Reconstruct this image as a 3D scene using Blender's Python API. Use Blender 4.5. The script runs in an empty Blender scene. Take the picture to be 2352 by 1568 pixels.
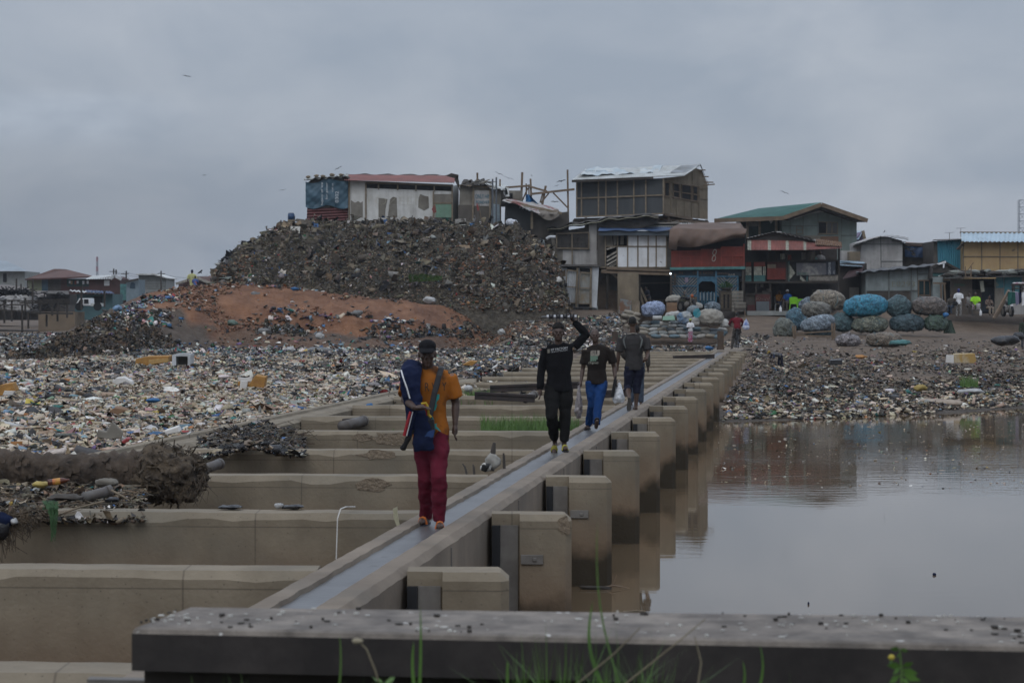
import bpy, bmesh, math, random
import numpy as np
from mathutils import Vector, Matrix, Quaternion
C = bpy.context.scene.collection
RNG = np.random.default_rng(7)
random.seed(5)
FD, HZ, CU, ZC = 5225.0, 707.0, 1175.5, 3.2
def PX(u, Y): return (u - CU) * Y / FD
def PZ(v, Y): return ZC - (v - HZ) * Y / FD
def at(u, v, Y): return Vector((PX(u, Y), Y, PZ(v, Y)))
def ongr(u, v, z): # point of height z seen at u,v
 Y = (ZC - z) * FD / (v - HZ); return Vector((PX(u, Y), Y, z))
MATS = {}
def _n(nt, t, **k):
 n = nt.nodes.new(t)
 for a, b in k.items(): setattr(n, a, b)
 return n
def mat(name, c1, c2=None, scale=3.0, rough=.85, bump=.0, bscale=None, metal=0.0, streak=0.0, stc=None, ramp=(.35, .65),
  alpha=1.0, trans=0.0, spec=.4, spots=None, attr=None, sheen=0, detail=6.0):
 if name in MATS: return MATS[name]
 m = bpy.data.materials.new(name); m.use_nodes = True
 nt = m.node_tree; L = nt.links
 b = nt.nodes['Principled BSDF']
 b.inputs['Roughness'].default_value = rough; b.inputs['Metallic'].default_value = metal
 b.inputs['Specular IOR Level'].default_value = spec
 c1 = tuple(c1) + (1,); c2 = tuple(c2) + (1,) if c2 else tuple(x * .7 for x in c1[:3]) + (1,)
 tc = _n(nt, 'ShaderNodeTexCoord'); geo = _n(nt, 'ShaderNodeNewGeometry')
 ns = _n(nt, 'ShaderNodeTexNoise'); ns.inputs['Scale'].default_value = scale; ns.inputs['Detail'].default_value = detail
 ns.inputs['Roughness'].default_value = .62
 L.new(geo.outputs['Position'], ns.inputs['Vector'])
 rp = _n(nt, 'ShaderNodeMapRange'); rp.inputs['From Min'].default_value = ramp[0]; rp.inputs['From Max'].default_value = ramp[1]
 L.new(ns.outputs['Fac'], rp.inputs['Value'])
 mx = _n(nt, 'ShaderNodeMix', data_type='RGBA'); mx.inputs[6].default_value = c1; mx.inputs[7].default_value = c2
 L.new(rp.outputs[0], mx.inputs[0]); col = mx.outputs[2]
 if attr:
  a = _n(nt, 'ShaderNodeAttribute', attribute_name=attr)
  m2 = _n(nt, 'ShaderNodeMix', data_type='RGBA', blend_type='MULTIPLY'); m2.inputs[0].default_value = 1
  L.new(a.outputs['Color'], m2.inputs[6]); L.new(col, m2.inputs[7]); col = m2.outputs[2]
 if streak:
  mp = _n(nt, 'ShaderNodeMapping'); mp.inputs['Scale'].default_value = (2.6, 2.6, .35)
  L.new(geo.outputs['Position'], mp.inputs['Vector'])
  n2 = _n(nt, 'ShaderNodeTexNoise'); n2.inputs['Scale'].default_value = 1.0; n2.inputs['Detail'].default_value = 5
  L.new(mp.outputs[0], n2.inputs['Vector'])
  r2 = _n(nt, 'ShaderNodeMapRange'); r2.inputs['From Min'].default_value = .46; r2.inputs['From Max'].default_value = .80
  r2.inputs['To Max'].default_value = streak
  L.new(n2.outputs['Fac'], r2.inputs['Value'])
  m3 = _n(nt, 'ShaderNodeMix', data_type='RGBA'); m3.inputs[7].default_value = tuple(stc or (.05, .04, .03)) + (1,)
  L.new(r2.outputs[0], m3.inputs[0]); L.new(col, m3.inputs[6]); col = m3.outputs[2]
 if spots:
  sc, thr, scol = spots
  n4 = _n(nt, 'ShaderNodeTexNoise'); n4.inputs['Scale'].default_value = sc; n4.inputs['Detail'].default_value = 3
  L.new(geo.outputs['Position'], n4.inputs['Vector'])
  r4 = _n(nt, 'ShaderNodeMapRange'); r4.inputs['From Min'].default_value = thr; r4.inputs['From Max'].default_value = thr + .04
  L.new(n4.outputs['Fac'], r4.inputs['Value'])
  m4 = _n(nt, 'ShaderNodeMix', data_type='RGBA'); m4.inputs[7].default_value = tuple(scol) + (1,)
  L.new(r4.outputs[0], m4.inputs[0]); L.new(col, m4.inputs[6]); col = m4.outputs[2]
 L.new(col, b.inputs['Base Color'])
 if bump:
  nb = _n(nt, 'ShaderNodeTexNoise'); nb.inputs['Scale'].default_value = bscale or scale * 3; nb.inputs['Detail'].default_value = 8
  L.new(geo.outputs['Position'], nb.inputs['Vector'])
  bp = _n(nt, 'ShaderNodeBump'); bp.inputs['Strength'].default_value = 1; bp.inputs['Distance'].default_value = bump
  L.new(nb.outputs['Fac'], bp.inputs['Height']); L.new(bp.outputs[0], b.inputs['Normal'])
 if trans: b.inputs['Transmission Weight'].default_value = trans
 if alpha < 1: b.inputs['Alpha'].default_value = alpha
 if sheen: b.inputs['Sheen Weight'].default_value = sheen
 MATS[name] = m
 return m
class MB:
 def __init__(s): s.v = []; s.f = []; s.smooth = False
 def add(s, vs, fs):
  o = len(s.v); s.v += [tuple(v) for v in vs]; s.f += [tuple(i + o for i in f) for f in fs]; return s
 def slab(s, pts, vec):
  """closed prism: polygon pts extruded along vec"""
  n = len(pts); vec = Vector(vec); pts = [Vector(p) for p in pts]
  vs = pts + [p + vec for p in pts]
  fs = [tuple(range(n)), tuple(range(2 * n - 1, n - 1, -1))] + [(i, i + n, (i + 1) % n + n, (i + 1) % n) for i in range(n)]
  return s.add(vs, fs)
 def box(s, c, d, rz=0, rx=0, ry=0):
  M = Matrix.Translation(Vector(c)) @ Matrix.Rotation(rz, 4, 'Z') @ Matrix.Rotation(ry, 4, 'Y') @ Matrix.Rotation(rx, 4, 'X')
  x, y, z = [q / 2 for q in d]
  vs = [M @ Vector(p) for p in ((-x,-y,-z),(x,-y,-z),(x,y,-z),(-x,y,-z),(-x,-y,z),(x,-y,z),(x,y,z),(-x,y,z))]
  return s.add(vs, [(0,3,2,1),(4,5,6,7),(0,1,5,4),(1,2,6,5),(2,3,7,6),(3,0,4,7)])
 def bar(s, a, b, w=.05, h=None, up=(0,0,1)):
  a, b = Vector(a), Vector(b); h = h or w
  d = (b - a); L = d.length
  if L < 1e-6: return s
  d.normalize(); up = Vector(up)
  if abs(d.dot(up)) > .98: up = Vector((0, 1, 0))
  r = d.cross(up).normalized(); q = r.cross(d)
  vs = []
  for p in (a, b):
   for i, j in ((-1,-1),(1,-1),(1,1),(-1,1)): vs.append(p + r * (i * w / 2) + q * (j * h / 2))
  return s.add(vs, [(0,1,2,3),(7,6,5,4),(0,4,5,1),(1,5,6,2),(2,6,7,3),(3,7,4,0)])
 def tube(s, pts, r, n=8, cap=True):
  pts = [Vector(p) for p in pts]; k = len(pts)
  rs = r if hasattr(r, '__len__') else [r] * k
  up = Vector((0, 0, 1)); vs = []
  prev = None
  for i, p in enumerate(pts):
   d = (pts[min(i + 1, k - 1)] - pts[max(i - 1, 0)]).normalized()
   if prev is None:
    q = Vector((0, 0, 1)) if abs(d.z) < .9 else Vector((1, 0, 0))
    a = d.cross(q).normalized()
   else: a = (prev - d * prev.dot(d)).normalized()
   prev = a; b = d.cross(a)
   rr = rs[i]; ra, rb = rr if hasattr(rr, '__len__') else (rr, rr)
   for j in range(n):
    t = 2 * math.pi * j / n; vs.append(p + a * math.cos(t) * ra + b * math.sin(t) * rb)
  fs = [(i*n + j, i*n + (j+1) % n, (i+1)*n + (j+1) % n, (i+1)*n + j) for i in range(k-1) for j in range(n)]
  if cap: fs += [tuple(range(n - 1, -1, -1)), tuple(range((k-1)*n, k*n))]
  return s.add(vs, fs)
 def lathe(s, prof, c=(0,0,0), n=12, sx=1, sy=1):
  c = Vector(c); k = len(prof); vs = []
  for r, z in prof:
   for j in range(n):
    t = 2*math.pi*j/n; vs.append(c + Vector((r*math.cos(t)*sx, r*math.sin(t)*sy, z)))
  fs = [(i*n + j, i*n + (j+1) % n, (i+1)*n + (j+1) % n, (i+1)*n + j) for i in range(k-1) for j in range(n)]
  fs += [tuple(range(n - 1, -1, -1)), tuple(range((k-1)*n, k*n))]
  return s.add(vs, fs)
 def grid(s, fn, nu, nv, thick=0):
  """surface fn(a,b)->Vector on 0..1, optional thickness vector"""
  vs = [fn(i/nu, j/nv) for j in range(nv+1) for i in range(nu+1)]
  fs = [(j*(nu+1)+i, j*(nu+1)+i+1, (j+1)*(nu+1)+i+1, (j+1)*(nu+1)+i) for j in range(nv) for i in range(nu)]
  s.add(vs, fs)
  if thick:
   t = Vector(thick); s.add([Vector(v) + t for v in vs], [f[::-1] for f in fs])
  return s
 def blob(s, c, r, seed=0, amp=.12, nu=16, nv=10, rot=None, p=2.0, freq=2.2):
  """lumpy ellipsoid"""
  rs = np.random.default_rng(seed); ph = rs.uniform(0, 6.28, (8,)); dr = rs.normal(size=(8, 3)) * freq
  vs = []; c = Vector(c)
  for j in range(nv + 1):
   th = math.pi * j / nv
   for i in range(nu):
    t = 2*math.pi*i/nu
    d = np.array((math.sin(th)*math.cos(t), math.sin(th)*math.sin(t), math.cos(th)))
    k = 1 + amp * float(np.sum(np.sin(dr @ d + ph)) / 3)
    q = np.sign(d) * np.abs(d) ** (2.0 / p)
    v = Vector((q[0]*r[0]*k, q[1]*r[1]*k, q[2]*r[2]*k))
    if rot: v.rotate(rot)
    vs.append(c + v)
  fs = [(j*nu + i, (j+1)*nu + i, (j+1)*nu + (i+1) % nu, j*nu + (i+1) % nu) for j in range(nv) for i in range(nu)]
  return s.add(vs, fs)
 def build(s, name, m, parent=None, smooth=None, bevel=0, loc=None):
  me = bpy.data.meshes.new(name); me.from_pydata(s.v, [], s.f); me.update()
  if m: me.materials.append(m)
  if s.smooth if smooth is None else smooth: me.polygons.foreach_set('use_smooth', [True] * len(me.polygons))
  o = bpy.data.objects.new(name, me); C.objects.link(o)
  if parent: o.parent = parent
  if loc: o.location = loc
  if bevel:
   b = o.modifiers.new('bevel', 'BEVEL'); b.width = bevel; b.segments = 2; b.limit_method = 'ANGLE'
  return o
def tag(o, label=None, cat=None, group=None, kind=None):
 if label: o['label'] = label
 if cat: o['category'] = cat
 if group: o['group'] = group
 if kind: o['kind'] = kind
 return o
def thing(name, label, cat, loc=(0,0,0), rz=0, group=None):
 o = bpy.data.objects.new(name, None); C.objects.link(o); o.location = loc; o.rotation_euler = (0, 0, rz)
 o.empty_display_size = .2
 return tag(o, label, cat, group, 'thing')
class F:
 """a thing whose base point is seen at (u0,v0) at distance Y; p() turns photo points into its local coordinates"""
 def __init__(s, name, label, cat, u0, v0, Y, group=None):
  s.Y = Y; s.o = at(u0, v0, Y); s.e = thing(name, label, cat, s.o, 0, group)
  s.s = Y / FD
 def p(s, u, v, dy=0): return at(u, v, s.Y + dy) - s.o
 def part(s, name, mb, m, **k): return mb.build(name, m, s.e, **k)
 def quad(s, u0, v0, u1, v1, dy=0, dy1=None):
  """rectangle in the front plane (or a plane turning away: dy at u0, dy1 at u1)"""
  d1 = dy if dy1 is None else dy1
  a, b, c, d = s.p(u0, v1, dy), s.p(u1, v1, d1), s.p(u1, v0, d1), s.p(u0, v0, dy)
  return [a, b, c, d]
def vnoise(x, y, seed=0):
 xi = np.floor(x).astype(np.int64); yi = np.floor(y).astype(np.int64); xf = x - xi; yf = y - yi
 def h(a, b):
  n = (a * 374761393 + b * 668265263 + seed * 974634777) & 0xffffffff
  n = ((n ^ (n >> 13)) * 1274126177) & 0xffffffff
  return ((n ^ (n >> 16)) & 0xffff) / 65535.0
 u = xf * xf * (3 - 2 * xf); v = yf * yf * (3 - 2 * yf)
 return (h(xi, yi) * (1-u) + h(xi+1, yi) * u) * (1-v) + (h(xi, yi+1) * (1-u) + h(xi+1, yi+1) * u) * v
def fbm(x, y, oct=4, seed=0):
 x = np.asarray(x, float); y = np.asarray(y, float)
 a = .5; t = 0; s = 0
 for k in range(oct): t = t + a * vnoise(x, y, seed + k); s += a; a *= .5; x = x * 2.03 + 11.7; y = y * 2.03 + 5.3
 return t / s
def npmesh(name, V, T, m, cols=None, smooth=False, parent=None):
 """V (n,3), T (k,3 or 4)"""
 me = bpy.data.meshes.new(name); n = len(V); k, w = T.shape
 me.vertices.add(n); me.vertices.foreach_set('co', np.ascontiguousarray(V, dtype=np.float32).ravel())
 me.loops.add(k * w); me.polygons.add(k)
 me.polygons.foreach_set('loop_start', np.arange(0, k * w, w, dtype=np.int32))
 me.loops.foreach_set('vertex_index', np.ascontiguousarray(T, dtype=np.int32).ravel())
 me.update(calc_edges=True)
 if smooth: me.polygons.foreach_set('use_smooth', np.ones(k, dtype=bool))
 if cols is not None:
  ca = me.color_attributes.new('Col', 'FLOAT_COLOR', 'POINT')
  c4 = np.ones((n, 4), np.float32); c4[:, :3] = cols; ca.data.foreach_set('color', c4.ravel())
 me.materials.append(m)
 o = bpy.data.objects.new(name, me); C.objects.link(o)
 if parent: o.parent = parent
 return o
WS, WSX = 4.72, .1240          # pitch of the cross walls and drift of the walkway to the right
def wx(Y): return -.022 + WSX * (np.asarray(Y, float) - 17.18)     # outer (right) ends of the piers
WALK_R, WALK_L, LB_OUT, LB_IN = -.76, -1.42, -7.35, -6.7
HW = 1.25                       # top of the concrete above water
def tab(u, us, vs): return np.interp(u, us, vs)
def ground_z(X, Y):
 X = np.asarray(X, float); Y = np.asarray(Y, float)
 u = X / np.maximum(Y, 1) * FD + CU
 t = X - wx(Y)
 sh = tab(u, [1500, 1650, 1900, 2100, 2351, 2700], [63, 64, 65.5, 68, 73, 80])
 d = Y - sh
 right = np.interp(d, [-8, -3, 0, 2, 5, 20, 30, 40, 47, 60, 63, 66, 80, 100], [-1.2, -.4, .0, .22, .35, .55, .75, 1.1, 1.35, 1.8, 2.1, 2.5, 3.15, 3.3])
 mid = np.interp(Y, [0, 50, 70, 90, 100, 104, 130, 134, 137, 140, 160], [.3, .3, .6, .85, .95, 1.05, 1.14, 1.4, 2.1, 2.95, 3.0])
 left = np.interp(Y, [0, 24, 27, 60, 110, 400], [-.6, -.5, 1.08, 1.1, 1.15, 1.2])
 left2 = np.interp(Y, [0, 104, 110, 122, 133, 140], [.9, 1.05, 1.35, 2.2, 3.05, 3.3])
 z = np.where(t > -1.1, right, mid)
 wl = np.clip((-6.95 - t) / .5, 0, 1)
 zz = z * (1 - wl) + left * wl
 w2 = np.clip((Y - 100) / 5, 0, 1)
 k = np.clip((u - 1640) / 60, 0, 1)                 # right bank against middle
 far = mid * (1 - k) + right * k
 k2 = np.clip((1470 - u) / 60, 0, 1)
 far = far * (1 - k2) + left2 * k2
 k3 = np.clip((1180 - u) / 60, 0, 1)
 far = far * (1 - k3) + left * k3
 out = zz * (1 - w2) + far * w2
 berm = np.clip((Y - 137.5) / 3.5, 0, 1) * np.clip((u - 1150) / 40, 0, 1) * np.clip((1640 - u) / 60, 0, 1) * np.clip((175 - Y) / 15, 0, 1)
 out = out + 4.2 * berm + np.clip((Y - 137) / 3, 0, 1) * .25 * np.clip((u - 1600) / 60, 0, 1)
 out = out + np.where(out > -.3, (fbm(X * .35, Y * .25, 4, 3) - .5) * .28, 0) * np.clip(Y / 60, .35, 1)
 return out
CREST_U = [-40, 20, 100, 200, 250, 300, 340, 400, 450, 520, 600, 700, 800, 900, 1000, 1100, 1200, 1280, 1330, 1380]
CREST_V = [850, 828, 790, 738, 712, 690, 674, 661, 657, 655, 656, 664, 679, 694, 700, 706, 716, 737, 762, 800]
FOOT_V  = [852, 838, 834, 830, 826, 820, 815, 810, 808, 806, 806, 806, 806, 806, 804, 800, 796, 788, 785, 802]
def mound_z(u, Y):
 vc = tab(u, CREST_U, CREST_V); vf = tab(u, CREST_U, FOOT_V)
 yf = (ZC - 1.05) * FD / (vf - HZ); yc = np.maximum(123.0, yf + 8)
 yc = np.where(u < 300, np.minimum(yc, 104 + 19 * np.clip(u / 300, 0, 1)), yc); yc = np.maximum(yc, yf + 5)
 zc = ZC - (vc - HZ) * yc / FD
 q = np.clip((Y - yf) / (yc - yf), 0, 1)
 s1 = np.interp(q, [0, .12, .3, .42, .5, .72, 1], [0, .16, .30, .36, .62, .78, 1])
 s2 = np.interp(q, [0, .2, .5, .8, 1], [0, .22, .55, .85, 1])
 k = np.clip((u - 560) / 60, 0, 1) * np.clip((1050 - u) / 100, 0, 1)
 s = s1 * k + s2 * (1 - k)
 X = (u - CU) * Y / FD
 z = 1.0 + (zc - 1.0) * s
 drop = np.clip((Y - yc) / np.where(u < 480, 14, 60), 0, 1)
 z = z * (1 - drop) + .6 * drop
 z = z + ((fbm(X * .5, Y * .5, 5, 21) - .5) * .75 + (fbm(X * 2.4, Y * 2.2, 4, 28) - .5) * .30) * np.clip(q * 4, 0, 1) * (1 - .6 * (q > .97))
 return z, q
HILL_U = [478, 488, 495, 505, 520, 560, 600, 640, 700, 800, 900, 1000, 1100, 1150, 1200, 1230, 1258, 1278, 1288, 1298, 1310]
HILL_T = [690, 652, 630, 606, 592, 564, 544, 522, 513, 508, 511, 514, 516, 519, 532, 548, 572, 598, 618, 665, 712]
HILL_F = [690, 655, 655, 655, 656, 658, 660, 662, 666, 678, 692, 700, 706, 708, 710, 708, 704, 700, 696, 700, 712]
def hill_z(u, Y):
 vt = tab(u, HILL_U, HILL_T); vf = tab(u, HILL_U, HILL_F)
 yf = 124.5; yt = 137.0
 zt = ZC - (vt - HZ) * yt / FD; zf = ZC - (vf - HZ) * yf / FD - .2
 q = np.clip((Y - yf) / (yt - yf), 0, 1)
 s = np.interp(q, [0, .06, .16, .3, .45, .62, .8, 1], [0, .22, .36, .52, .68, .82, .93, 1])
 z = zf + (zt - zf) * s
 drop = np.clip((Y - 152) / 12, 0, 1); z = z * (1 - drop) - 3.5 * (q <= 0)
 X = (u - CU) * Y / FD
 am = np.clip(q * 5, 0, 1) * (1 - .75 * np.clip((q - .85) / .1, 0, 1))
 gl = np.abs(fbm(X * .42, Y * .13, 4, 63) - .5) * 2
 z = z + ((fbm(X * .45, Y * .5, 5, 31) - .5) * 1.9 + (fbm(X * 1.9, Y * 1.8, 3, 8) - .5) * .75 - np.clip(.22 - gl, 0, 1) * 3.2) * am * np.where(q > .8, .45, 1)
 return z, q
def sheet(name, us, Ys, zf, m, cf=None):
 U, Y = np.meshgrid(us, Ys); X = (U - CU) * Y / FD
 Z = zf(U, Y, X); V = np.stack([X, Y, Z], -1).reshape(-1, 3)
 nu, nv = len(us), len(Ys)
 i = np.arange(nu - 1); j = np.arange(nv - 1); I, J = np.meshgrid(i, j); a = (J * nu + I).ravel()
 T = np.stack([a, a + 1, a + nu + 1, a + nu], -1)
 cols = cf(U, Y, X, Z).reshape(-1, 3) if cf else None
 return npmesh(name, V, T, m, cols, smooth=True)
m_ground = mat('ground_dirt', (1, 1, 1), (.62, .60, .58), scale=1.6, rough=.9, bump=.10, bscale=5, attr='Col')
m_mound = mat('laterite', (1, 1, 1), (.70, .62, .56), scale=2.2, rough=.95, bump=.10, bscale=6, attr='Col')
m_hill = mat('packed_refuse', (1, 1, 1), (.45, .45, .45), scale=3.5, rough=.9, bump=.22, bscale=4, attr='Col')
def mix(a, b, t): return np.asarray(a) * (1 - t[..., None]) + np.asarray(b) * t[..., None]
def gcol(U, Y, X, Z):
 n = fbm(X * .3, Y * .3, 4, 91)
 c = mix((.085, .062, .044), (.165, .118, .080), n)
 wet = np.clip((.5 - Z) / .5, 0, 1); return mix(np.array(c), (.035, .030, .025), wet * .8)
Ys = np.unique(np.concatenate([np.linspace(-30, 12, 12), np.linspace(12, 60, 60), np.linspace(60, 112, 130), np.linspace(112, 150, 90), np.linspace(150, 420, 60), [520, 700, 900]]))
us = np.linspace(-900, 3300, 300)
def gz(U, Y, X):
 z = ground_z(X, Y); return np.where(Y < 12, -.9, z)
ground = tag(sheet('ground', us, Ys, gz, m_ground, gcol), 'dark muddy ground and refuse strewn banks around the water', kind='structure')
mb = MB(); mb.grid(lambda a, b: Vector((-9 + 18 * a, -6 + 15.1 * b, 1.68 + .04 * math.sin(a * 31) * math.sin(b * 17) - (max(0, b - .955) * 60))), 60, 40)
tag(mb.build('bank', m_ground), 'dark grassy bank below the concrete coping', kind='structure')
me = bpy.data.objects['bank'].data; ca = me.color_attributes.new('Col', 'FLOAT_COLOR', 'POINT')
ca.data.foreach_set('color', np.tile(np.array([.035, .035, .02, 1], np.float32), len(me.vertices)))
def mcol(U, Y, X, Z):
 n = fbm(X * .45, Y * .45, 5, 55); n2 = fbm(X * 1.2, Y * 1.2, 4, 77)
 red = mix((.125, .060, .034), (.235, .118, .062), np.clip(n2 * 1.6 - .3, 0, 1))
 dark = mix((.055, .045, .036), (.110, .082, .060), n2)
 vf = tab(U, CREST_U, FOOT_V); _, q = mound_z(U, Y)
 k = np.clip((U - 390 + (n - .5) * 420) / 60, 0, 1) * np.clip((1290 - U + (n - .5) * 300) / 80, 0, 1)
 kl = np.clip((U - 280) / 60, 0, 1) * np.clip((q - .58 + (n - .5) * .7) / .15, 0, 1); k = np.maximum(k, kl)
 scarp = np.clip((U - 590) / 40, 0, 1) * np.clip((1000 - U) / 100, 0, 1) * np.clip((q - .16) / .08, 0, 1) * np.clip((.44 + (n - .5) * .4 - q) / .08, 0, 1)
 low = np.clip((.30 + (n - .5) * .5 - q) / .1, 0, 1)
 k = k * (1 - .9 * scarp) * (1 - .65 * low)
 return mix(dark, red, k) if False else dark * (1 - k[..., None]) + red * k[..., None]
mound = tag(sheet('mound', np.linspace(-40, 1380, 420), np.linspace(84, 150, 150), lambda U, Y, X: mound_z(U, Y)[0], m_mound, mcol),
   'low mound of orange laterite and dark refuse below the trash hill', kind='structure')
def hcol(U, Y, X, Z):
 n = fbm(X * .8, Z * .8 + Y * .3, 4, 15); n2 = fbm(X * 3, Z * 3, 3, 18)
 c = mix((.065, .056, .044), (.135, .115, .086), np.clip(n * .6 + n2 * .5, 0, 1)); return c
hill = tag(sheet('hill', np.linspace(478, 1310, 420), np.unique(np.concatenate([np.linspace(124.5, 138, 110), np.linspace(138, 164, 30)])), lambda U, Y, X: hill_z(U, Y)[0], m_hill, hcol),
   'steep grey brown hill of packed refuse carrying shacks on top', kind='structure')
def surf_z(X, Y):
 """top of whatever ground is there"""
 X = np.asarray(X, float); Y = np.asarray(Y, float); u = X / Y * FD + CU
 z = ground_z(X, Y)
 a = np.where((u > -40) & (u < 1380) & (Y > 84) & (Y < 150), mound_z(u, Y)[0], -9)
 b = np.where((u > 478) & (u < 1310) & (Y > 124.5), hill_z(u, Y)[0], -9)
 return np.maximum(np.maximum(z, a), b)
def sz(X, Y): return float(surf_z(np.array([X]), np.array([Y]))[0])
def seat(u, Y): X = PX(u, Y); return Vector((X, Y, sz(X, Y)))
def water_mat():
 m = bpy.data.materials.new('water'); m.use_nodes = True; nt = m.node_tree; L = nt.links; b = nt.nodes['Principled BSDF']
 b.inputs['Base Color'].default_value = (.115, .082, .050, 1); b.inputs['Roughness'].default_value = .02; b.inputs['IOR'].default_value = 1.34
 geo = _n(nt, 'ShaderNodeNewGeometry'); mp = _n(nt, 'ShaderNodeMapping'); mp.inputs['Scale'].default_value = (.55, 1.5, 1)
 L.new(geo.outputs['Position'], mp.inputs['Vector'])
 n1 = _n(nt, 'ShaderNodeTexNoise'); n1.inputs['Scale'].default_value = 2.6; n1.inputs['Detail'].default_value = 4; L.new(mp.outputs[0], n1.inputs['Vector'])
 m2 = _n(nt, 'ShaderNodeMapping'); m2.inputs['Scale'].default_value = (.035, .16, 1); L.new(geo.outputs['Position'], m2.inputs['Vector'])
 n2 = _n(nt, 'ShaderNodeTexNoise'); n2.inputs['Scale'].default_value = 1; n2.inputs['Detail'].default_value = 5; L.new(m2.outputs[0], n2.inputs['Vector'])
 sx = _n(nt, 'ShaderNodeSeparateXYZ'); L.new(geo.outputs['Position'], sx.inputs[0])
 ry = _n(nt, 'ShaderNodeMapRange'); ry.inputs['From Min'].default_value = 26; ry.inputs['From Max'].default_value = 44; L.new(sx.outputs['Y'], ry.inputs['Value'])
 r2 = _n(nt, 'ShaderNodeMapRange'); r2.inputs['From Min'].default_value = .42; r2.inputs['From Max'].default_value = .62; L.new(n2.outputs['Fac'], r2.inputs['Value'])
 mu = _n(nt, 'ShaderNodeMath', operation='MULTIPLY'); L.new(ry.outputs[0], mu.inputs[0]); L.new(r2.outputs[0], mu.inputs[1])
 ad = _n(nt, 'ShaderNodeMath', operation='MULTIPLY_ADD'); L.new(mu.outputs[0], ad.inputs[0]); ad.inputs[1].default_value = .0034; ad.inputs[2].default_value = .0005
 bp = _n(nt, 'ShaderNodeBump'); bp.inputs['Strength'].default_value = 1
 L.new(ad.outputs[0], bp.inputs['Distance']); L.new(n1.outputs['Fac'], bp.inputs['Height']); L.new(bp.outputs[0], b.inputs['Normal'])
 return m
mb = MB(); mb.add([(-60, 4, 0), (140, 4, 0), (140, 130, 0), (-60, 130, 0)], [(0, 1, 2, 3)])
tag(mb.build('water', water_mat()), 'still brown lagoon water', kind='structure')
def concrete_mat(name, base, dark, algae=True, wet=False):
 m = mat(name, base, dark, scale=1.3, rough=.9, bump=.005, bscale=26, streak=.6, stc=(base[0]*.48, base[1]*.46, base[2]*.42), ramp=(.3, .72))
 nt = m.node_tree; L = nt.links; b = nt.nodes['Principled BSDF']
 src = b.inputs['Base Color'].links[0].from_socket
 geo = _n(nt, 'ShaderNodeNewGeometry'); sx = _n(nt, 'ShaderNodeSeparateXYZ'); L.new(geo.outputs['Position'], sx.inputs[0])
 vo = _n(nt, 'ShaderNodeTexVoronoi'); vo.inputs['Scale'].default_value = 17; L.new(geo.outputs['Position'], vo.inputs['Vector'])
 rv = _n(nt, 'ShaderNodeMapRange'); rv.inputs['From Min'].default_value = .07; rv.inputs['From Max'].default_value = .14; rv.inputs['To Min'].default_value = .5; rv.inputs['To Max'].default_value = 0
 L.new(vo.outputs['Distance'], rv.inputs['Value'])
 mp = _n(nt, 'ShaderNodeMix', data_type='RGBA'); mp.inputs[7].default_value = (.05, .042, .035, 1); L.new(rv.outputs[0], mp.inputs[0]); L.new(src, mp.inputs[6]); src = mp.outputs[2]
 def line(sock, per, w_):
  nonlocal src
  q = _n(nt, 'ShaderNodeMath', operation='PINGPONG'); L.new(sock, q.inputs[0]); q.inputs[1].default_value = per
  r = _n(nt, 'ShaderNodeMapRange'); r.inputs['From Min'].default_value = w_; r.inputs['From Max'].default_value = w_ * 2; r.inputs['To Min'].default_value = .5; r.inputs['To Max'].default_value = 0; L.new(q.outputs[0], r.inputs['Value'])
  x = _n(nt, 'ShaderNodeMix', data_type='RGBA'); x.inputs[7].default_value = (.06, .048, .036, 1); L.new(r.outputs[0], x.inputs[0]); L.new(src, x.inputs[6]); src = x.outputs[2]
 if algae: line(sx.outputs['X'], 1.22, .005); line(sx.outputs['Z'], .56, .004)
 n5 = _n(nt, 'ShaderNodeTexNoise'); n5.inputs['Scale'].default_value = .8; n5.inputs['Detail'].default_value = 5; L.new(geo.outputs['Position'], n5.inputs['Vector'])
 r5 = _n(nt, 'ShaderNodeMapRange'); r5.inputs['From Min'].default_value = .50; r5.inputs['From Max'].default_value = .66; r5.inputs['To Max'].default_value = .55; L.new(n5.outputs['Fac'], r5.inputs['Value'])
 x5 = _n(nt, 'ShaderNodeMix', data_type='RGBA'); x5.inputs[7].default_value = (base[0] * .52, base[1] * .56, base[2] * .60, 1); L.new(r5.outputs[0], x5.inputs[0]); L.new(src, x5.inputs[6]); src = x5.outputs[2]
 ns = _n(nt, 'ShaderNodeTexNoise'); ns.inputs['Scale'].default_value = 2.0; ns.inputs['Detail'].default_value = 6; L.new(geo.outputs['Position'], ns.inputs['Vector'])
 def band(z0, z1, amp, col, k):
  nonlocal src
  a = _n(nt, 'ShaderNodeMath', operation='MULTIPLY_ADD'); L.new(ns.outputs['Fac'], a.inputs[0]); a.inputs[1].default_value = amp; L.new(sx.outputs['Z'], a.inputs[2])
  r = _n(nt, 'ShaderNodeMapRange'); r.inputs['From Min'].default_value = z0 + amp * .5; r.inputs['From Max'].default_value = z1 + amp * .5
  r.inputs['To Min'].default_value = k; r.inputs['To Max'].default_value = 0; L.new(a.outputs[0], r.inputs['Value'])
  x = _n(nt, 'ShaderNodeMix', data_type='RGBA'); x.inputs[7].default_value = tuple(col) + (1,); L.new(r.outputs[0], x.inputs[0]); L.new(src, x.inputs[6]); src = x.outputs[2]
 band(.25, 1.0, .5, (.150, .088, .050), .75)
 if algae: band(.30, .52, .9, (.022, .018, .010), .92)
 L.new(src, b.inputs['Base Color'])
 return m
m_conc = concrete_mat('concrete', (.238, .198, .142), (.142, .116, .082))
m_cwalk = concrete_mat('walkway_concrete', (.225, .182, .138), (.135, .108, .082), algae=False)
m_rubber = mat('rubber_seal', (.014, .015, .018), rough=.5)
m_steel = mat('grey_steel', (.165, .155, .14), (.11, .10, .09), scale=4, rough=.6, streak=.4, stc=(.07, .045, .03))
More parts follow.
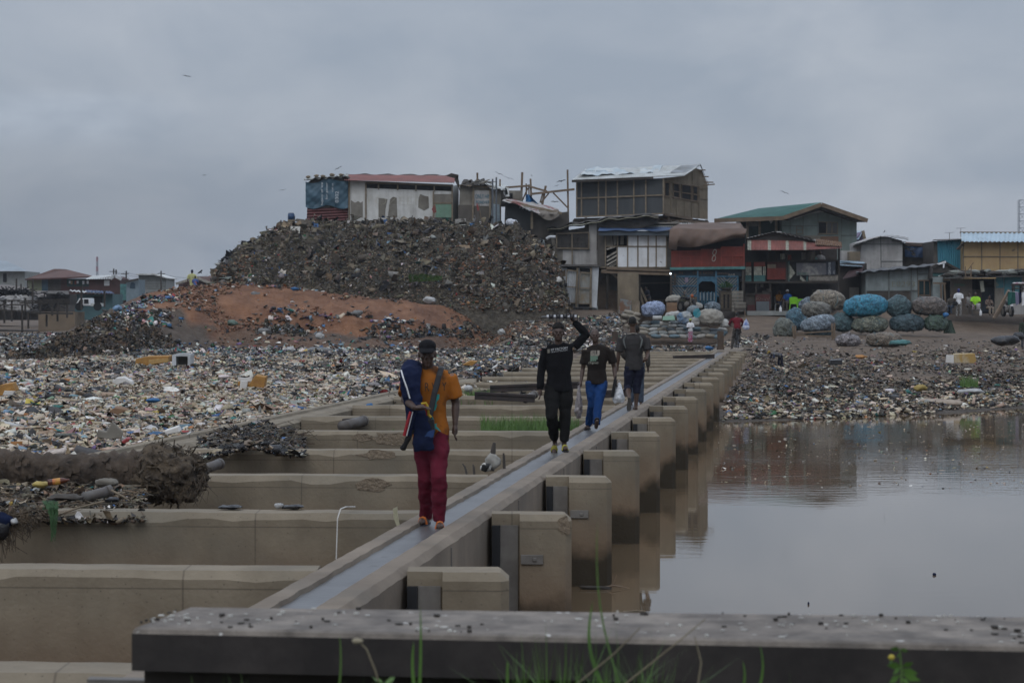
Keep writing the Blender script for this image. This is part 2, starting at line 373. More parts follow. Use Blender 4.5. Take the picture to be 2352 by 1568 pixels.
m_rust = mat('rust', (.10, .055, .035), (.05, .035, .028), scale=5, rough=.85, bump=.01)
def wet_mat():
 m = mat('wet_path', (.105, .103, .104), (.065, .063, .063), scale=2.2, rough=.34, bump=.004, bscale=14, spec=.5, spots=(6, .66, (.05, .045, .04)))
 return m
m_wet = wet_mat()
m_chip = mat('chipped_aggregate', (.215, .17, .12), (.135, .105, .075), scale=14, rough=.95, bump=.03, bscale=26)
D = Vector((WSX, 1, 0)).normalized()
CR = -.062                          # drift of a cross wall: Y falls this much per metre to the right
def cw(i, t, y=0, z=0):
 """point of cross wall i, t metres right of its outer right end, y metres behind its rear edge, height z"""
 Y0 = 17.18 + WS * i; return Vector((float(wx(Y0)) + t, Y0 + t * CR + y, z))
TH = .46                            # thickness of a cross wall
ORD = ['', 'second', 'third', 'fourth', 'fifth', 'sixth', 'seventh', 'eighth', 'ninth', 'tenth', 'eleventh', 'twelfth', 'thirteenth', 'fourteenth', 'fifteenth', 'sixteenth', 'seventeenth', 'eighteenth', 'nineteenth', 'twentieth']
def wall_mesh(i, t0, t1, seed, ch=.055, top=HW):
 """cross wall body with chamfered and chipped rims between t0 and t1 (front edge at -TH)"""
 rs = random.Random(seed); mb = MB(); n = max(4, int((t1 - t0) / .22))
 prof_n = 7
 vs = []
 def ring(t, e):
  jit = [rs.uniform(-.003, .003) for _ in range(8)]
  c = ch * (1 + rs.uniform(-.14, .16)); chip = rs.random() < .16 and i < 8
  c2 = c + (rs.uniform(.015, .045) if chip else 0)
  zt = top + jit[0]
  return [cw(i, t, 0, -.6), cw(i, t, 0, zt - c * .5), cw(i, t, -c * .5, zt), cw(i, t, -TH + c2, zt + jit[1]), cw(i, t, -TH, zt - c2), cw(i, t, -TH, -.6)]
 ts = [t0 + (t1 - t0) * k / n for k in range(n + 1)]
 for t in ts: vs += ring(t, 0)
 fs = [(k*6 + j, k*6 + (j+1) % 6, (k+1)*6 + (j+1) % 6, (k+1)*6 + j) for k in range(n) for j in range(6)]
 fs += [tuple(range(6)), tuple(range(n*6 + 5, n*6 - 1, -1))]
 mb.add(vs, [f[::-1] for f in fs]); return mb
marks = {0: 'its pier cut off by the coping', 1: 'with a white strap hanging from it', 2: 'right behind the palm butt', 3: 'with a striped sack caught behind it', 4: 'with rust stains on its face', 5: 'with long grass growing behind it'}
for i in range(-1, 19):
 e = thing('concrete_wall', ('nearest concrete cross wall, at the bottom left, partly hidden by the dark coping' if i == -1 else
    '%s concrete cross wall from the front%s' % (ORD[i + 1], ', ' + marks[i] if i in marks else ', its pier standing over water' if i < 13 else ', its pier ending in the refuse bank')),
    'wall', (0, 0, 0), 0, 'concrete cross walls under the walkway')
 e.location = cw(i, WALK_L, -TH / 2, 0); off = e.location.copy()
 lf = -9.5 if i < 2 else LB_IN + .02
 def P(mb, name, m, par=e, **k):
  mb.v = [tuple(Vector(v) - (off if par is e else off)) for v in mb.v]; return mb.build(name, m, par, **k)
 P(wall_mesh(i, lf, WALK_L - .01, 100 + i), 'wall_body', m_conc)
 def pier():
  rs = random.Random(i + 40); c = .06; mb = MB(); pk = .27
  outline = [(WALK_R + .004, 0), (-c, 0), (0, -c), (0, -TH + c), (-c, -TH), (WALK_R + pk, -TH), (WALK_R + pk, -TH + .12), (WALK_R + .004, -TH + .12)]
  lo = [cw(i, t, y, -.8) for t, y in outline]; mi = [cw(i, t, y, HW - c) for t, y in outline]
  ins = [(WALK_R + .004, -.03), (-c - .02, -.03), (-c, -c - .02), (-c, -TH + c + .02), (-c - .03, -TH + c), (WALK_R + pk + .0, -TH + c), (WALK_R + pk, -TH + .125), (WALK_R + .004, -TH + .125)]
  hi = [cw(i, t, y, HW - .002 + rs.uniform(-.004, .004)) for t, y in ins]; n = len(outline)
  fs = [(a, (a+1) % n, (a+1) % n + n, a + n) for a in range(n)] + [(a + n, (a+1) % n + n, (a+1) % n + 2*n, a + 2*n) for a in range(n)] + [tuple(range(2*n, 3*n))]
  mb.add(lo + mi + hi, fs); return mb
 if i >= 0:
  P(pier(), 'pier', m_conc)
  if i < 16:
   mb = MB(); a = cw(i, WALK_R + .012, -TH + .115, 0)
   mb.box(cw(i, WALK_R + .17, -TH + .105, HW - .11 - .6), (.17, .025, 1.2), rz=-.06); P(mb, 'metal_guide', m_steel)
   mb = MB(); mb.box(cw(i, WALK_R + .045, -TH + .09, HW - .11 - .6), (.075, .05, 1.2), rz=-.06); P(mb, 'rubber_seal', m_rubber)
  if i in (0, 1, 2):
   mb = MB(); mb.box(cw(i, WALK_R + .385, -TH - .012, HW - .42), (.21, .02, .09), rz=-.06); mb.box(cw(i, WALK_R + .41, -TH - .024, HW - .42), (.04, .02, .03), rz=-.06); P(mb, 'bracket', m_steel, bevel=.004)
def patch(i, t, z, w, h, seed):
 rs = random.Random(seed); n = 16; pts = []
 for k in range(n):
  a = 2*math.pi*k/n; r = 1 + rs.uniform(-.25, .25); pts.append(cw(i, t + math.cos(a)*w/2*r, -TH - .006, z + math.sin(a)*h/2*r))
 return MB().slab(pts, (0, .01, 0))
for i, u, v, w_, h_ in ((2, 850, 1112, .42, .16), (3, 865, 1044, .5, .12), (4, 905, 1006, .7, .2), (4, 830, 1004, .3, .12), (1, 1296, 1206, .12, .18)):
 Yp = 17.18 + WS * i - TH; X_ = PX(u, Yp); t_ = X_ - float(wx(17.18 + WS * i)); z_ = PZ(v, Yp + t_ * CR); ww = [o for o in bpy.data.objects if o.name.startswith('concrete_wall') and abs(o.location.y - cw(i, WALK_L, -TH / 2, 0).y) < .01][0]
 mb = patch(i, t_, z_, w_, h_, int(u)); mb.v = [tuple(Vector(q) - ww.location) for q in mb.v]; mb.build('spalled_patch', m_chip, ww)
def walk_pt(Y, off, z): return Vector((float(wx(Y)) + off, Y, z))
W_R, W_L = WALK_R, WALK_L
y0, y1 = 8.9, 103.0
rs = random.Random(3)
def walk_prof(Y):
 j = lambda a: rs.uniform(-a, a)
 gj = j(.012)
 return [(W_L, -.6), (W_L + j(.004), HW - .03), (W_L + .02 + j(.006), HW), (W_L + .165 + gj, HW + .004), (W_L + .178 + gj + j(.006), HW - .042)], \
   [(W_R - .215 + j(.006), HW - .040), (W_R - .208, HW - .004 + j(.002)), (W_R - .055 + j(.008), HW - .006), (W_R + j(.003), HW - .055 + j(.006)), (W_R, -.6)]
Ysw = np.arange(y0, y1, .2); vs = []; 
for Y in Ysw:
 l, r = walk_prof(Y); vs += [walk_pt(Y, o, z) for o, z in l + r]
n = len(Ysw); fs = [(k*10 + j, k*10 + j + 1, (k+1)*10 + j + 1, (k+1)*10 + j) for k in range(n-1) for j in range(9)]
fs += [tuple(range(10)), tuple(range(n*10 - 1, n*10 - 11, -1))]
mb = MB(); mb.add(vs, [f[::-1] for f in fs]); tag(mb.build('walkway', m_cwalk), 'long narrow concrete walkway crossing over the walls', kind='structure')
mb = MB(); mb.grid(lambda a, b: walk_pt(y0 + (y1 - y0) * b, W_L + .165 + (W_R - W_L - .165 - .195) * a, HW - .030 + .003 * math.sin(b * 97) * math.sin(a * 5)), 4, 300)
tag(mb.build('wet_path', m_wet), 'wet bluish strip of path along the walkway', kind='structure')
for i in range(0, 12):
 Y = 17.18 + WS * (i + .45)
 mb = MB(); mb.box((0, 0, 0), (.012, .03, 1.1)); tag(mb.build('joint_strip', m_steel, loc=walk_pt(Y, W_R + .004, HW - .63)), kind='structure')
mb = MB(); mb.slab([walk_pt(102.4, W_L - .2, HW), walk_pt(102.4, W_R + .45, HW), walk_pt(109.5, W_R + .55, HW + .05), walk_pt(109.5, W_L - .2, HW + .05)], (0, 0, -.9))
tag(mb.build('walkway_landing', m_cwalk, bevel=.04), 'concrete landing where the walkway meets the far bank', kind='structure')
e = thing('concrete_beam', 'long concrete beam closing the left ends of the cross walls beside the floating trash', 'beam', walk_pt(26, LB_IN, 0)); off = e.location.copy()
mb = MB(); vs = []; Yb = np.arange(25.5, 64, .4)
for Y in Yb:
 j = rs.uniform(-.012, .012)
 vs += [walk_pt(Y, o, z) - off for o, z in ((LB_OUT, -.5), (LB_OUT, HW - .05 + j), (LB_OUT + .05, HW), (LB_OUT + .22, HW + .003), (LB_OUT + .24, HW - .04), (LB_IN - .09, HW - .04 + j), (LB_IN + j, HW - .09), (LB_IN, -.5))]
n = len(Yb); fs = [(k*8 + j, k*8 + j + 1, (k+1)*8 + j + 1, (k+1)*8 + j) for k in range(n-1) for j in range(7)] + [tuple(range(8)), tuple(range(n*8 - 1, n*8 - 9, -1))]
mb.add(vs, [f[::-1] for f in fs]); mb.build('beam_body', m_conc, e)
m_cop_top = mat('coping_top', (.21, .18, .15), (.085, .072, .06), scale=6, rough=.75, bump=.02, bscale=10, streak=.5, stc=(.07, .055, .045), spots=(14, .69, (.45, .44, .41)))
m_cop_face = mat('coping_face', (.036, .030, .027), (.016, .013, .012), scale=5, rough=.75, bump=.003, streak=.5, stc=(.015, .013, .012), spots=(13, .72, (.16, .15, .14)))  # face coloured much darker than the top of the same slab
e = thing('concrete_coping', 'thick stained concrete coping slab, its face darker than its top, across the foreground', 'coping', (0, 8, 1.5))
zt = 2.078; fl, fr, bl, br = Vector((-1.337, 8.0, zt)), Vector((3.0, 7.402, zt)), Vector((-1.221, 8.56, zt)), Vector((3.0, 8.177, zt))
o = Vector((0, 8, 1.5)); c = .022
def slabpt(p, dx, dy, dz): return p + Vector((dx, dy, dz)) - o
mb = MB(); 
ring = lambda dz, k: [slabpt(fl, k, k, dz), slabpt(fr, 0, k, dz), slabpt(br, 0, -k, dz), slabpt(bl, k * .8, -k, dz)]
vs = ring(-.152, 0) + ring(-c, 0) + ring(-c * .3, c * .3) + ring(0, c)
fs = [(a + 4*r, (a+1) % 4 + 4*r, (a+1) % 4 + 4*r + 4, a + 4*r + 4) for r in range(1) for a in range(4)] + [(3, 2, 1, 0)]
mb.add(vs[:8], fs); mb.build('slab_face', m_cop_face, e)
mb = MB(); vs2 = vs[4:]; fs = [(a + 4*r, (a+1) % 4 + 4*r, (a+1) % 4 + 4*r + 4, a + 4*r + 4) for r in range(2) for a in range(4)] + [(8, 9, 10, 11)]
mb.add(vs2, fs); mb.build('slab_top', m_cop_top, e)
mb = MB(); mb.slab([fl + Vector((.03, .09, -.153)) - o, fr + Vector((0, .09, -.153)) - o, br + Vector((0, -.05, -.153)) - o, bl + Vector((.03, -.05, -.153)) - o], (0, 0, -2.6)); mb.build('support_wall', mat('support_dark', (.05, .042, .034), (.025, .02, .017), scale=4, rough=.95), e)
mb = MB(); mb.slab([fl + Vector((.02, -.004, -.10)) - o + Vector((0, 0, 0)), fl + Vector((.16, -.022, -.10)) - o, fl + Vector((.16, -.022, -.025)) - o, fl + Vector((.02, -.004, -.025)) - o], (0, .012, 0))
pass
rs2 = random.Random(9); mb = MB(); mb2 = MB()
cl_ = [(rs2.random(), rs2.uniform(.1, .9)) for _ in range(14)]
for k in range(210):
 c_ = rs2.choice(cl_); a = min(.99, max(.0, c_[0] + rs2.gauss(0, .03))); b = min(.94, max(.06, c_[1] + rs2.gauss(0, .2)))
 p = (fl.lerp(fr, a)).lerp(bl.lerp(br, a), b) - o
 r = rs2.uniform(.002, .009) if rs2.random() < .8 else rs2.uniform(.007, .013); pts = [p + Vector((math.cos(t)*r*rs2.uniform(.7, 1.5), math.sin(t)*r*rs2.uniform(.7, 1.2), .001)) for t in [x * .9 for x in range(7)]]
 (mb if rs2.random() < .55 else mb2).slab(pts, (0, 0, .004 if rs2.random() < .7 else .009))
tag(mb.build('bird_droppings', mat('dropping', (.50, .49, .45), (.3, .29, .27), rough=.9), e), kind='stuff'); tag(mb2.build('grit', mat('grit', (.04, .035, .03), rough=.9), e), kind='stuff')
def tri(fs):
 out = []
 for f in fs:
  for k in range(1, len(f) - 1): out.append((f[0], f[k], f[k+1]))
 return np.array(out)
_b = MB().box((0,0,0), (1,1,1)); T_BOX = (np.array(_b.v), tri(_b.f))
g = [(i/2 - .5, j/2 - .5, 0) for j in range(3) for i in range(3)]
T_SHEET = (np.array(g), tri([(j*3+i, j*3+i+1, (j+1)*3+i+1, (j+1)*3+i) for j in range(2) for i in range(2)]))
g = [(i - .5, (j/5 - .5) * 4, .25 * math.sin(j * 1.3)) for j in range(6) for i in range(2)]
T_STRIP = (np.array(g) * (.45, .45, .45), tri([(j*2, j*2+1, j*2+3, j*2+2) for j in range(5)]))
t_ = (1 + 5**.5) / 2
ico = np.array([(-1,t_,0),(1,t_,0),(-1,-t_,0),(1,-t_,0),(0,-1,t_),(0,1,t_),(0,-1,-t_),(0,1,-t_),(t_,0,-1),(t_,0,1),(-t_,0,-1),(-t_,0,1)]) / (2 * 1.902)
T_BLOB = (ico, np.array([(0,11,5),(0,5,1),(0,1,7),(0,7,10),(0,10,11),(1,5,9),(5,11,4),(11,10,2),(10,7,6),(7,1,8),(3,9,4),(3,4,2),(3,2,6),(3,6,8),(3,8,9),(4,9,5),(2,4,11),(6,2,10),(8,6,7),(9,8,1)]))
_b = MB().lathe([(.30, -.9), (.36, -.8), (.36, .45), (.12, .75), (.12, .95)], n=6); T_BOT = (np.array(_b.v) * .55, tri(_b.f))
_b = MB(); _b.add([(-.5,-.5,0),(.5,-.5,0),(.5,.5,0),(-.5,.5,0),(-.36,-.36,-.35),(.36,-.36,-.35),(.36,.36,-.35),(-.36,.36,-.35)], [(0,1,5,4),(1,2,6,5),(2,3,7,6),(3,0,4,7),(4,5,6,7)]); T_TRAY = (np.array(_b.v), tri(_b.f))
def rotm(n, tilt, rng):
 yaw = rng.uniform(0, 2*np.pi, n); ax = rng.uniform(0, 2*np.pi, n); t = np.abs(rng.normal(0, tilt, n))
 cz, sz_ = np.cos(yaw), np.sin(yaw); Z = np.zeros((n, 3, 3)); Z[:, 0, 0] = cz; Z[:, 0, 1] = -sz_; Z[:, 1, 0] = sz_; Z[:, 1, 1] = cz; Z[:, 2, 2] = 1
 x, y = np.cos(ax), np.sin(ax); c, s = np.cos(t), np.sin(t); R = np.zeros((n, 3, 3))
 R[:, 0, 0] = c + x*x*(1-c); R[:, 0, 1] = x*y*(1-c); R[:, 0, 2] = y*s; R[:, 1, 0] = x*y*(1-c); R[:, 1, 1] = c + y*y*(1-c); R[:, 1, 2] = -x*s
 R[:, 2, 0] = -y*s; R[:, 2, 1] = x*s; R[:, 2, 2] = c
 return R @ Z
PAL = {
 'cream': (.58,.49,.37), 'white': (.70,.68,.63), 'beige': (.42,.335,.24), 'tan': (.24,.17,.11), 'brown': (.10,.07,.045), 'black': (.018,.018,.02), 'dark': (.045,.042,.04),
 'grey': (.17,.17,.165), 'lgrey': (.33,.33,.32), 'blue': (.05,.13,.28), 'lblue': (.22,.34,.42), 'teal': (.05,.20,.19), 'green': (.05,.20,.08), 'lgreen': (.25,.40,.28),
 'red': (.32,.04,.035), 'pink': (.42,.22,.22), 'orange': (.42,.17,.05), 'yellow': (.45,.34,.07), 'purple': (.16,.10,.24), 'clay': (.17,.08,.045), 'clay2': (.24,.12,.065), 'ash': (.115,.100,.078), 'straw': (.20,.17,.12)}
def pieces(name, label, X, Y, size, pal, tw, tilt=.35, rng=None, zadd=.0, m=None, zf=None, flat=1.0, jit=.10, hang=0.0, smax=.28, k_=.72, br=1.0):
 size = np.minimum(size * k_, smax); lf = .6 + .8 * fbm(X * .9, Y * .9, 3, 37); rng = rng or np.random.default_rng(11); n = len(X)
 Z = (zf or surf_z)(X, Y) + zadd
 keys = list(pal); pr = np.array([pal[k] for k in keys], float); pr /= pr.sum()
 base = np.array([PAL[k] for k in keys])[rng.choice(len(keys), n, p=pr)]
 base = base * (lf[:, None] if m is not None else 1) * br * (rng.uniform(.78, 1.15, (n, 1)) if m is not None else rng.uniform(.68, 1.15, (n, 1))) * rng.uniform(.93, 1.07, (n, 3))
 temps = [T_SHEET, T_BOX, T_BLOB, T_BOT, T_STRIP, T_TRAY]; w_ = np.array(tw, float); w_ /= w_.sum()
 which = rng.choice(6, n, p=w_); VV = []; TT = []; CC = []; off = 0
 for k, (tv, tf) in enumerate(temps):
  ix = np.where(which == k)[0]; c = len(ix)
  if not c: continue
  s = size[ix][:, None] * np.stack([rng.uniform(.7, 1.6, c), rng.uniform(.5, 1.1, c), rng.uniform(.18, .6, c) * flat], -1)
  if k in (0, 4): s[:, 2] = size[ix]
  if k == 3: s = size[ix][:, None] * np.array([[.8, .8, 1.1]]) * rng.uniform(.7, 1.2, (c, 1))
  if k == 5: s[:, 2] *= 1.2
  V = tv[None] * s[:, None, :]
  jj = rng.normal(0, 1, V.shape) * (size[ix] * (jit if k not in (0, 4) else .16))[:, None, None]
  if k in (1, 3, 5): jj *= .35
  V = V + jj
  R = rotm(c, tilt if k != 3 else 1.4, rng)
  if hang > 0:
   h = rng.random(c) < hang; A = np.array([[1,0,0],[0,0,-1],[0,1,0]], float); R[h] = rotm(h.sum(), .3, rng) @ A
  V = np.einsum('nij,nkj->nki', R, V) + np.stack([X[ix], Y[ix], Z[ix] + s[:, 2] * .25], -1)[:, None, :]
  nv = tv.shape[0]; T = (tf[None] + (np.arange(c) * nv)[:, None, None] + off).reshape(-1, 3)
  VV.append(V.reshape(-1, 3)); TT.append(T); CC.append(np.repeat(base[ix], nv, 0)); off += c * nv
 o = npmesh(name, np.concatenate(VV), np.concatenate(TT), m or m_trash, np.concatenate(CC))
 return tag(o, label, kind='stuff')
m_trash = mat('refuse', (1, 1, 1), (.68, .64, .58), scale=14, rough=.65, attr='Col', bump=.01, bscale=30)
m_rag = mat('rags', (1, 1, 1), (.55, .53, .5), scale=10, rough=.9, attr='Col', bump=.02, bscale=20)
def samp(n, u0, u1, Y0, Y1, rng, p=1.2):
 """more pieces per metre near the viewer, where they show large"""
 a = rng.random(n); Y = (Y0 ** (2 - p) + a * (Y1 ** (2 - p) - Y0 ** (2 - p))) ** (1 / (2 - p)) if p != 2 else Y0 * (Y1 / Y0) ** a
 u = rng.uniform(u0, u1, n); return (u - CU) * Y / FD, Y, u
rng = np.random.default_rng(23)
X, Y, u = samp(260000, -40, 1260, 27.5, 110, rng, .9)
t = X - wx(Y)
vf = tab(u, CREST_U, FOOT_V); yf = (ZC - 1.05) * FD / (vf - HZ) + 1.5
lim = np.where(Y < 64, LB_OUT - .02, np.where(Y < 84, LB_OUT + 2.8 * np.clip((Y - 64) / 10, 0, 1), -3.5))
dens = fbm(X * .30, Y * .16, 4, 61)
keep = (t < lim) & (Y < yf + 1.5) & (rng.random(len(X)) < np.clip(.25 + dens * 1.5, 0, 1))
keep &= ~((t > LB_OUT - 1.5) & (Y < 34) & (rng.random(len(X)) < .3))
X, Y, u = X[keep], Y[keep], u[keep]
darkp = np.clip((fbm(X * .16, Y * .09, 3, 17) - .44) * 3.2 + np.clip((u - 700) / 700, -.4, .5) + np.clip((Y - 60) / 120, -.25, .3), 0, 1) > rng.random(len(X))
sizes = rng.gamma(4, .032, len(X)) + .03; sizes *= 1 + .2 * (Y > 60)
cream = {'cream': 30, 'white': 13, 'beige': 30, 'tan': 13, 'lgrey': 6, 'grey': 6, 'black': 8, 'dark': 6, 'brown': 4, 'blue': 1.6, 'lblue': 1.8, 'green': 1, 'lgreen': 1.3, 'red': .9, 'pink': 1.8, 'orange': 2, 'yellow': 1, 'teal': 1, 'purple': .9}
darkm = {'black': 20, 'dark': 22, 'brown': 14, 'grey': 14, 'ash': 12, 'beige': 7, 'cream': 5, 'white': 5, 'lgrey': 5, 'blue': 1.8, 'lblue': 1.5, 'red': .6, 'green': .7, 'pink': .8, 'orange': .5, 'teal': .9, 'purple': .8}
a = ~darkp
pieces('floating_refuse', 'dense drift of cream and white foam and plastic litter', X[a], Y[a], sizes[a], cream, [3, 3, 3, .7, .8, 2.2], .25, rng, k_=.54, smax=.2, br=.93)
a = darkp
pieces('dark_refuse', 'dark bags, rags and plastic mixed into the drift', X[a], Y[a], sizes[a] * .95, darkm, [4, 1.2, 3.5, .5, 2, .5], .35, rng, k_=.62)
X, Y, u = samp(1500, -40, 1240, 30, 106, rng, .9); t = X - wx(Y); vf = tab(u, CREST_U, FOOT_V); yf = (ZC - 1.05) * FD / (vf - HZ)
lim = np.where(Y < 64, LB_OUT - .3, -3.6); k = (t < lim) & (Y < yf) & (fbm(X * .3, Y * .2, 3, 88) > .5)
pieces('large_refuse', 'larger bags, sheets and foam pieces standing out of the drift', X[k], Y[k], rng.gamma(5, .05, k.sum()) + .1, {'black': 30, 'dark': 14, 'white': 14, 'cream': 16, 'beige': 10, 'grey': 8, 'lblue': 3, 'blue': 3, 'tan': 8, 'yellow': 1, 'green': 1}, [2, 2, 7, .2, .5, 1], .3, rng, zadd=.02, k_=.8, smax=.32, flat=.7)
X, Y, u = samp(16000, 800, 1700, 52, 103, rng, 1.0); t = X - wx(Y)
ph = ((Y - 17.18) / WS) % 1
k = (t > LB_IN + .1) & (t < WALK_L - .3) & (ph < .88) & (ph > .04)
pieces('cell_refuse', 'litter lying in the cells between the cross walls', X[k], Y[k], rng.gamma(4, .03, k.sum()) + .03, darkm, [4, 2, 3, .5, 2, 1], .4, rng)
X, Y, u = samp(9000, -60, 420, 96, 175, rng, 1.0); Xm = np.where(mound_z(u, Y)[0] > 1.3, 0, 1) == 1
pieces('far_refuse', 'grey blue litter on the low ground at the far left', X[Xm], Y[Xm], rng.gamma(4, .05, Xm.sum()) + .05, {**darkm, 'lgrey': 12, 'lblue': 8}, [4, 2, 3, .5, 2, 1], .4, rng)
X, Y, u = samp(95000, 1600, 2420, 63.5, 121, rng, .9); t = X - wx(Y)
sh = tab(u, [1500, 1650, 1900, 2100, 2351, 2700], [63, 64, 65.5, 68, 73, 80]); d = Y - sh
sh_edge = (fbm(X * .6, X * 0 + 3, 3, 5) - .5) * 1.6
n_ = fbm(X * .25, Y * .15, 4, 44)
pk = np.interp(d, [-1, 0, 6, 14, 22, 27, 33, 38, 42, 47, 58], [0, 1, .95, .55, .28, .4, .34, .16, .07, .04, .02]) * np.clip(-.2 + 2.0 * n_, 0, 1)
k = (d > sh_edge) & ((t > .1) | (Y > 104)) & (rng.random(len(X)) < pk) & (u > 1630)
X, Y, u, d = X[k], Y[k], u[k], d[k]
cr = np.interp(d, [0, 4, 8, 20, 26, 30, 34, 44], [.62, .36, .10, .04, .16, .22, .16, .2]) > rng.random(len(X))
sizes = rng.gamma(4, .036, len(X)) + .035
pieces('shore_refuse', 'pale foam and plastic litter along the water edge and bank', X[cr], Y[cr], sizes[cr] * .8, {**cream, 'beige': 34, 'tan': 22, 'black': 12, 'straw': 20}, [3, 3, 3, .6, 1, 2], .38, rng)
cr = ~cr
pieces('bank_refuse', 'matted dark refuse covering the far right bank', X[cr], Y[cr], sizes[cr] * 1.0, {**darkm, 'ash': 26, 'brown': 44, 'tan': 10, 'straw': 10, 'lgrey': 2, 'white': 3.5, 'cream': 3}, [5, .6, 3, .3, 4, .3], .22, rng, m=m_rag, k_=.50, br=.78, flat=.7)
X, Y, u = samp(16000, 1180, 1760, 100, 133, rng, 1.0); t = X - wx(Y)
k = ((t > -5.6) | (Y > 104)) & ((t < -1.6) | (t > .5) | (Y > 110)) & ((rng.random(len(X)) < .25) | (u < 1440)) & ((u < 1430) | (Y < 122)) & (Y < 128 + (u > 1400) * 3)
pieces('middle_refuse', 'mixed litter on the ground behind the walkway end', X[k], Y[k], rng.gamma(4, .038, k.sum()) + .03, {**darkm, 'white': 9, 'cream': 9, 'brown': 24}, [4, 1.5, 3, .6, 1.5, .8], .4, rng)
X, Y, u = samp(7000, 1060, 1300, 92, 112, rng, 1.0); k = (X - wx(Y) < -2.2)
pieces('gap_refuse', 'dark litter where the drift meets the rubble slope', X[k], Y[k], rng.gamma(4, .04, k.sum()) + .03, {**darkm, 'brown': 24, 'cream': 9}, [4, 1.2, 3, .5, 2, .8], .35, rng, k_=.62)
X, Y, u = samp(26000, 60, 980, 100, 134, rng, 1.0); z, q = mound_z(u, Y); n_ = fbm(X * .35, Y * .3, 4, 71)
k1 = np.clip((u - 200) / 60, 0, 1) * np.clip((455 - u) / 60, 0, 1) * (q > .38) * (q < .9) * np.clip((n_ - .42) * 6, 0, 1)
k2 = np.clip((u - 590) / 30, 0, 1) * np.clip((1000 - u) / 60, 0, 1) * (q > .3) * (q < .56) * np.clip((n_ - .36) * 5, 0, 1) * .7
k3 = (q > .93) * (q < .995) * (u > 560) * (u < 690) * .6
k4 = .02 + .22 * (q < .16)
k = (rng.random(len(X)) < np.maximum.reduce([k1, k2, k3 * 1., k4])) & (z > .9) & (Y < 128)
cloth = {'black': 16, 'dark': 14, 'white': 11, 'lgrey': 9, 'grey': 9, 'blue': 7, 'lblue': 7, 'purple': 6, 'pink': 4, 'red': 2, 'green': 3, 'teal': 4, 'orange': 2, 'cream': 7}
pieces('clothes_refuse', 'spill of coloured rags and plastic bags on the low mound', X[k], Y[k], rng.gamma(4, .05, k.sum()) + .05, cloth, [5, .6, 4, .5, 2, .3], .5, rng)
X, Y, u = samp(20000, 560, 1180, 108, 126, rng, 1.0); z, q = mound_z(u, Y); n_ = fbm(X * .35, Y * .3, 4, 29)
k = (q > .24 + (n_ - .5) * .25) & (q < .43 + (n_ - .5) * .35) & (n_ > .42) & (rng.random(len(X)) < .6 * np.clip((u - 560) / 60, 0, 1) * np.clip((1180 - u) / 150, 0, 1))
pieces('scarp_rags', 'grey rags and film hanging in the dark scarp across the mound', X[k], Y[k], rng.gamma(4, .045, k.sum()) + .05, {'ash': 34, 'dark': 24, 'straw': 14, 'black': 14, 'grey': 10, 'lgrey': 3, 'white': 1.5, 'blue': 1}, [5, .3, 4, 0, 7, .2], .7, rng, m=m_rag, hang=.5, k_=.8)
X, Y, u = samp(52000, 330, 1330, 108, 134, rng, 1.0); z, q = mound_z(u, Y); n_ = fbm(X * .3, Y * .3, 4, 12)
k = (rng.random(len(X)) < np.clip((q - .1) * 2, 0, .9) * np.clip((n_ - .56) * 7 + .22 + .5 * (q > .92) + np.clip((u - 1080) / 120, 0, .9), 0, 1)) & (z > 1) & (Y < 129)
pieces('earth_clods', 'loose reddish clods and husks on the laterite mound', X[k], Y[k], rng.gamma(3.2, .035, k.sum()) + .03, {'clay': 34, 'clay2': 30, 'brown': 14, 'tan': 6, 'dark': 5, 'cream': 1.0, 'lgrey': 1.0, 'black': 2}, [1, 0, 8, 0, 1, 0], .5, rng, flat=1.6)
X, Y, u = samp(26000, 1020, 1330, 116, 133, rng, 1.0); n_ = fbm(X * .3, Y * .3, 3, 14); k = (rng.random(len(X)) < np.clip(n_ * 2 - .3, 0, 1) * np.clip((u - 1020) / 120, .1, 1)) & ((u < 1290) | (Y < 126))
pieces('husk_rubble', 'brown husks and rubble below the right end of the refuse hill', X[k], Y[k], rng.gamma(3.2, .035, k.sum()) + .03, {'clay': 22, 'clay2': 14, 'brown': 26, 'tan': 14, 'ash': 12, 'dark': 12, 'white': 2, 'lgrey': 2}, [2, .3, 8, 0, 2, 0], .5, rng, flat=1.5, m=m_rag)
X, Y, u = samp(26000, 20, 500, 90, 124, rng, 1.0); z, q = mound_z(u, Y); n_ = fbm(X * .4, Y * .4, 4, 55); k = (q > .04) & (q < .75 - (u > 280) * .2) & (u + (n_ - .5) * 300 < 385)
pieces('mound_rags', 'matted brown rags hanging on the dark shoulder of the mound', X[k], Y[k], rng.gamma(4, .04, k.sum()) + .04, {'brown': 30, 'ash': 30, 'dark': 20, 'tan': 8, 'black': 8, 'lgrey': 1, 'white': .6, 'blue': .4}, [5, 0, 3, 0, 6, 0], .8, rng, m=m_rag, hang=.4)
X, Y, u = samp(210000, 480, 1308, 124.6, 141, rng, 1.0); z, q = hill_z(u, Y)
k = (q > .01) & (rng.random(len(X)) < np.where(q > .97, .25, 1.)); k &= rng.random(len(X)) < np.interp(q, [0, .3, 1], [1, .85, .6])
hp = {'ash': 50, 'brown': 14, 'dark': 9, 'straw': 34, 'grey': 9, 'black': 4, 'tan': 6, 'beige': 2.6, 'lgrey': 1.6, 'white': .9, 'lblue': .5, 'blue': .6, 'teal': .4, 'green': .2, 'red': .2, 'pink': .3}
pieces('hill_refuse', 'shredded rags and plastic matted over the refuse hill', X[k], Y[k], rng.gamma(3.5, .035, k.sum()) + .04, hp, [5, .4, 4, .3, 7, .3], .7, rng, m=m_rag, hang=.28, k_=.45)
X, Y, u = samp(1300, 480, 1308, 124.6, 139, rng, 1.0); z, q = hill_z(u, Y); k = q > .01
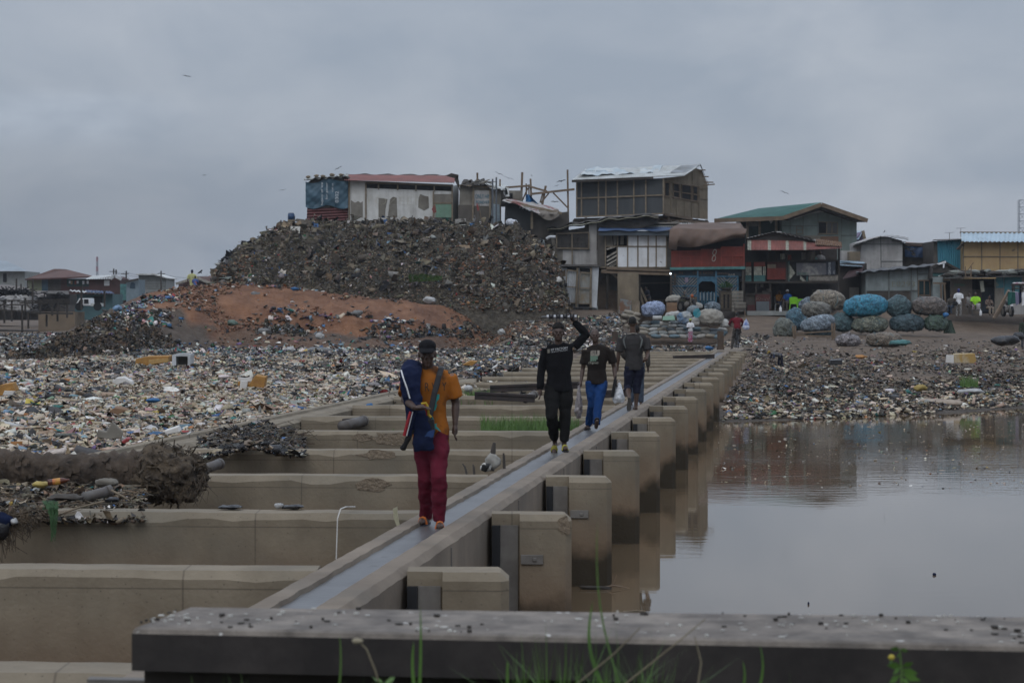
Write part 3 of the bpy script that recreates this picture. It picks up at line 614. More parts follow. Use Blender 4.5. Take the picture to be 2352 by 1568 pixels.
pieces('hill_bags', 'larger bags and cloths sticking out of the refuse hill', X[k], Y[k], rng.gamma(4, .11, k.sum()) + .08, {**hp, 'white': 6, 'black': 20, 'lgrey': 5, 'blue': 2}, [5, .3, 4, 0, 4, .2], .5, rng, m=m_rag, hang=.4, smax=.5)
def stalks(name, label, n, fn, L, r, pal, seed, tilt=.25):
 rg = np.random.default_rng(seed); mb = MB(); cols = []
 for k in range(n):
  c = fn(rg); a = rg.uniform(0, math.pi); e = rg.normal(0, tilt); l = rg.uniform(*L)
  d = Vector((math.cos(a) * math.cos(e), math.sin(a) * math.cos(e), math.sin(e))) * l / 2
  mid = c + Vector(rg.normal(0, l * .06, 3)); rr = rg.uniform(*r); b = len(mb.v)
  mb.tube([c - d, mid, c + d], [rr, rr * .9, rr * .5], n=4, cap=False)
  q = PAL[rg.choice(pal)]; f_ = rg.uniform(.6, 1.3); cols += [(q[0]*f_, q[1]*f_, q[2]*f_)] * (len(mb.v) - b)
 o = npmesh(name, np.array([tuple(v) for v in mb.v]), np.array(mb.f), m_rag, np.array(cols)); return tag(o, label, kind='stuff')
def pl(f, name, m, pts, t=.06, dy=0, **k):
 """polygon(s) given as photo points (u, v[, dy]) thickened backwards by t metres"""
 if not isinstance(pts[0][0], (tuple, list)): pts = [pts]
 mb = MB()
 for P_ in pts: mb.slab([f.p(q[0], q[1], (q[2] if len(q) > 2 else 0) + dy) for q in P_], (0, t, 0))
 return mb.build(name, m, k.pop('parent', f.e), **k)
def rc(u0, v0, u1, v1, d0=0, d1=None): d1 = d0 if d1 is None else d1; return [(u0, v1, d0), (u1, v1, d1), (u1, v0, d1), (u0, v0, d0)]
def bars(f, name, m, L, w=.06, dy=-.03, h=None, **k):
 mb = MB()
 for q in L:
  d0, d1 = (q[4], q[5]) if len(q) > 4 else (0, 0)
  mb.bar(f.p(q[0], q[1], d0 + dy), f.p(q[2], q[3], d1 + dy), w, h)
 return mb.build(name, m, k.pop('parent', f.e), **k)
def sheet4(f, name, m, a, b, c, d, waves=30, amp=.03, nv=6, sag=0, jit=0, seed=1, t=.012, parent=None, along='u'):
 """corrugated or draped sheet between four photo points a b (front edge) c d (rear edge), each (u,v,dy)"""
 A, B, Cc, Dd = [f.p(*q) for q in (a, b, c, d)]; nrm = (B - A).cross(Dd - A).normalized(); rs = np.random.default_rng(seed); ph = rs.uniform(0, 6, 6)
 nu = max(waves * 4, 12)
 def fn(x, y):
  p = (A.lerp(B, x)).lerp(Dd.lerp(Cc, x), y); w = x if along == 'u' else y
  o = amp * math.sin(2 * math.pi * waves * w) if waves else 0
  if jit: o += jit * (math.sin(7*x + 5*y + ph[0]) + math.sin(17*x - 9*y + ph[1]) * .6 + math.sin(31*x + 23*y + ph[2]) * .4 + math.sin(61*x - 37*y + ph[3]) * .25)
  return p + nrm * o - Vector((0, 0, sag * math.sin(math.pi * y)))
 mb = MB(); mb.grid(fn, nu, nv, -nrm * t); return mb.build(name, m, parent or f.e, smooth=False)
def txt(f, s, u, v, hpx, m, dy=-.05, rot=0, wpx=None, name='lettering', parent=None, thick=.004, shear=0, off=0, M=None, sc_=None, at_=None):
 c = bpy.data.curves.new(name, 'FONT'); c.body = s; c.extrude = thick; c.shear = shear; c.offset = off; c.resolution_u = 3
 sc_ = sc_ or (f.Y + dy) / FD; c.size = hpx * sc_ / .70
 t_ = bpy.data.objects.new('t', c); me = bpy.data.meshes.new_from_object(t_); bpy.data.objects.remove(t_); bpy.data.curves.remove(c)
 n = len(me.vertices); co = np.zeros(n * 3, np.float32); me.vertices.foreach_get('co', co); co = co.reshape(-1, 3)
 if wpx: co[:, 0] *= wpx * sc_ / max(1e-4, co[:, 0].max() - co[:, 0].min())
 me.vertices.foreach_set('co', co.ravel()); me.materials.clear(); me.materials.append(m); me.name = name
 o = bpy.data.objects.new(name, me); C.objects.link(o); o.parent = parent or f.e
 M = M or (Matrix.Rotation(math.pi/2, 3, 'X') @ Matrix.Rotation(rot, 3, 'Z'))
 o.matrix_local = Matrix.Translation(at_ if at_ is not None else f.p(u, v, dy)) @ M.to_4x4()
 return o
M_ply = mat('grey_plywood', (.21, .195, .165), (.125, .112, .092), scale=1.4, rough=.9, streak=.5, stc=(.06, .05, .04), bump=.006)
M_plyd = mat('dark_plywood', (.085, .075, .065), (.05, .044, .038), scale=1.6, rough=.9, streak=.5, stc=(.03, .026, .02))
M_plyb = mat('brown_board', (.20, .16, .11), (.13, .105, .072), scale=1.3, rough=.9, streak=.6, stc=(.06, .048, .036))
M_white = mat('whitewashed_board', (.60, .60, .575), (.44, .43, .40), scale=1.0, rough=.85, streak=.6, stc=(.15, .14, .12))
M_wpan = mat('white_panel', (.68, .70, .72), (.55, .55, .55), scale=1.4, rough=.7, streak=.3, stc=(.2, .2, .19), spots=(5, .68, (.22, .22, .21)))
M_board = mat('blackboard', (.038, .043, .048), (.05, .055, .058), scale=1.0, rough=.75, streak=.5, stc=(.075, .08, .08))
M_batt = mat('batten_wood', (.22, .175, .125), (.14, .115, .08), scale=4, rough=.9)
M_timb = mat('raw_timber', (.17, .125, .085), (.11, .08, .055), scale=3, rough=.9, bump=.004)
M_tdark = mat('dark_timber', (.05, .042, .035), (.03, .026, .022), scale=3, rough=.9)
M_hole = mat('interior_shade_and_black', (.010, .010, .011), (.006, .006, .007), rough=.9)  # near black: shade of openings put into the colour; also plain black parts
M_zinc = mat('zinc_sheet', (.48, .50, .52), (.33, .34, .34), scale=1.5, rough=.6, streak=.4, stc=(.22, .18, .14))
M_zwh = mat('white_zinc', (.60, .62, .61), (.44, .45, .43), scale=1.2, rough=.55, streak=.5, stc=(.22, .19, .15))
M_rred = mat('red_roof_sheet', (.32, .125, .105), (.20, .09, .075), scale=1.2, rough=.7, streak=.4, stc=(.09, .06, .05))
M_rrust = mat('rusty_roof', (.115, .055, .042), (.075, .042, .035), scale=.8, rough=.8)
M_rgrn = mat('green_roof_sheet', (.07, .18, .155), (.05, .13, .115), scale=1.0, rough=.5, metal=.2, streak=.4, stc=(.04, .06, .05))
M_redw = mat('red_painted_wood', (.24, .045, .030), (.16, .034, .024), scale=2.5, rough=.75, streak=.3, stc=(.05, .015, .012))
M_tblue = mat('blue_tarpaulin', (.030, .065, .150), (.02, .045, .10), scale=1.5, rough=.6)
M_tgblue = mat('grey_blue_banner', (.050, .105, .145), (.035, .075, .105), scale=1.4, rough=.6, bump=.02, bscale=3, streak=.3, stc=(.03, .05, .07))
M_tbr = mat('brown_tarpaulin', (.135, .090, .068), (.085, .058, .045), scale=.9, rough=.85, bump=.03, bscale=2.5)
M_tyel = mat('faded_yellow_tarpaulin', (.26, .25, .14), (.19, .16, .12), scale=2.5, rough=.8)
M_bblu = mat('bright_blue_tarpaulin', (.02, .12, .28), (.015, .09, .22), scale=1.5, rough=.5)
M_grnp = mat('pale_green_board', (.17, .27, .20), (.12, .21, .15), scale=2, rough=.85, streak=.4, stc=(.1, .12, .1))
M_wht = mat('white_lettering', (.50, .52, .53), (.45, .47, .48), rough=.7)
M_teal = mat('teal_paint', (.08, .21, .205), (.045, .11, .11), scale=3, rough=.8)
M_wsl = mat('cream_slat', (.42, .42, .34), (.2, .2, .17), scale=5, rough=.8)
M_bslat = mat('blue_slat', (.05, .14, .21), (.025, .07, .11), scale=4, rough=.75)
M_lslat = mat('pale_slat', (.36, .33, .28), (.17, .155, .135), scale=6, rough=.8)
M_green_w = mat('pale_green_wall', (.22, .265, .245), (.16, .20, .185), scale=1.2, rough=.85, streak=.5, stc=(.08, .09, .08))
M_greyw = mat('grey_white_wall', (.40, .39, .375), (.27, .26, .25), scale=.9, rough=.85, streak=.6, stc=(.1, .095, .09), bump=.01)
M_gblue = mat('grey_blue_board', (.26, .30, .30), (.17, .20, .20), scale=1.2, rough=.85, streak=.6, stc=(.07, .075, .07))
M_yel = mat('yellow_ply', (.40, .29, .145), (.32, .22, .115), scale=1.1, rough=.85, streak=.35, stc=(.14, .10, .06), spots=(.9, .70, (.12, .09, .06)))
M_cyan = mat('blue_sheet_wall', (.06, .24, .31), (.045, .18, .25), scale=1.2, rough=.7, streak=.3, stc=(.03, .09, .12))
M_lbl = mat('pale_blue_roof', (.42, .52, .58), (.33, .42, .48), scale=1.2, rough=.5, metal=.2, streak=.3, stc=(.2, .2, .18))
M_brick = mat('red_brown_wall', (.085, .040, .035), (.06, .032, .03), scale=2, rough=.9)
M_block = mat('block_wall', (.27, .28, .27), (.2, .21, .2), scale=3, rough=.9, streak=.3, stc=(.12, .12, .11))
f = F('tarpaulin_shack', 'small shack wrapped in a blue lettered banner over red metal sheeting', 'shack', 750, 512, 139)
pl(f, 'wall', M_plyd, [(705, 512), (800, 506), (800, 405), (722, 408), (706, 420)], 3.2, dy=.05)
sheet4(f, 'red_sheeting', mat('maroon_sheet', (.13, .045, .045), (.09, .035, .035), scale=2, rough=.6), (704, 513, 0), (798, 506, 0), (798, 476, 0), (705, 479, 0), 5, .04, 20, along='v')
def ban(x, y):
 p = f.p(702 + 97 * x, 476 - (64 - 6 * (1-x)) * y + 4 * math.sin(x * 9), 0)
 o = .05 * math.sin(5 * x + 7 * y) + .03 * math.sin(9 * x - 8 * y + 1) + .018 * math.sin(19 * x + 15 * y) + .01 * math.sin(25*y - 33*x)
 return p + Vector((0, -.12 + o, 0))
mb = MB(); mb.grid(ban, 50, 34, (0, .012, 0)); bn = f.part('banner', mb, M_tgblue, smooth=True)
txt(f, '0302', 777, 466, 7.5, M_wht, -.32, math.pi/2, 26, parent=None); txt(f, 'for gener', 752, 458, 4.5, M_wht, -.32, math.pi/2, 38); txt(f, 'legacy of we', 741, 472, 4.5, M_wht, -.32, math.pi/2, 52)
txt(f, 'Call us', 765, 442, 3.5, M_wht, -.32, math.pi/2, 20)
mb = MB()
def trim(x, y): p = f.p(698 + 102 * x, 413 - 9 * x - 3 * y + 1.5 * math.sin(x * 40), -.25 + y * 2.5); return p + Vector((0, 0, .05 * math.sin(37 * x + 3 * y)))
mb.grid(trim, 50, 8, (0, 0, -.05)); f.part('roof', mb, mat('pale_canvas', (.30, .31, .27), (.2, .2, .18), scale=3, rough=.85))
for k, (u, v) in enumerate([(707, 410), (727, 407), (742, 408), (762, 405), (783, 405)]):
 mb = MB().blob((0, 0, 0), (.16, .15, .10), k, .2, 8, 6); s = mb.build('stone', M_plyb, loc=at(u, v - 3, 139)); tag(s, 'stone holding down the pale canvas roof of the tarpaulin shack', 'stone', 'stones weighing down the canvas roof', 'thing')
f = F('long_shack', 'long low whitewashed shack with rusty red roof on top of the refuse hill', 'shack', 925, 512, 139)
pl(f, 'wall', M_white, [(800, 508), (1037, 513), (1051, 512, 2.5), (1051, 425, 2.5), (1040, 427), (1040, 424), (800, 414)], 4.0)
pl(f, 'side_wall', M_white, [(1038, 515, -.02), (1052, 515, 2.2), (1052, 443, 2.2), (1038, 439, -.02)], .06)
pl(f, 'base_board', M_plyd, [rc(838, 507, 1037, 514), rc(1006, 500, 1038, 512)], .06, dy=-.05)
pl(f, 'vent_shade', M_hole, [[(841, 432), (1036, 439), (1036, 428), (841, 421)]], .05, dy=-.03)  # dark strip on the wall, painting in the shade of a vent
bars(f, 'frame', M_batt, [(869, 420, 869, 435), (913, 422, 913, 437), (955, 424, 955, 439), (997, 425, 997, 440), (840, 420, 1037, 427), (1038, 424, 1038, 514), (995, 467, 1039, 467), (802, 414, 802, 508), (840, 420, 840, 508), (995, 440, 995, 512)], .09)
for q_ in ([[(806, 500), (833, 500), (833, 462), (828, 466), (822, 462), (815, 466), (806, 460)], [(869, 500), (884, 500), (885, 480), (890, 458), (880, 456), (869, 455)], [(890, 499), (912, 499), (911, 455), (903, 452), (895, 458), (893, 480)], [(960, 477), (974, 484), (985, 478), (984, 452), (975, 450), (965, 446), (961, 455)]]): pl(f, 'bare_patch', M_ply, q_, .02, dy=-.015)
pl(f, 'patch_board', M_ply, rc(995, 446, 1038, 466), .03, dy=-.04)
pl(f, 'green_hatch', M_grnp, rc(1000, 468, 1037, 502), .05, dy=-.05)
sheet4(f, 'roof', M_rred, (789, 414, -.5), (1042, 420, -.5), (1052, 404, 4.2), (800, 401, 4.2), 62, .03, 3)
mb = MB(); mb.grid(lambda x, y: f.p(795 + 255 * x, 403 + .6 * math.sin(x * 60) + 2.0 * x - 3 * y, 4.1 + y) + Vector((0, 0, .05 * math.sin(x * 31 + y * 3))), 60, 3, (0, 0, -.08)); f.part('ridge_sheet', mb, M_tdark)
pl(f, 'roof_flap', M_tdark, [[(1024, 404), (1052, 412), (1053, 402), (1036, 398)], [(1043, 412), (1056, 440), (1054, 418), (1051, 404)]], .1, dy=-.4)
txt(f, 'FOZEEE', 842, 471, 20, mat('faded_yellow_paint', (.50, .47, .36), rough=.9), -.03, 0, 120, thick=.003, off=-.03)
f = F('grey_shack', 'grey plywood shack with blue scrawled graffiti and a torn roof beside the long shack', 'shack', 1100, 512, 138.6)
pl(f, 'wall', M_ply, [(1053, 514), (1150, 512), (1150, 434), (1126, 426), (1056, 424)], 4, dy=.1)
pl(f, 'lower_wall', mat('brown_grey_board', (.10, .088, .075), (.075, .066, .056), scale=2, rough=.9), [rc(1052, 471, 1087, 514), rc(1087, 471, 1124, 514)], .04, dy=.04)
pl(f, 'white_board', M_greyw, rc(1089, 438, 1126, 473), .04, dy=.02)
pl(f, 'poster', mat('faded_poster', (.27, .33, .36), (.17, .22, .26), scale=4, rough=.7), [[(1127, 514), (1148, 512), (1147, 470), (1129, 468)]], .03, dy=.02)
txt(f, 'ONLY HIM', 1091, 456, 10, mat('blue_graffiti', (.05, .16, .22), rough=.8), -.02, 0, 34); txt(f, 'FOREVER', 1092, 468, 7, MATS['blue_graffiti'], -.02, 0, 32, name='graffiti')
bars(f, 'frame', M_batt, [(1087, 432, 1085, 514), (1125, 428, 1125, 514), (1054, 426, 1128, 431)], .1, dy=0)
sheet4(f, 'roof', M_zwh, (1124, 432, -.3), (1160, 436, -.3), (1170, 428, 4), (1105, 414, 4), 14, .03, 4, jit=.02)
sheet4(f, 'roof_sheet', M_tdark, (1056, 424, -.3), (1126, 428, -.3), (1110, 414, 4), (1064, 415, 4), 0, 0, 12, jit=.09)
mb = MB()
for k in range(9): mb.bar(f.p(1064 + k * 7, 419 + random.uniform(-3, 4), random.uniform(-.3, 2)), f.p(1074 + k * 8, 417 + random.uniform(-4, 5), random.uniform(-.3, 2)), .14, .05)
f.part('roof_boards', mb, M_ply)
bars(f, 'corner_drape', M_zwh, [(1163, 432, 1165, 452, .5, .5), (1158, 433, 1162, 448, .5, .5)], .25)
pl(f, 'rear_wall', M_ply, [rc(1148, 437, 1168, 472), rc(1168, 438, 1200, 470)], 2, dy=2.2)
pl(f, 'window', M_hole, rc(1168, 444, 1177, 462), .05, dy=2.1)
for (u0, v0, v1, lab) in ((1131, 412, 514, 'dark grey steel post, left one of the pair in front of the grey shack'), (1139.5, 408, 512, 'paler grey steel post, right one of the pair in front of the grey shack')):
 e = thing('steel_post', lab, 'post', at(u0, v1, 137.9), 0, 'steel posts before the grey shack'); h = (v1 - v0) * 137.9 / FD
 MB().box((0, 0, h/2), (.10, .10, h)).build('post_body', mat('blue_grey_metal', (.085, .095, .11), (.07, .08, .09), scale=3, rough=.5), e); MB().box((0, 0, h + .015), (.13, .13, .03)).build('cap', M_zwh, e)
f = F('banner_shack', 'dark lean-to shack roofed with a red and white printed banner on the hill edge', 'shack', 1230, 520, 137.5)
pl(f, 'dark_wall', mat('black_sheeting', (.016, .019, .020), (.011, .013, .014), scale=3, rough=.6, bump=.02, bscale=3), [(1158, 530), (1160, 458), (1220, 486), (1220, 560)], 3, dy=.3)
pl(f, 'side_wall', M_plyd, [(1220, 580), (1306, 580), (1306, 486), (1258, 492), (1220, 484)], 3, dy=.35)
bars(f, 'frame', M_batt, [(1221, 486, 1221, 526), (1160, 462, 1290, 490)], .14)
M_redb = mat('red_banner', (.20, .035, .035), (.16, .03, .03), scale=2, rough=.65)
M_bann = mat('printed_banner', (.20, .045, .045), (.32, .31, .29), scale=.9, rough=.65, ramp=(.47, .53), bump=.02, bscale=3)
sheet4(f, 'banner_roof', M_bann, (1153, 460, -.5), (1254, 494, -.7), (1285, 478, 3.2), (1178, 457, 3.2), 0, 0, 14, jit=.05, seed=4)
sheet4(f, 'banner_overhang', mat('dirty_canvas', (.20, .18, .155), (.14, .12, .10), scale=2, rough=.85), (1234, 492, -.75), (1278, 494, -.75), (1284, 484, .2), (1240, 482, .2), 0, 0, 10, jit=.06, seed=6)
mb = MB(); mb.grid(lambda x, y: f.p(1238 + 46 * x, 491 + (4 + 11 * math.sin(math.pi * x)) * y, -.72 + .1 * math.sin(x * 12)), 20, 8, (0, .02, 0)); f.part('hanging_cloth', mb, MATS['dirty_canvas'], smooth=True)
txt(f, 'MAKAZO', 1192, 478, 9, M_wht, .2, -.28, 46)
e = thing('tarpaulin', 'bright blue tarpaulin hung from the bare timber frame', 'tarpaulin', at(1222, 474, 140.5))
mb = MB(); mb.grid(lambda x, y: at((1207 + 8*x) * (1-y) + (1207 + 38 * x) * y, 447 + 27 * y + x * y * 5, 140.5) + Vector((0, .25 * math.sin(9 * x + 3 * y), 0)) - e.location, 18, 12, (0, .03, 0)); mb.build('tarp_sheet', M_bblu, e, smooth=True)
f = F('unfinished_shelter', 'bare timber frame of crooked posts and beams rising between the shacks', 'frame', 1240, 520, 141)
for q, w_ in (((1199, 396, 1195, 520), .14), ((1218, 411, 1222, 520), .12), ((1253, 427, 1236, 520), .14), ((1303, 390, 1305, 520), .11), ((1208, 422, 1209, 470), .09), ((1096, 397, 1096, 470), .12), ((1148, 412, 1148, 470), .10), ((1214, 424, 1215, 470), .08)): bars(f, 'post', M_timb, [q], w_, 0)
for q, w_ in (((1161, 431, 1214, 427), .12), ((1214, 428, 1256, 440), .12), ((1218, 446, 1319, 435), .13)): bars(f, 'beam', M_timb, [q], w_, -.12)
for q in ((1270, 443, 1304, 478), (1212, 432, 1196, 468), (1260, 444, 1242, 466), (1246, 444, 1240, 466)): bars(f, 'brace', M_timb, [q], .09, -.02)
f = F('blackboard_house', 'tall wooden house clad in black boards under a white sheet roof on stilts', 'house', 1470, 600, 146)
Lc = (1323, 417.5, 498.5, 0); Rc = (1523, 409.5, 491, -1.2); Gr = (1625, 424.5, 504, 3.5)
pl(f, 'floor_deck', M_tdark, [(1318, 502, .1), (1525, 495, -1.2), (1600, 504, 2.2), (1628, 508, 3.5), (1318, 508, .1)], 3.5)
pl(f, 'front_wall', M_board, [(1323, 498.5, 0), (1523, 491, -1.2), (1523, 409.5, -1.2), (1323, 417.5, 0)], .08)
pl(f, 'gable_wall', M_plyb, [(1523, 491, -1.2), (1541, 491, -.37), (1590, 501, 1.89), (1625, 504, 3.5), (1625, 424.5, 3.5), (1612, 392, 2.9), (1597, 386, 2.21), (1571, 404, 1.01), (1545, 407, -.19), (1523, 409, -1.2)], .08)
pl(f, 'rear_wall', M_plyb, [(1330, 496, 5), (1500, 496, 5), (1500, 400, 5), (1330, 408, 5)], .08)
vb = [1335, 1374, 1391, 1417.5, 1455, 1482.5]
def ly(u): k = (u - 1323) / 200; return -1.2 * k
def lt(u): return 417.5 - 8 * (u - 1323) / 200
def lb(u): return 498.5 - 7.5 * (u - 1323) / 200
bars(f, 'battens', M_batt, [(u, lt(u), u, lb(u), ly(u), ly(u)) for u in vb] + [(1323, 456, 1523, 448, 0, -1.2), (1324, 418, 1324, 498, 0, 0), (1523, 409, 1523, 491, -1.2, -1.2), (1323, 498.5, 1523, 491, 0, -1.2)], .09, -.04)
def gl(u): return -1.2 + (u - 1523) / 102 * 4.7
gf = lambda u0, v0, u1, v1: (u0, v0, u1, v1, gl(u0), gl(u1))
for wq in ([(1526, 451), (1537, 451), (1537, 420), (1526, 419)], [(1546, 454), (1559.5, 456), (1559.5, 423), (1546, 421)], [(1565, 457), (1587, 461), (1587, 426), (1565, 424)], [(1591, 461), (1602, 463), (1602, 429), (1591, 427)]):
 w_ = pl(f, 'window', M_hole, [(u, v, gl(u) - .03) for u, v in wq], .05)
 (a, b), (c, d), (g, h), (i, j) = wq; q = [gf(a, b, c, d), gf(c, d, g, h), gf(g, h, i, j), gf(i, j, a, b)]
 if wq[0][0] > 1540: q.append(gf(a, (b + j) / 2 + 2, c, (d + h) / 2 + 2))
 bars(f, 'window_frame', M_timb, q, .07, -.07, parent=w_)
bars(f, 'wall_battens', M_batt, [gf(1541, 453, 1541, 491), gf(1553, 455, 1553, 493), gf(1571, 458, 1571, 496), gf(1588, 461, 1588, 500), gf(1605, 464, 1605, 502), gf(1589, 395, 1589, 426), gf(1606, 433, 1625, 433), gf(1606, 455, 1625, 458), gf(1604, 425, 1606, 466), gf(1541, 451, 1605, 465), gf(1541, 419, 1606, 428)], .05, -.05)
sheet4(f, 'roof', M_zwh, (1313, 414, -.9), (1571, 403, -1.6), (1609, 378.5, 1.9), (1344, 389.5, 2.6), 56, .045, 4, jit=.01)
bars(f, 'fascia', M_tdark, [(1313, 416.5, 1500, 409, -.9, -1.4)], .12, 0, .16)
mb = MB(); mb.grid(lambda x, y: f.p(1333 + 178 * x + 12 * y, 408 - 5.5 * x - (14 + 3 * math.sin(x * 8)) * y, -.2 + 2.4 * y) + Vector((0, 0, .13 + .05 * math.sin(x * 23 + 5 * y) + .03 * math.sin(x * 51))), 60, 10, (0, 0, .02)); f.part('roof_sheeting', mb, mat('faded_blue_sheet', (.33, .39, .42), (.46, .48, .47), scale=.9, rough=.7, ramp=(.42, .6)), smooth=True)
sheet4(f, 'bare_roof_sheet', M_zinc, (1540, 396, -.6), (1575, 397, -.7), (1606, 379, 1.7), (1564, 381, 1.4), 14, .04, 3)
txt(f, 'INWAY FOODS', 1344, 395, 3.4, M_tgblue, .7, 0, 46)
sheet4(f, 'far_roof_slope', M_tdark, (1609, 378, 2), (1628, 428, 4.2), (1628, 424, 7), (1606, 377, 7), 0, 0, 3)
for q in ((1606, 391, 1620, 391), (1612, 406, 1627, 406), (1616, 419, 1638, 419), (1614, 426, 1641, 423.5)): bars(f, 'rafter', M_timb, [q + (2.5, 2.5)], .07, 0)
for u, v0, v1, d in ((1535, 493, 600, -.6), (1570, 498, 600, 1), (1600, 503, 600, 2.5), (1345, 500, 600, 1.5), (1400, 500, 600, 1.5), (1460, 498, 600, 1.5), (1622, 505, 600, 3.5)): bars(f, 'stilt', M_timb, [(u, v0, u, v1, d, d)], .15, .3)
for q in ((1524, 492, 1588, 503, -1, 1.6), (1500, 500, 1560, 508, 0, .5), (1560, 508, 1625, 512, 0, 3)): bars(f, 'floor_beam', M_timb, [q], .16, .1)
f2 = F('debris_pile', 'jumble of boards and scrap under the blackboard house floor', 'rubbish pile', 1575, 520, 145.5); mb = MB()
for k in range(26): u, v = random.uniform(1480, 1610), random.uniform(503, 524); mb.bar(f2.p(u, v, random.uniform(0, 2)), f2.p(u + random.uniform(-25, 25), v + random.uniform(-5, 5), random.uniform(0, 2)), random.uniform(.08, .3), .05)
mb.build('loose_boards', M_ply, f2.e)
f = F('mesh_window_shack', 'grey board shack with wide mesh covered window and faded yellow roof edge', 'shack', 1325, 610, 137)
pl(f, 'wall', M_ply, [(1277, 610), (1392, 614), (1392, 512), (1345, 524), (1262, 536), (1268, 560)], 3.5, dy=.1)
pl(f, 'upper_wall', M_plyd, [(1270, 534), (1345, 522), (1345, 515), (1512, 496), (1512, 512), (1350, 560), (1275, 560)], .2, dy=.03)
pl(f, 'lower_wall', M_greyw, [(1292, 606), (1390, 614), (1390, 575), (1370, 574), (1292, 574)], .04, dy=.05)
w_ = pl(f, 'window', M_hole, rc(1278, 537, 1352, 570), .05, dy=-.02)
bars(f, 'window_mesh', m_steel, [(1278 + 74 * k / 24, 538, 1278 + 74 * k / 24, 570) for k in range(25)] + [(1278, 538 + 32 * k / 11, 1352, 538 + 32 * k / 11) for k in range(12)], .012, -.05, parent=w_)
bars(f, 'window_frame', M_batt, [(1277, 537, 1353, 534), (1277, 570, 1352, 571), (1278, 537, 1278, 570), (1313, 536, 1314, 612), (1352, 534, 1352, 571)], .07, -.08, parent=w_)
pl(f, 'patched_panel', M_greyw, [(1354, 608), (1370, 608), (1370, 512), (1352, 516)], .05, dy=-.02)
def edge(x, y): return f.p(1257 + 254 * x, 528 - 30 * x ** .9 - 9 * math.sin(math.pi * min(1, x*1.0)) * x - 3 * y + 1.5 * math.sin(x * 20), -.5 + 3.5 * y) + Vector((0, 0, .04 * math.sin(x * 37)))
mb = MB(); mb.grid(edge, 50, 5, (0, 0, -.09)); f.part('roof', mb, M_tyel)
mb = MB(); mb.grid(lambda x, y: edge(x, .3 + y * .7) + Vector((0, 0, .07 + .05 * math.sin(x * 41 + 7 * y))), 50, 6, (0, 0, -.04)); f.part('roof_sheet', mb, M_tdark)
pl(f, 'plank_panel', M_ply, [[(1478, 508), (1512, 508), (1512, 494), (1478, 498)]], .1, dy=.2)
f = F('panel_house', 'two storey shack with white framed panels and blue tarpaulin on its roof', 'house', 1460, 715, 136)
pl(f, 'upper_wall', M_plyd, [rc(1372, 531, 1392, 615), rc(1529, 540, 1541, 616), rc(1392, 531, 1541, 541)], .15)
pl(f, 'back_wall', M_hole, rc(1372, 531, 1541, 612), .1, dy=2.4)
pl(f, 'fascia', mat('blue_grey_fascia', (.060, .075, .090), (.045, .055, .065), scale=2, rough=.8), [(1375, 541), (1541, 541), (1541, 530), (1375, 531)], .1, dy=-.5)
f_pan = [(1442, 541, 1464, 565), (1465, 541, 1488, 565), (1489, 541, 1507, 565), (1508, 541, 1529, 565), (1418, 567, 1440, 613), (1442, 567, 1463, 613), (1465, 567, 1486, 613), (1488, 567, 1505, 613), (1507, 567, 1529, 613)]
for q in f_pan: pl(f, 'panel', M_wpan, rc(*q), .05, dy=-.02)
bars(f, 'frame', M_batt, [(u, 541, u, 614) for u in (1441, 1464.5, 1488, 1506.5, 1530)] + [(1390, 566, 1530, 566), (1417, 566, 1417, 614), (1390, 540, 1390, 614), (1377, 614, 1532, 614), (1418, 541, 1418, 566)], .07)
bars(f, 'railing', M_lslat, [(1393, 609 - k * 9, 1417, 592 - k * 9 + 3) for k in range(-1, 3)] + [(1393, 573, 1412, 566), (1400, 612, 1417, 603)], .1, -.01)
for q in ([(1392, 541), (1405, 541), (1408, 566), (1392, 566)], [(1408, 541), (1416, 541), (1415, 562), (1409, 564)], [(1425, 541), (1433, 541), (1432, 562), (1424, 562)]): pl(f, 'curtain', M_ply, q, .03, dy=.2)
def tarp(x, y): return f.p(1373 + 215 * x + (1-x) * 8 * y, 530 - 14 * y * (1 - .35 * x) + 2.0 * math.sin(x * 22 + y) * (1-y), -.6 + 3.4 * y) + Vector((0, 0, .03 * math.sin(x * 19 + 3 * y) + .02 * math.sin(4 * y + 5 * x)))
mb = MB(); mb.grid(tarp, 60, 12, (0, 0, -.03)); f.part('blue_tarpaulin', mb, M_tblue, smooth=True)
sheet4(f, 'roof', M_zwh, (1388, 521, 1.9), (1600, 520, 1.9), (1605, 513, 3.8), (1400, 514, 3.8), 40, .03, 2)
for q in ((1392, 518, 1585, 518), (1430, 516, 1560, 514)): bars(f, 'roof_board', M_ply, [q], .2, 2.2)
bars(f, 'floor_beam', M_timb, [(1392, 618, 1545, 623), (1380, 623, 1580, 630)], .22, -.05)
bars(f, 'floor_joist', M_tdark, [(u, 616, u, 628) for u in (1400, 1435, 1470, 1510)], .12, 0)
for u in (1394, 1468, 1541): bars(f, 'stilt', M_tdark, [(u, 620, u, 716)], .14, .1)
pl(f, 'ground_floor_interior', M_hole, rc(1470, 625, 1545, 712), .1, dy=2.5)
pl(f, 'side_interior', M_plyd, rc(1392, 625, 1470, 712), .1, dy=2.4)
bars(f, 'shelf', M_tdark, [(1470, 651, 1541, 649)], .08, .6)
bars(f, 'brace', M_batt, [(1400, 625, 1420, 640), (1470, 660, 1488, 700), (1468, 668, 1480, 712)], .12, .2)
for q in ((1394, 538, 'white cloth hanging on the balcony post', M_wpan, 7, 26), (1398, 545, 'dark cloth hanging below the white one on the balcony', M_tdark, 6, 28)): pass
e = thing('door_sheet', 'tall brown plywood sheet leaning beside the dark workshop opening', 'board', at(1443, 722, 135))
MB().slab([at(1418, 722, 135) - e.location, at(1467, 721, 135.1) - e.location, at(1466, 626, 135.4) - e.location, at(1418, 627, 135.3) - e.location], (0, .05, 0)).build('sheet', M_plyb, e)
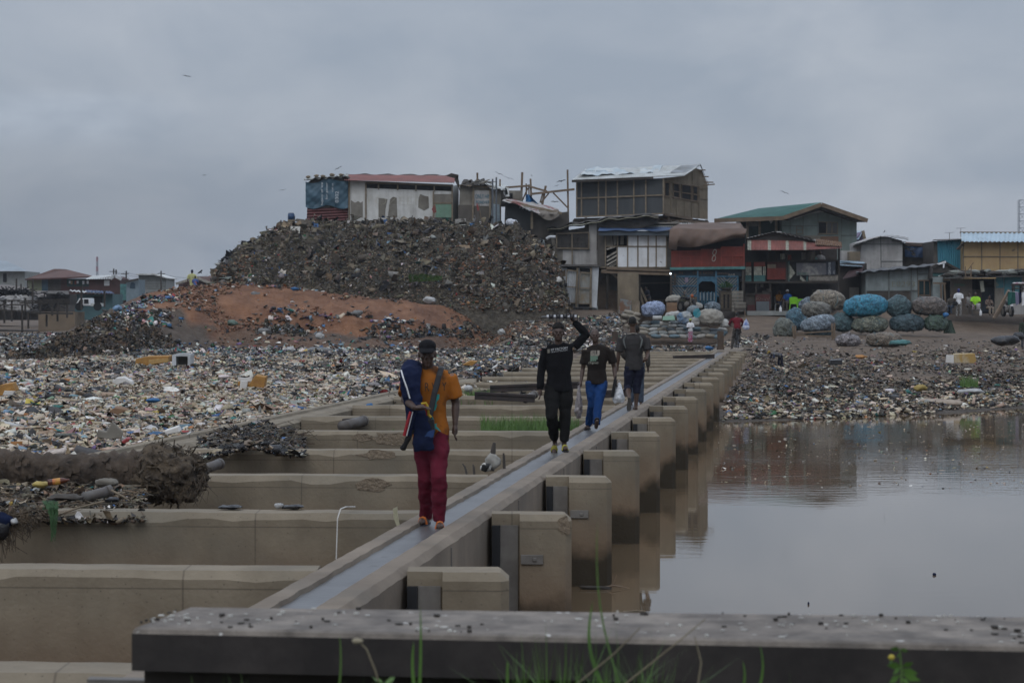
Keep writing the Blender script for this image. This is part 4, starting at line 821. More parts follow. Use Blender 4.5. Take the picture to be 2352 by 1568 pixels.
e = thing('corrugated_sheet', 'patchwork corrugated sheet propped at the foot of the tall plywood sheet', 'metal sheet', at(1443, 728, 134.4))
fx = type('X', (), {})(); 
def quadsheet(e, a, b, c, d, Y, m, waves, amp=.03, nm='sheet'):
 A, B, Cc, Dd = [at(u, v, Y + dy) - e.location for u, v, dy in (a, b, c, d)]; n_ = (B - A).cross(Dd - A).normalized()
 mb = MB(); mb.grid(lambda x, y: A.lerp(B, x).lerp(Dd.lerp(Cc, x), y) + n_ * amp * math.sin(2 * math.pi * waves * x), waves * 4, 3, -n_ * .01); return mb.build(nm, m, e)
quadsheet(e, (1420, 720, 0), (1449, 726, 0), (1450, 690, .5), (1424, 686, .5), 134.4, mat('patch_sheet', (.22, .24, .24), (.19, .11, .07), scale=2.2, rough=.7, ramp=(.45, .55)), 10)
quadsheet(e, (1450, 727, 0), (1468, 720, 0), (1469, 690, .5), (1452, 690, .5), 134.4, M_plyb, 3)
f = F('zinc_outhouse', 'tilted double outhouse of grey and buff zinc sheets on low bricks', 'outhouse', 1328, 706, 134)
pl(f, 'body', M_zinc, [(1287, 705), (1370, 708), (1375, 613), (1290, 615)], 1.7, dy=.06)
sheet4(f, 'side_sheet', M_zinc, (1281, 705, 1.6), (1289, 706, 0), (1291, 616, 0), (1283, 618, 1.6), 6, .03, 2)
pl(f, 'front_panel', M_zinc, [[(1284, 704), (1297, 705), (1301, 617), (1291, 616)], [(1356, 705), (1370, 707), (1375, 616), (1358, 615)]], .04, dy=-.02)
for q, m_, wv in (([(1297, 695, 0), (1321, 696, 0), (1327, 623, 0), (1302, 620, 0)], M_zinc, 5), ([(1328, 697, 0), (1354, 697, 0), (1356, 627, 0), (1332, 625, 0)], mat('buff_zinc', (.27, .22, .15), (.30, .30, .28), scale=1.2, rough=.7, ramp=(.4, .55)), 8)):
 d_ = sheet4(f, 'door', m_, *q, wv, .02, 4); d_.location.y = -.08
 (a, b, _), (c, d, _), (g, h, _), (i, j, _) = q
 bars(f, 'door_frame', M_batt, [(a, b, c, d), (c, d, g, h), (g, h, i, j), (i, j, a, b), ((a + i) / 2, (b + j) / 2, (c + g) / 2, (d + h) / 2)], .06, -.12, parent=d_)
pl(f, 'vent_gap_shade', M_hole, [[(1302, 620), (1326, 622), (1327, 615), (1302, 614)], [(1332, 624), (1356, 625), (1357, 616), (1332, 615)], [(1297, 703), (1320, 704), (1321, 697), (1298, 696)], [(1328, 705), (1354, 705), (1354, 698), (1328, 698)]], .03, dy=-.03)  # dark strips over the sheets, with the shade of the gaps as colour
for q in ((1326, 614, 1323, 705), (1357, 614, 1356, 706)): bars(f, 'corner_post', M_batt, [q], .12, -.1)
pl(f, 'roof', M_tdark, [(1280, 612, -.3), (1378, 611, -.3), (1378, 608, 2), (1284, 607, 2)], .08)
for u in (1292, 1316, 1345, 1366):
 tag(MB().box((0, 0, 0), (.34, .3, .34)).build('brick_pad', M_block, loc=at(u, 709, 134.4), bevel=.02), 'rough block under the zinc outhouse', 'block', 'blocks under the zinc outhouse', 'thing')
f = F('red_slat_bar', 'red slatted upper floor over a blue drinking bar, brown tarpaulin on its roof', 'bar', 1625, 715, 135.5)
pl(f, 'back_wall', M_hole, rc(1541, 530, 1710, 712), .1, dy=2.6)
pl(f, 'backing', mat('dark_red_backing', (.022, .008, .007), rough=.9), rc(1541, 566, 1708, 615), .05, dy=.12)  # darkened so the gaps between slats carry shade in the colour
mb = MB()
def slats(u0, v0, u1, v1, n, vert=True, w=.045, dy=-.02, mbx=None):
 mbx = mbx or mb
 for k in range(n):
  t = (k + .5) / n
  a, b = (f.p(u0 + (u1-u0)*t, v1, dy), f.p(u0 + (u1-u0)*t, v0, dy)) if vert else (f.p(u0, v0 + (v1-v0)*t, dy), f.p(u1, v0 + (v1-v0)*t, dy))
  mbx.bar(a, b, w if vert else .03, .03 if vert else w)
slats(1541, 578, 1560, 616, 9); slats(1560, 578, 1612, 590, 22); slats(1612, 572, 1656, 614, 19); slats(1657, 566, 1707, 586, 22)
slats(1561, 590, 1611, 614, 11, False); slats(1657, 588, 1706, 613, 11, False); f.part('slats', mb, M_redw)
bars(f, 'slat_frame', M_redw, [(1541, 578, 1612, 576), (1541, 616, 1709, 614), (1561, 589, 1611, 589), (1561, 577, 1561, 616), (1611, 572, 1611, 616), (1656, 568, 1656, 615), (1708, 560, 1708, 614), (1657, 587, 1707, 587), (1586, 589, 1586, 615), (1682, 587, 1682, 614)], .07, -.05)
bars(f, 'floor_beam', M_teal, [(1538, 617, 1711, 615)], .16, -.1)
def bt(x, y):
 if y > .45: k = (y - .45) / .55; return f.p(1560 + 140 * x - 22 * (1-x) * (1-k), 526 - 13 * k, -.5 + 3.0 * k) + Vector((0, 0, .022 * math.sin(x * 9 + k * 4) + .008 * math.sin(17 * x - 3 * k)))
 k = 1 - y / .45; drop = 45 * (1 - .35 * x) * (.62 + .38 * math.sin(math.pi * min(1, max(0, x * .95 + .15)))) + 10 * (x < .12)
 return f.p(1538 + 176 * x - 4*k, 526 + drop * k + 10 * math.sin(x * math.pi) * k * (1-k), -.55 - .35 * math.sin(k * 2.6)) + Vector((0, -.13 * math.sin(x * 8 + 3 * k) * k - .04 * math.sin(x * 19 - 4 * k) * k - .02 * math.sin(x * 37 + 5 * k), .03 * math.sin(x * 9 + 2 * k)))
mb = MB(); mb.grid(bt, 90, 40, (0, .03, -.02)); f.part('brown_tarpaulin', mb, M_tbr, smooth=True)
pl(f, 'roof', M_tbr, [(1600, 522, 1), (1712, 530, 1), (1700, 512, 3.5), (1600, 511, 3.5)], .06)
pl(f, 'signboard', mat('dark_blue_board', (.018, .032, .045), (.014, .025, .035), scale=3, rough=.8), [rc(1541, 620, 1707, 634)], .06, dy=.1)
txt(f, 'ONE GOD', 1590, 629, 5.5, mat('dull_orange_paint', (.12, .07, .04), rough=.8), .04, 0, 46); txt(f, 'IN', 1558, 629, 5.5, MATS['dull_orange_paint'], .04, 0, 9); txt(f, 'DRINKING', 1647, 630, 4, MATS['dull_orange_paint'], .04, 0, 26); txt(f, 'BAR', 1672, 633, 4.5, M_lslat, .04, 0, 15)
for (a, b, nm) in ((1542, 1602, 0), (1644, 1694, 1)):
 wp = pl(f, 'blue_wall', mat('deep_blue_wall', (.020, .045, .065), rough=.85), rc(a, 634, b, 680), .05, dy=.12)
 mb1, mb2 = MB(), MB(); c_ = (a + b) / 2
 for r, (t0, t1) in enumerate(((635, 656), (657, 680))):
  for k in range(-4, 12):
   for s in (-1, 1):
    x0 = c_ + s * k * 3.6; x1 = c_ + s * (k * 3.6 + 21); y0_, y1_ = t1, t0
    if s * (x0 - c_) < 0: dd = s * (c_ - x0); y0_ = t1 - dd; x0 = c_
    lim = (b if s > 0 else a)
    if s * (x1 - lim) > 0: dd = s * (x1 - lim); y1_ = t0 + dd; x1 = lim
    if y0_ <= y1_ + 1 or s * (x0 - lim) >= 0: continue
    (mb2 if (k % 2) else mb1).bar(f.p(x0, y0_, .07), f.p(x1, y1_, .07), .05, .03)
 mb1.build('blue_slats', M_bslat, wp); mb2.build('pale_slats', M_lslat, wp)
 bars(f, 'rail', M_bslat, [(a, 657, b, 657), (a, 634, a, 712), (b, 634, b, 712), (a, 680, b, 680), (a, 635, b, 635)], .07, .03, parent=wp)
pl(f, 'door_arch', M_bslat, [[(1602, 635), (1644, 635), (1644, 655), (1638, 649), (1634, 646), (1612, 646), (1608, 649), (1602, 655)]], .05, dy=.08)
bars(f, 'door_post', M_bslat, [(1602, 622, 1602, 712), (1644, 622, 1644, 712)], .09, .02)
bars(f, 'gate', M_bslat, [(1606 + k * 4, 671 - 2 * (k % 2), 1606 + k * 4, 700) for k in range(10)], .05, .05); bars(f, 'gate_curtain', M_lslat, [(1608 + k * 8, 672, 1608 + k * 8, 690) for k in range(5)], .1, .12)
pl(f, 'ochre_band', mat('ochre_board', (.20, .13, .07), (.16, .11, .06), rough=.85), rc(1553, 679, 1601, 686), .05, dy=.05); pl(f, 'bench_front', M_plyd, rc(1553, 686, 1601, 702), .4, dy=-.2)
pl(f, 'poster', mat('small_poster', (.24, .20, .25), (.12, .10, .14), scale=9, rough=.8), [(1572, 637), (1580, 637), (1580, 648), (1575, 650), (1572, 646)], .01, dy=.02)
for q in ((1541, 620, 1541, 714), (1706, 617, 1706, 714), (1550, 628, 1549, 655)): bars(f, 'support_post', M_tdark, [q], .14, 0)
mb = MB()
for c_, a_ in (((1640.5, 579.5), .3), ((1639, 593.5), .25)):
 cc = f.p(c_[0], c_[1], -.14); pts = []
 for k in range(17):
  t = 2*math.pi*k/16; p = Vector((.10 * math.cos(t) * (1 if abs(math.cos(t)) < .95 else .95), 0, .17 * math.sin(t))); p.rotate(Quaternion((0, 1, 0), a_)); pts.append(cc + p)
 mb.tube(pts, .022, 6)
f.part('chain_link_sign', mb, M_wsl)
e = thing('light_bulb', 'small lit bulb under the red floor beam of the bar', 'bulb', at(1539.5, 628.5, 135.2))
mb = MB().blob((0, 0, 0), (.05, .05, .05), 1, 0, 10, 8); lm = bpy.data.materials.new('lit_bulb'); lm.use_nodes = True; lm.node_tree.nodes['Principled BSDF'].inputs['Emission Color'].default_value = (.8, .9, 1, 1); lm.node_tree.nodes['Principled BSDF'].inputs['Emission Strength'].default_value = 4
mb.build('glass', lm, e); MB().lathe([(.02, 0), (.02, .08)], (0, 0, .03), 8).build('socket', M_hole, e)
f = F('awning_bar', 'two storey open bar with red corrugated awning and slatted balcony', 'bar', 1810, 712, 136.5)
M_brd = mat('dark_brown_wall', (.04, .034, .03), (.028, .024, .022), scale=2, rough=.9)
pl(f, 'back_wall', M_brd, rc(1712, 565, 1922, 712), .1, dy=3.0)
pl(f, 'gable', M_brd, [(1712, 549), (1770, 534), (1800, 534), (1860, 545), (1880, 560), (1712, 560)], .08, dy=-.05)
sheet4(f, 'roof', mat('grey_roof_sheet', (.20, .19, .17), (.13, .12, .11), scale=2, rough=.8), (1712, 548, -.3), (1778, 532, -.3), (1790, 532, 3.5), (1722, 546, 3.5), 8, .03, 2)
sheet4(f, 'roof_slope', MATS['grey_roof_sheet'], (1778, 532, -.3), (1882, 556, -.3), (1890, 554, 3.5), (1790, 532, 3.5), 10, .03, 2)
for a, b, m_ in ((1716, 1725, M_wsl), (1725, 1763, M_rred), (1763, 1770, M_wsl), (1770, 1804, M_rred), (1804, 1811, M_wsl), (1811, 1845, M_rred), (1845, 1851, M_wsl), (1851, 1900, M_rred), (1900, 1932, M_rred)):
 bl = lambda u: 574 - 4.0 * max(0, u - 1850) / 80; tl = lambda u: 551 + 2 * (u > 1850) + (u - 1716) * .02 + max(0, u - 1895) * .25
 sheet4(f, 'awning_sheet', m_, (a, bl(a), -1.3), (b, bl(b), -1.3), (b, tl(b), -.1), (a, tl(a), -.1), max(2, int((b - a) / 3.2)), .03, 3)
sheet4(f, 'rusty_sheet', mat('rusty_tan_sheet', (.22, .13, .075), (.15, .09, .06), scale=3, rough=.85), (1871, 562, -.9), (1933, 566, -.9), (1932, 556, .2), (1873, 549, .2), 13, .05, 3)
mb = MB(); mb.grid(lambda x, y: f.p(1920 + 20 * math.sin(x * 1.5), 567 + 24 * (1 - math.cos(x * 1.5)), -1.0 + 1.6 * y), 10, 3, (0, .02, 0)); f.part('bent_sheet', mb, M_zinc)
pl(f, 'balcony_floor', M_tdark, rc(1706, 646, 1926, 650), 3.2, dy=-.3)
pl(f, 'balcony_backing', mat('blackish_boards', (.020, .020, .019), rough=.9), [rc(1806, 600, 1926, 648), rc(1760, 602, 1806, 645)], .05, dy=.02)
def slat_set(name, m_, L, w=.055): bars(f, name, m_, L, w, -.06, .03)
slat_set('red_slats', M_redw, [(1710 + k * 2.6, 601, 1710 + k * 2.6, 612) for k in range(6)] + [(1732 + k * 2.6, 601, 1732 + k * 2.6, 612) for k in range(10)])
slat_set('cream_slats', M_wsl, [(1708 + k * 2.6, 613, 1708 + k * 2.6, 632) for k in range(7)] + [(1732 + k * 2.6, 612, 1732 + k * 2.6, 632) for k in range(7)] + [(1753, 612, 1753, 632), (1756.5, 612, 1756.5, 632)])
slat_set('teal_slats', M_teal, [(1705.5 + k * 2.6, 632, 1705.5 + k * 2.6, 648) for k in range(8)] + [(1732 + k * 2.6, 632, 1732 + k * 2.6, 648) for k in range(10)])
pl(f, 'red_louvre', mat('dark_red_louvre', (.075, .022, .018), (.05, .017, .014), scale=4, rough=.8), rc(1761, 602, 1804, 643), .04, dy=-.05); bars(f, 'louvre_boards', M_redw, [(1761, 617 + k * 2.6, 1804, 617 + k * 2.6) for k in range(10)], .02, -.1, .045); pl(f, 'louvre_patch', M_plyb, [rc(1762, 607, 1781, 616)], .03, dy=-.12)
slat_set('diagonal_slats', M_wsl, [(1808 + k * 2.5, 600 + k * 3.8, 1808 + k * 2.5, 648 - k * 3.0) for k in range(8)] + [(1838 + k * 2.6, 632 + k * 3, 1838 + k * 2.6, 634 + k * 2 + 8) for k in range(5)])
slat_set('corner_slats', M_teal, [(1809, 600, 1809, 648), (1811.5, 601, 1811.5, 648), (1853, 634, 1853, 648)])
slat_set('worn_slats', M_lslat, [(1858 + k * 2.7, 632, 1858 + k * 2.7, 645) for k in range(25)])
bars(f, 'railing', M_tdark, [(1706, 600, 1926, 598), (1706, 648, 1926, 648), (1926, 560, 1926, 712), (1712, 560, 1706, 712), (1852, 575, 1852, 600), (1767, 575, 1764, 600), (1806, 580, 1806, 648), (1782, 575, 1782, 600)], .11, -.1)
sg = pl(f, 'painted_sign', mat('worn_sign', (.10, .10, .11), (.23, .225, .21), scale=1.3, rough=.8, ramp=(.46, .56)), [(1829, 633), (1897, 631), (1900, 604), (1828, 604)], .03, dy=-.18)
sg2 = pl(f, 'name_sign', mat('navy_sign', (.040, .048, .065), (.03, .036, .05), rough=.8), [(1897, 631), (1918, 631), (1918, 600), (1897, 602)], .03, dy=-.2)
txt(f, 'BRANDUARDI', 1902, 602.5, 5.2, M_wht, -.24, -math.pi/2, 28); txt(f, 'Angelo', 1914, 621, 2.6, M_wht, -.24, -math.pi/2, 9, name='small_lettering')
txt(f, 'FEZO', 1831, 631, 5, mat('green_graffiti', (.05, .16, .11), rough=.8), -.22, 0, 24, name='graffiti', parent=None)
for i, (u, v0, v1, m_, lab) in enumerate(((1797, 583, 596, M_wsl, 'cream cloth hung on the upper floor of the awning bar'), (1811, 585, 597, M_redw, 'red cloth hung on the upper floor of the awning bar'), (1848, 580, 598, M_ply, 'grey curtain cloth on the upper floor of the awning bar, left one'), (1864, 578, 598, M_ply, 'grey curtain cloth on the upper floor of the awning bar, right one'))):
 e = thing('hanging_cloth', lab, 'cloth', at(u, v0, 136.6), 0, 'cloths hung on the balcony')
 mb = MB(); mb.grid(lambda x, y: Vector(((x - .5) * (.28 if i < 2 else .4), .04 * math.sin(x * 9 + y * 2), -(v1 - v0) * .0261 * y)), 10, 6, (0, .01, 0)); mb.build('cloth_sheet', m_, e, smooth=True)
pl(f, 'counter', M_plyd, [rc(1708, 676, 1735, 708)], .3, dy=-.1); pl(f, 'kiosk_wall', M_brd, rc(1706, 650, 1770, 676), .1, dy=.8)
pl(f, 'red_counter', mat('maroon_board', (.075, .020, .018), (.05, .016, .015), rough=.85), [rc(1734, 676, 1769, 712), rc(1716, 700, 1738, 714)], .4, dy=-.25)
pl(f, 'counter_panel', mat('slate_panel', (.10, .115, .125), (.08, .092, .10), rough=.8), rc(1736, 692, 1766, 714), .05, dy=-.3)
txt(f, 'Blessed', 1734, 690, 9, M_wsl, -.3, 0, 32, shear=.35, off=-.012)
bars(f, 'kiosk_frame', M_tdark, [(1708, 676, 1770, 674), (1736, 650, 1736, 676), (1769, 650, 1769, 712)], .1, -.15)
for q in ((1746, 652, 1753, 660), (1760, 663, 1767, 671), (1750, 668, 1765, 672)): pl(f, 'notice', M_ply, rc(*q), .02, dy=.7)
pl(f, 'side_partition', M_plyd, rc(1865, 664, 1893, 700), .08, dy=1.0)
pl(f, 'step', M_block, rc(1715, 714, 1835, 724), 1.5, dy=-.5)
f = F('green_roof_house', 'two storey pale green house with wide green metal roof behind the bars', 'house', 1830, 640, 158)
pl(f, 'wall', M_green_w, [(1795, 640), (1967, 640), (1967, 500), (1947, 492), (1886, 479), (1840, 490), (1795, 500)], 6)
pl(f, 'veranda_wall', mat('dark_green_wall', (.05, .075, .07), (.035, .05, .048), rough=.85), rc(1700, 500, 1796, 600), 3, dy=1.5)
sheet4(f, 'roof', M_rgrn, (1640, 505, -.8), (1800, 498, -1.5), (1884, 466, 1), (1742, 480, 6), 46, .05, 3)
sheet4(f, 'roof_front', M_rgrn, (1800, 498, -1.5), (1806, 498, -1.5), (1886, 466, -1.5), (1878, 466, 1), 3, .04, 2)
sheet4(f, 'roof_right', M_rgrn, (1884, 466, -1.4), (1992, 504, -1.4), (1992, 502, 6), (1884, 465, 6), 10, .04, 2)
bars(f, 'barge_board', M_timb, [(1800, 500, 1886, 470, -1.5, -1.5), (1886, 470, 1992, 507, -1.5, -1.5), (1640, 507, 1800, 501, -.8, -1.5)], .12, -.05, .28)
pl(f, 'soffit', M_brd, [(1806, 503), (1886, 474), (1990, 509), (1967, 509), (1886, 482), (1812, 505)], 1.3, dy=-1.3)
for q, dk in ((rc(1880, 511, 1898, 537), 1), (rc(1898, 511, 1922, 536), 0)):
 w_ = pl(f, 'window', M_hole if dk else mat('dim_glass', (.05, .052, .05), rough=.2), q, .05, dy=-.05)
bars(f, 'window_frame', M_batt, [(1878, 510, 1923, 511), (1898, 511, 1898, 537), (1923, 510, 1923, 537), (1878, 537, 1923, 537), (1910, 511, 1910, 537)], .06, -.1)
bars(f, 'window_grille', M_batt, [(1829, 520, 1843, 520), (1829, 528, 1843, 528), (1829, 537, 1843, 537), (1829, 520, 1829, 538), (1843, 520, 1843, 538)], .05, -.05)
bars(f, 'wall_seams', mat('seam_dark', (.14, .15, .145), rough=.9), [(1844, 492, 1844, 540), (1878, 488, 1878, 540), (1932, 492, 1932, 640), (1795, 519, 1878, 519), (1932, 541, 1967, 541), (1814, 505, 1814, 540)], .04, -.02)
pl(f, 'brown_patch', mat('rust_boards', (.16, .09, .055), (.12, .075, .05), rough=.9), rc(1884, 543, 1925, 560), .06, dy=-.1); pl(f, 'patch_board', M_ply, rc(1848, 541, 1884, 562), .06, dy=-.08)
pl(f, 'torn_lining', M_zwh, [[(1816, 500), (1826, 503), (1842, 497), (1850, 494), (1866, 490), (1900, 486), (1924, 494), (1924, 490), (1886, 477), (1840, 491)], [(1765, 505), (1770, 514), (1776, 506)], [(1700, 505), (1740, 509), (1792, 504), (1792, 501), (1700, 502)]], .05, dy=-.3)
for u in (1782, 1716, 1744): bars(f, 'porch_post', M_batt, [(u, 503, u, 560)], .16, 0)
pl(f, 'porch_wall', M_ply, [rc(1716, 508, 1740, 520), rc(1700, 520, 1716, 540)], .05, dy=.9)
f = F('tall_grey_shack', 'tall windowless pale grey shack with a ragged curved roof', 'shack', 2020, 620, 148)
pl(f, 'wall', M_greyw, [(1977, 620), (2072, 620), (2072, 556), (2066, 552), (2040, 544), (2018, 542), (1977, 556)], 5)
bars(f, 'wall_seams', MATS['seam_dark'], [(2022, 542, 2023, 618), (1977, 561, 2072, 561), (2023, 600, 2072, 600)], .04, -.02)
mb = MB(); mb.grid(lambda x, y: f.p(1956 + 130 * x, 564 - 24 * math.sin(min(1, x * 1.02) * math.pi * .62) ** 1.1 + 14 * max(0, x - .5) ** 1.3 - 1.5 * y + .8 * math.sin(x * 60), -.6 + 6 * y), 50, 4, (0, 0, -.1)); f.part('roof', mb, mat('pale_dirty_sheet', (.25, .24, .22), (.12, .115, .105), scale=2.5, rough=.85))
mb = MB()
for k in range(22): u = 2050 + random.random() * 45; v = 548 + (u - 2050) * .55 + random.uniform(-3, 10); mb.bar(f.p(u, v, random.uniform(-.5, 1)), f.p(u + random.uniform(5, 18), v + random.uniform(-1, 6), random.uniform(-.5, 1)), random.uniform(.05, .25), .03)
f.part('torn_roof_edge', mb, M_tdark)
f = F('low_grey_shack', 'low grey board shack with scrawled number and a framed window', 'shack', 2065, 700, 141)
pl(f, 'wall', M_gblue, [(1988, 700), (2144, 700), (2140, 614), (1988, 624)], 5, dy=0)
pl(f, 'lower_panel', M_plyd, [[(1990, 700), (2040, 700), (2040, 668), (1990, 668)], [(2042, 700), (2092, 700), (2092, 668), (2042, 668)]], .04, dy=-.03)
w_ = pl(f, 'window', mat('dark_teal_glass', (.02, .045, .05), rough=.25), rc(2110, 645, 2134, 680), .05, dy=-.04)
bars(f, 'window_frame', M_timb, [(2109, 644, 2135, 644), (2109, 644, 2109, 682), (2134, 644, 2136, 682), (2122, 644, 2122, 682), (2109, 678, 2136, 678)], .07, -.09, parent=w_)
bars(f, 'wall_seams', MATS['seam_dark'], [(2041, 622, 2041, 700), (2092, 616, 2092, 700), (1990, 668, 2108, 667), (2106, 615, 2108, 700), (2106, 630, 2140, 628)], .05, -.05)
txt(f, 'E0293', 2046, 658, 12, mat('yellow_paint', (.20, .18, .09), rough=.8), -.03, 0, 52, off=-.012)
mb = MB(); mb.grid(lambda x, y: f.p(1966 + 184 * x, 626 - 16 * x + .9 * math.sin(x * 34) - 5 * y, -.5 + 4.5 * y) + Vector((0, 0, .03 * math.sin(x * 50 + y * 4))), 50, 5, (0, 0, -.1)); f.part('roof', mb, mat('grey_felt', (.105, .11, .115), (.06, .062, .065), scale=2, rough=.7))
f = F('dark_shack', 'dark brown shack in the gap between the awning bar and the grey shacks', 'shack', 1952, 705, 143)
pl(f, 'wall', M_brd, rc(1925, 605, 1990, 705), 4); pl(f, 'white_upper_wall', M_greyw, rc(1932, 576, 1960, 598), 1, dy=1.2)
sheet4(f, 'roof', M_lbl, (1925, 609, -.5), (1980, 612, -.5), (1986, 602, 3), (1928, 598, 3), 16, .03, 2)
sheet4(f, 'maroon_awning', mat('maroon_roof', (.065, .035, .035), (.045, .026, .026), rough=.8), (1934, 640, -1.4), (1978, 632, -1.4), (1985, 606, .2), (1952, 618, .2), 10, .03, 2)
pl(f, 'box_wall', M_plyb, rc(1950, 578, 1975, 598), 1, dy=.4); pl(f, 'interior_wall', M_ply, rc(1950, 660, 1972, 700), .05, dy=-.02)
f = F('purple_gable_house', 'small grey roofed gable house with a purple wall behind the green roofed house', 'house', 1976, 580, 170)
pl(f, 'wall', mat('purple_wall', (.16, .13, .20), (.12, .10, .15), rough=.85), [(1964, 580), (1985, 580), (1985, 548), (1979, 532), (1964, 548)], 4)
sheet4(f, 'roof', M_lbl, (1964, 550, -.3), (1972, 550, -.3), (1981, 530, -.3), (1968, 530, 4), 6, .03, 2); bars(f, 'barge_board', M_batt, [(1981, 530, 1986, 552)], .2, -.3)
f = F('tarpaulin_roof_shack', 'brown shack with orange edged roof and a hanging navy tarpaulin', 'shack', 2110, 620, 152)
pl(f, 'wall', M_plyd, rc(2072, 558, 2150, 620), 4); sheet4(f, 'roof', mat('orange_tiles', (.22, .12, .08), (.16, .09, .07), rough=.85), (2076, 562, -.4), (2150, 566, -.4), (2150, 560, 3), (2080, 556, 3), 20, .03, 2)
mb = MB(); mb.grid(lambda x, y: f.p(2078 + 54 * x - 5 * y * (x > .5), 566 + 2 * x + 24 * y, -.3) + Vector((0, .06 * math.sin(x * 14 + y * 3), 0)), 20, 8, (0, .02, 0)); f.part('navy_tarpaulin', mb, M_tblue, smooth=True)
f = F('blue_shack', 'bright blue sheet walled shack left of the yellow building', 'shack', 2175, 625, 147)
sheet4(f, 'wall', M_cyan, (2154, 622, 0), (2212, 622, 0), (2212, 550, 0), (2152, 553, 0), 14, .04, 2); pl(f, 'body', M_plyd, rc(2144, 554, 2213, 622), 4, dy=.1)
pl(f, 'roof', M_tdark, [(2140, 553, -.4), (2213, 550, -.4), (2213, 548, 4), (2144, 550, 4)], .1)
f = F('yellow_building', 'large yellow plywood building with pale blue ribbed metal roof edge', 'building', 2300, 640, 146)
pl(f, 'wall', M_yel, rc(2212, 555, 2520, 650), 7); bars(f, 'battens', mat('grey_batten', (.16, .14, .11), rough=.9), [(u, 555, u, 645) for u in (2254, 2296, 2337)] + [(2212, 589, 2400, 590), (2212, 555, 2212, 640)], .045)
sheet4(f, 'roof', M_lbl, (2208, 554.5, -.7), (2520, 556, -.7), (2520, 535, 1.2), (2206, 535, 1.2), 30, .05, 2); bars(f, 'ridge_trim', M_batt, [(2204, 534, 2520, 535)], .1, 1.3)
pl(f, 'side_awning', M_tdark, [(2196, 572), (2212, 557), (2212, 562), (2205, 574)], .4, dy=-.2)
for (u, v, h_) in ((2180, 548, 12), (2206, 540, 14)):
 e = thing('antenna', 'thin rooftop television antenna ' + ('above the blue shack' if u < 2190 else 'beside the yellow building roof'), 'antenna', at(u, v + 4, 147), 0, 'rooftop antennas'); H_ = h_ * .03
 mb = MB().bar((0, 0, 0), (0, 0, H_ + .15), .03); mb.build('mast', m_steel, e); mb = MB()
 for k in range(4): mb.bar((-.22 + k * .12, -.1, H_ + .12), (-.18 + k * .12, .1, H_ + .16), .02)
 mb.bar((-.3, 0, H_ + .12), (.3, 0, H_ + .16), .02); mb.build('arms', m_steel, e)
f = F('brown_kiosk', 'low mud brown kiosk with scrap covered roof behind the seated people', 'kiosk', 2240, 722, 135.5)
pl(f, 'wall', mat('mud_wall', (.105, .088, .072), (.075, .062, .052), scale=1.5, rough=.9), [rc(2183, 640, 2232, 722)], .2); pl(f, 'dark_doorway', M_hole, rc(2232, 640, 2287, 720), .1, dy=1.6)
pl(f, 'blue_door', mat('blue_black_door', (.020, .028, .038), (.015, .02, .028), rough=.7), rc(2254, 660, 2285, 716), .06, dy=.6); pl(f, 'inner_panel', M_plyd, rc(2224, 665, 2254, 716), .06, dy=.5)
pl(f, 'post', M_ply, [rc(2284, 640, 2304, 722)], .15); pl(f, 'blue_poster_wall', mat('poster_blue', (.055, .17, .20), (.22, .23, .17), scale=2.2, rough=.8, ramp=(.55, .62)), [rc(2287, 636, 2304, 661), rc(2306, 636, 2346, 680)], .04, dy=-.03)
pl(f, 'right_wall', M_greyw, rc(2304, 634, 2460, 722), .2, dy=.05); pl(f, 'roof', M_tdark, [(2170, 640, -.8), (2480, 632, -.8), (2480, 626, 3), (2175, 634, 3)], .12)
pl(f, 'left_wall', M_gblue, [rc(2142, 636, 2165, 700)], .1, dy=.3); pl(f, 'dark_passage', M_hole, rc(2164, 645, 2184, 722), .1, dy=1.4); bars(f, 'door_post', M_timb, [(2142, 650, 2172, 651), (2168, 652, 2172, 722), (2160, 652, 2162, 715)], .1, 0)
txt(f, 'ZOMBO', 2190, 657, 5.5, MATS['green_graffiti'], -.03, 0, 26, name='graffiti')
bars(f, 'cloth_strip', M_wsl, [(2253, 645, 2256, 670)], .2, -.1)
f = F('gable_lean_to', 'dark gabled lean-to with white cloth scraps between the grey shack and the kiosk', 'shack', 2180, 640, 139.5)
pl(f, 'wall', M_plyd, [(2140, 640), (2205, 640), (2205, 622), (2168, 602), (2142, 612)], 2); bars(f, 'roof_edge', M_tdark, [(2140, 614, 2166, 601), (2166, 601, 2204, 621), (2140, 624, 2215, 624)], .14, -.1); pl(f, 'teal_band', M_teal, rc(2142, 626, 2216, 634), .1, dy=-.05)
pl(f, 'cloth_scrap', M_wpan, [[(2150, 606), (2172, 599), (2172, 604), (2156, 608)], [(2165, 604), (2169, 604), (2168, 615), (2165, 615)]], .05, dy=-.25)
rs = random.Random(11); mb = MB(); mb2 = MB()
e = thing('roof_scrap', 'heap of black sheets, stones and boards weighing down the kiosk roof', 'scrap heap', at(2260, 634, 135.3))
for k in range(70):
 u = rs.uniform(2172, 2380); v = 632 - (u - 2172) * .035 + rs.uniform(-6, 4)
 (mb if rs.random() < .65 else mb2).blob(at(u, v, 135 + rs.uniform(0, 2)) - e.location, (rs.uniform(.15, .55), rs.uniform(.1, .3), rs.uniform(.04, .16)), k, .25, 9, 6)
mb.build('black_sheets', M_tdark, e); mb2.build('pale_scraps', mat('pale_scrap', (.24, .25, .23), (.15, .16, .14), scale=3, rough=.85), e)
e = thing('wooden_stool', 'broken upturned wooden stool on the kiosk roof', 'stool', at(2223, 634, 135)); mb = MB()
for u in (2217, 2229):
 for d in (0, .4): MB().bar(at(u, 638, 135 + d) - e.location, at(u + (-1 if u < 2220 else 1), 612, 135 + d) - e.location, .06).build('leg', M_timb, e)
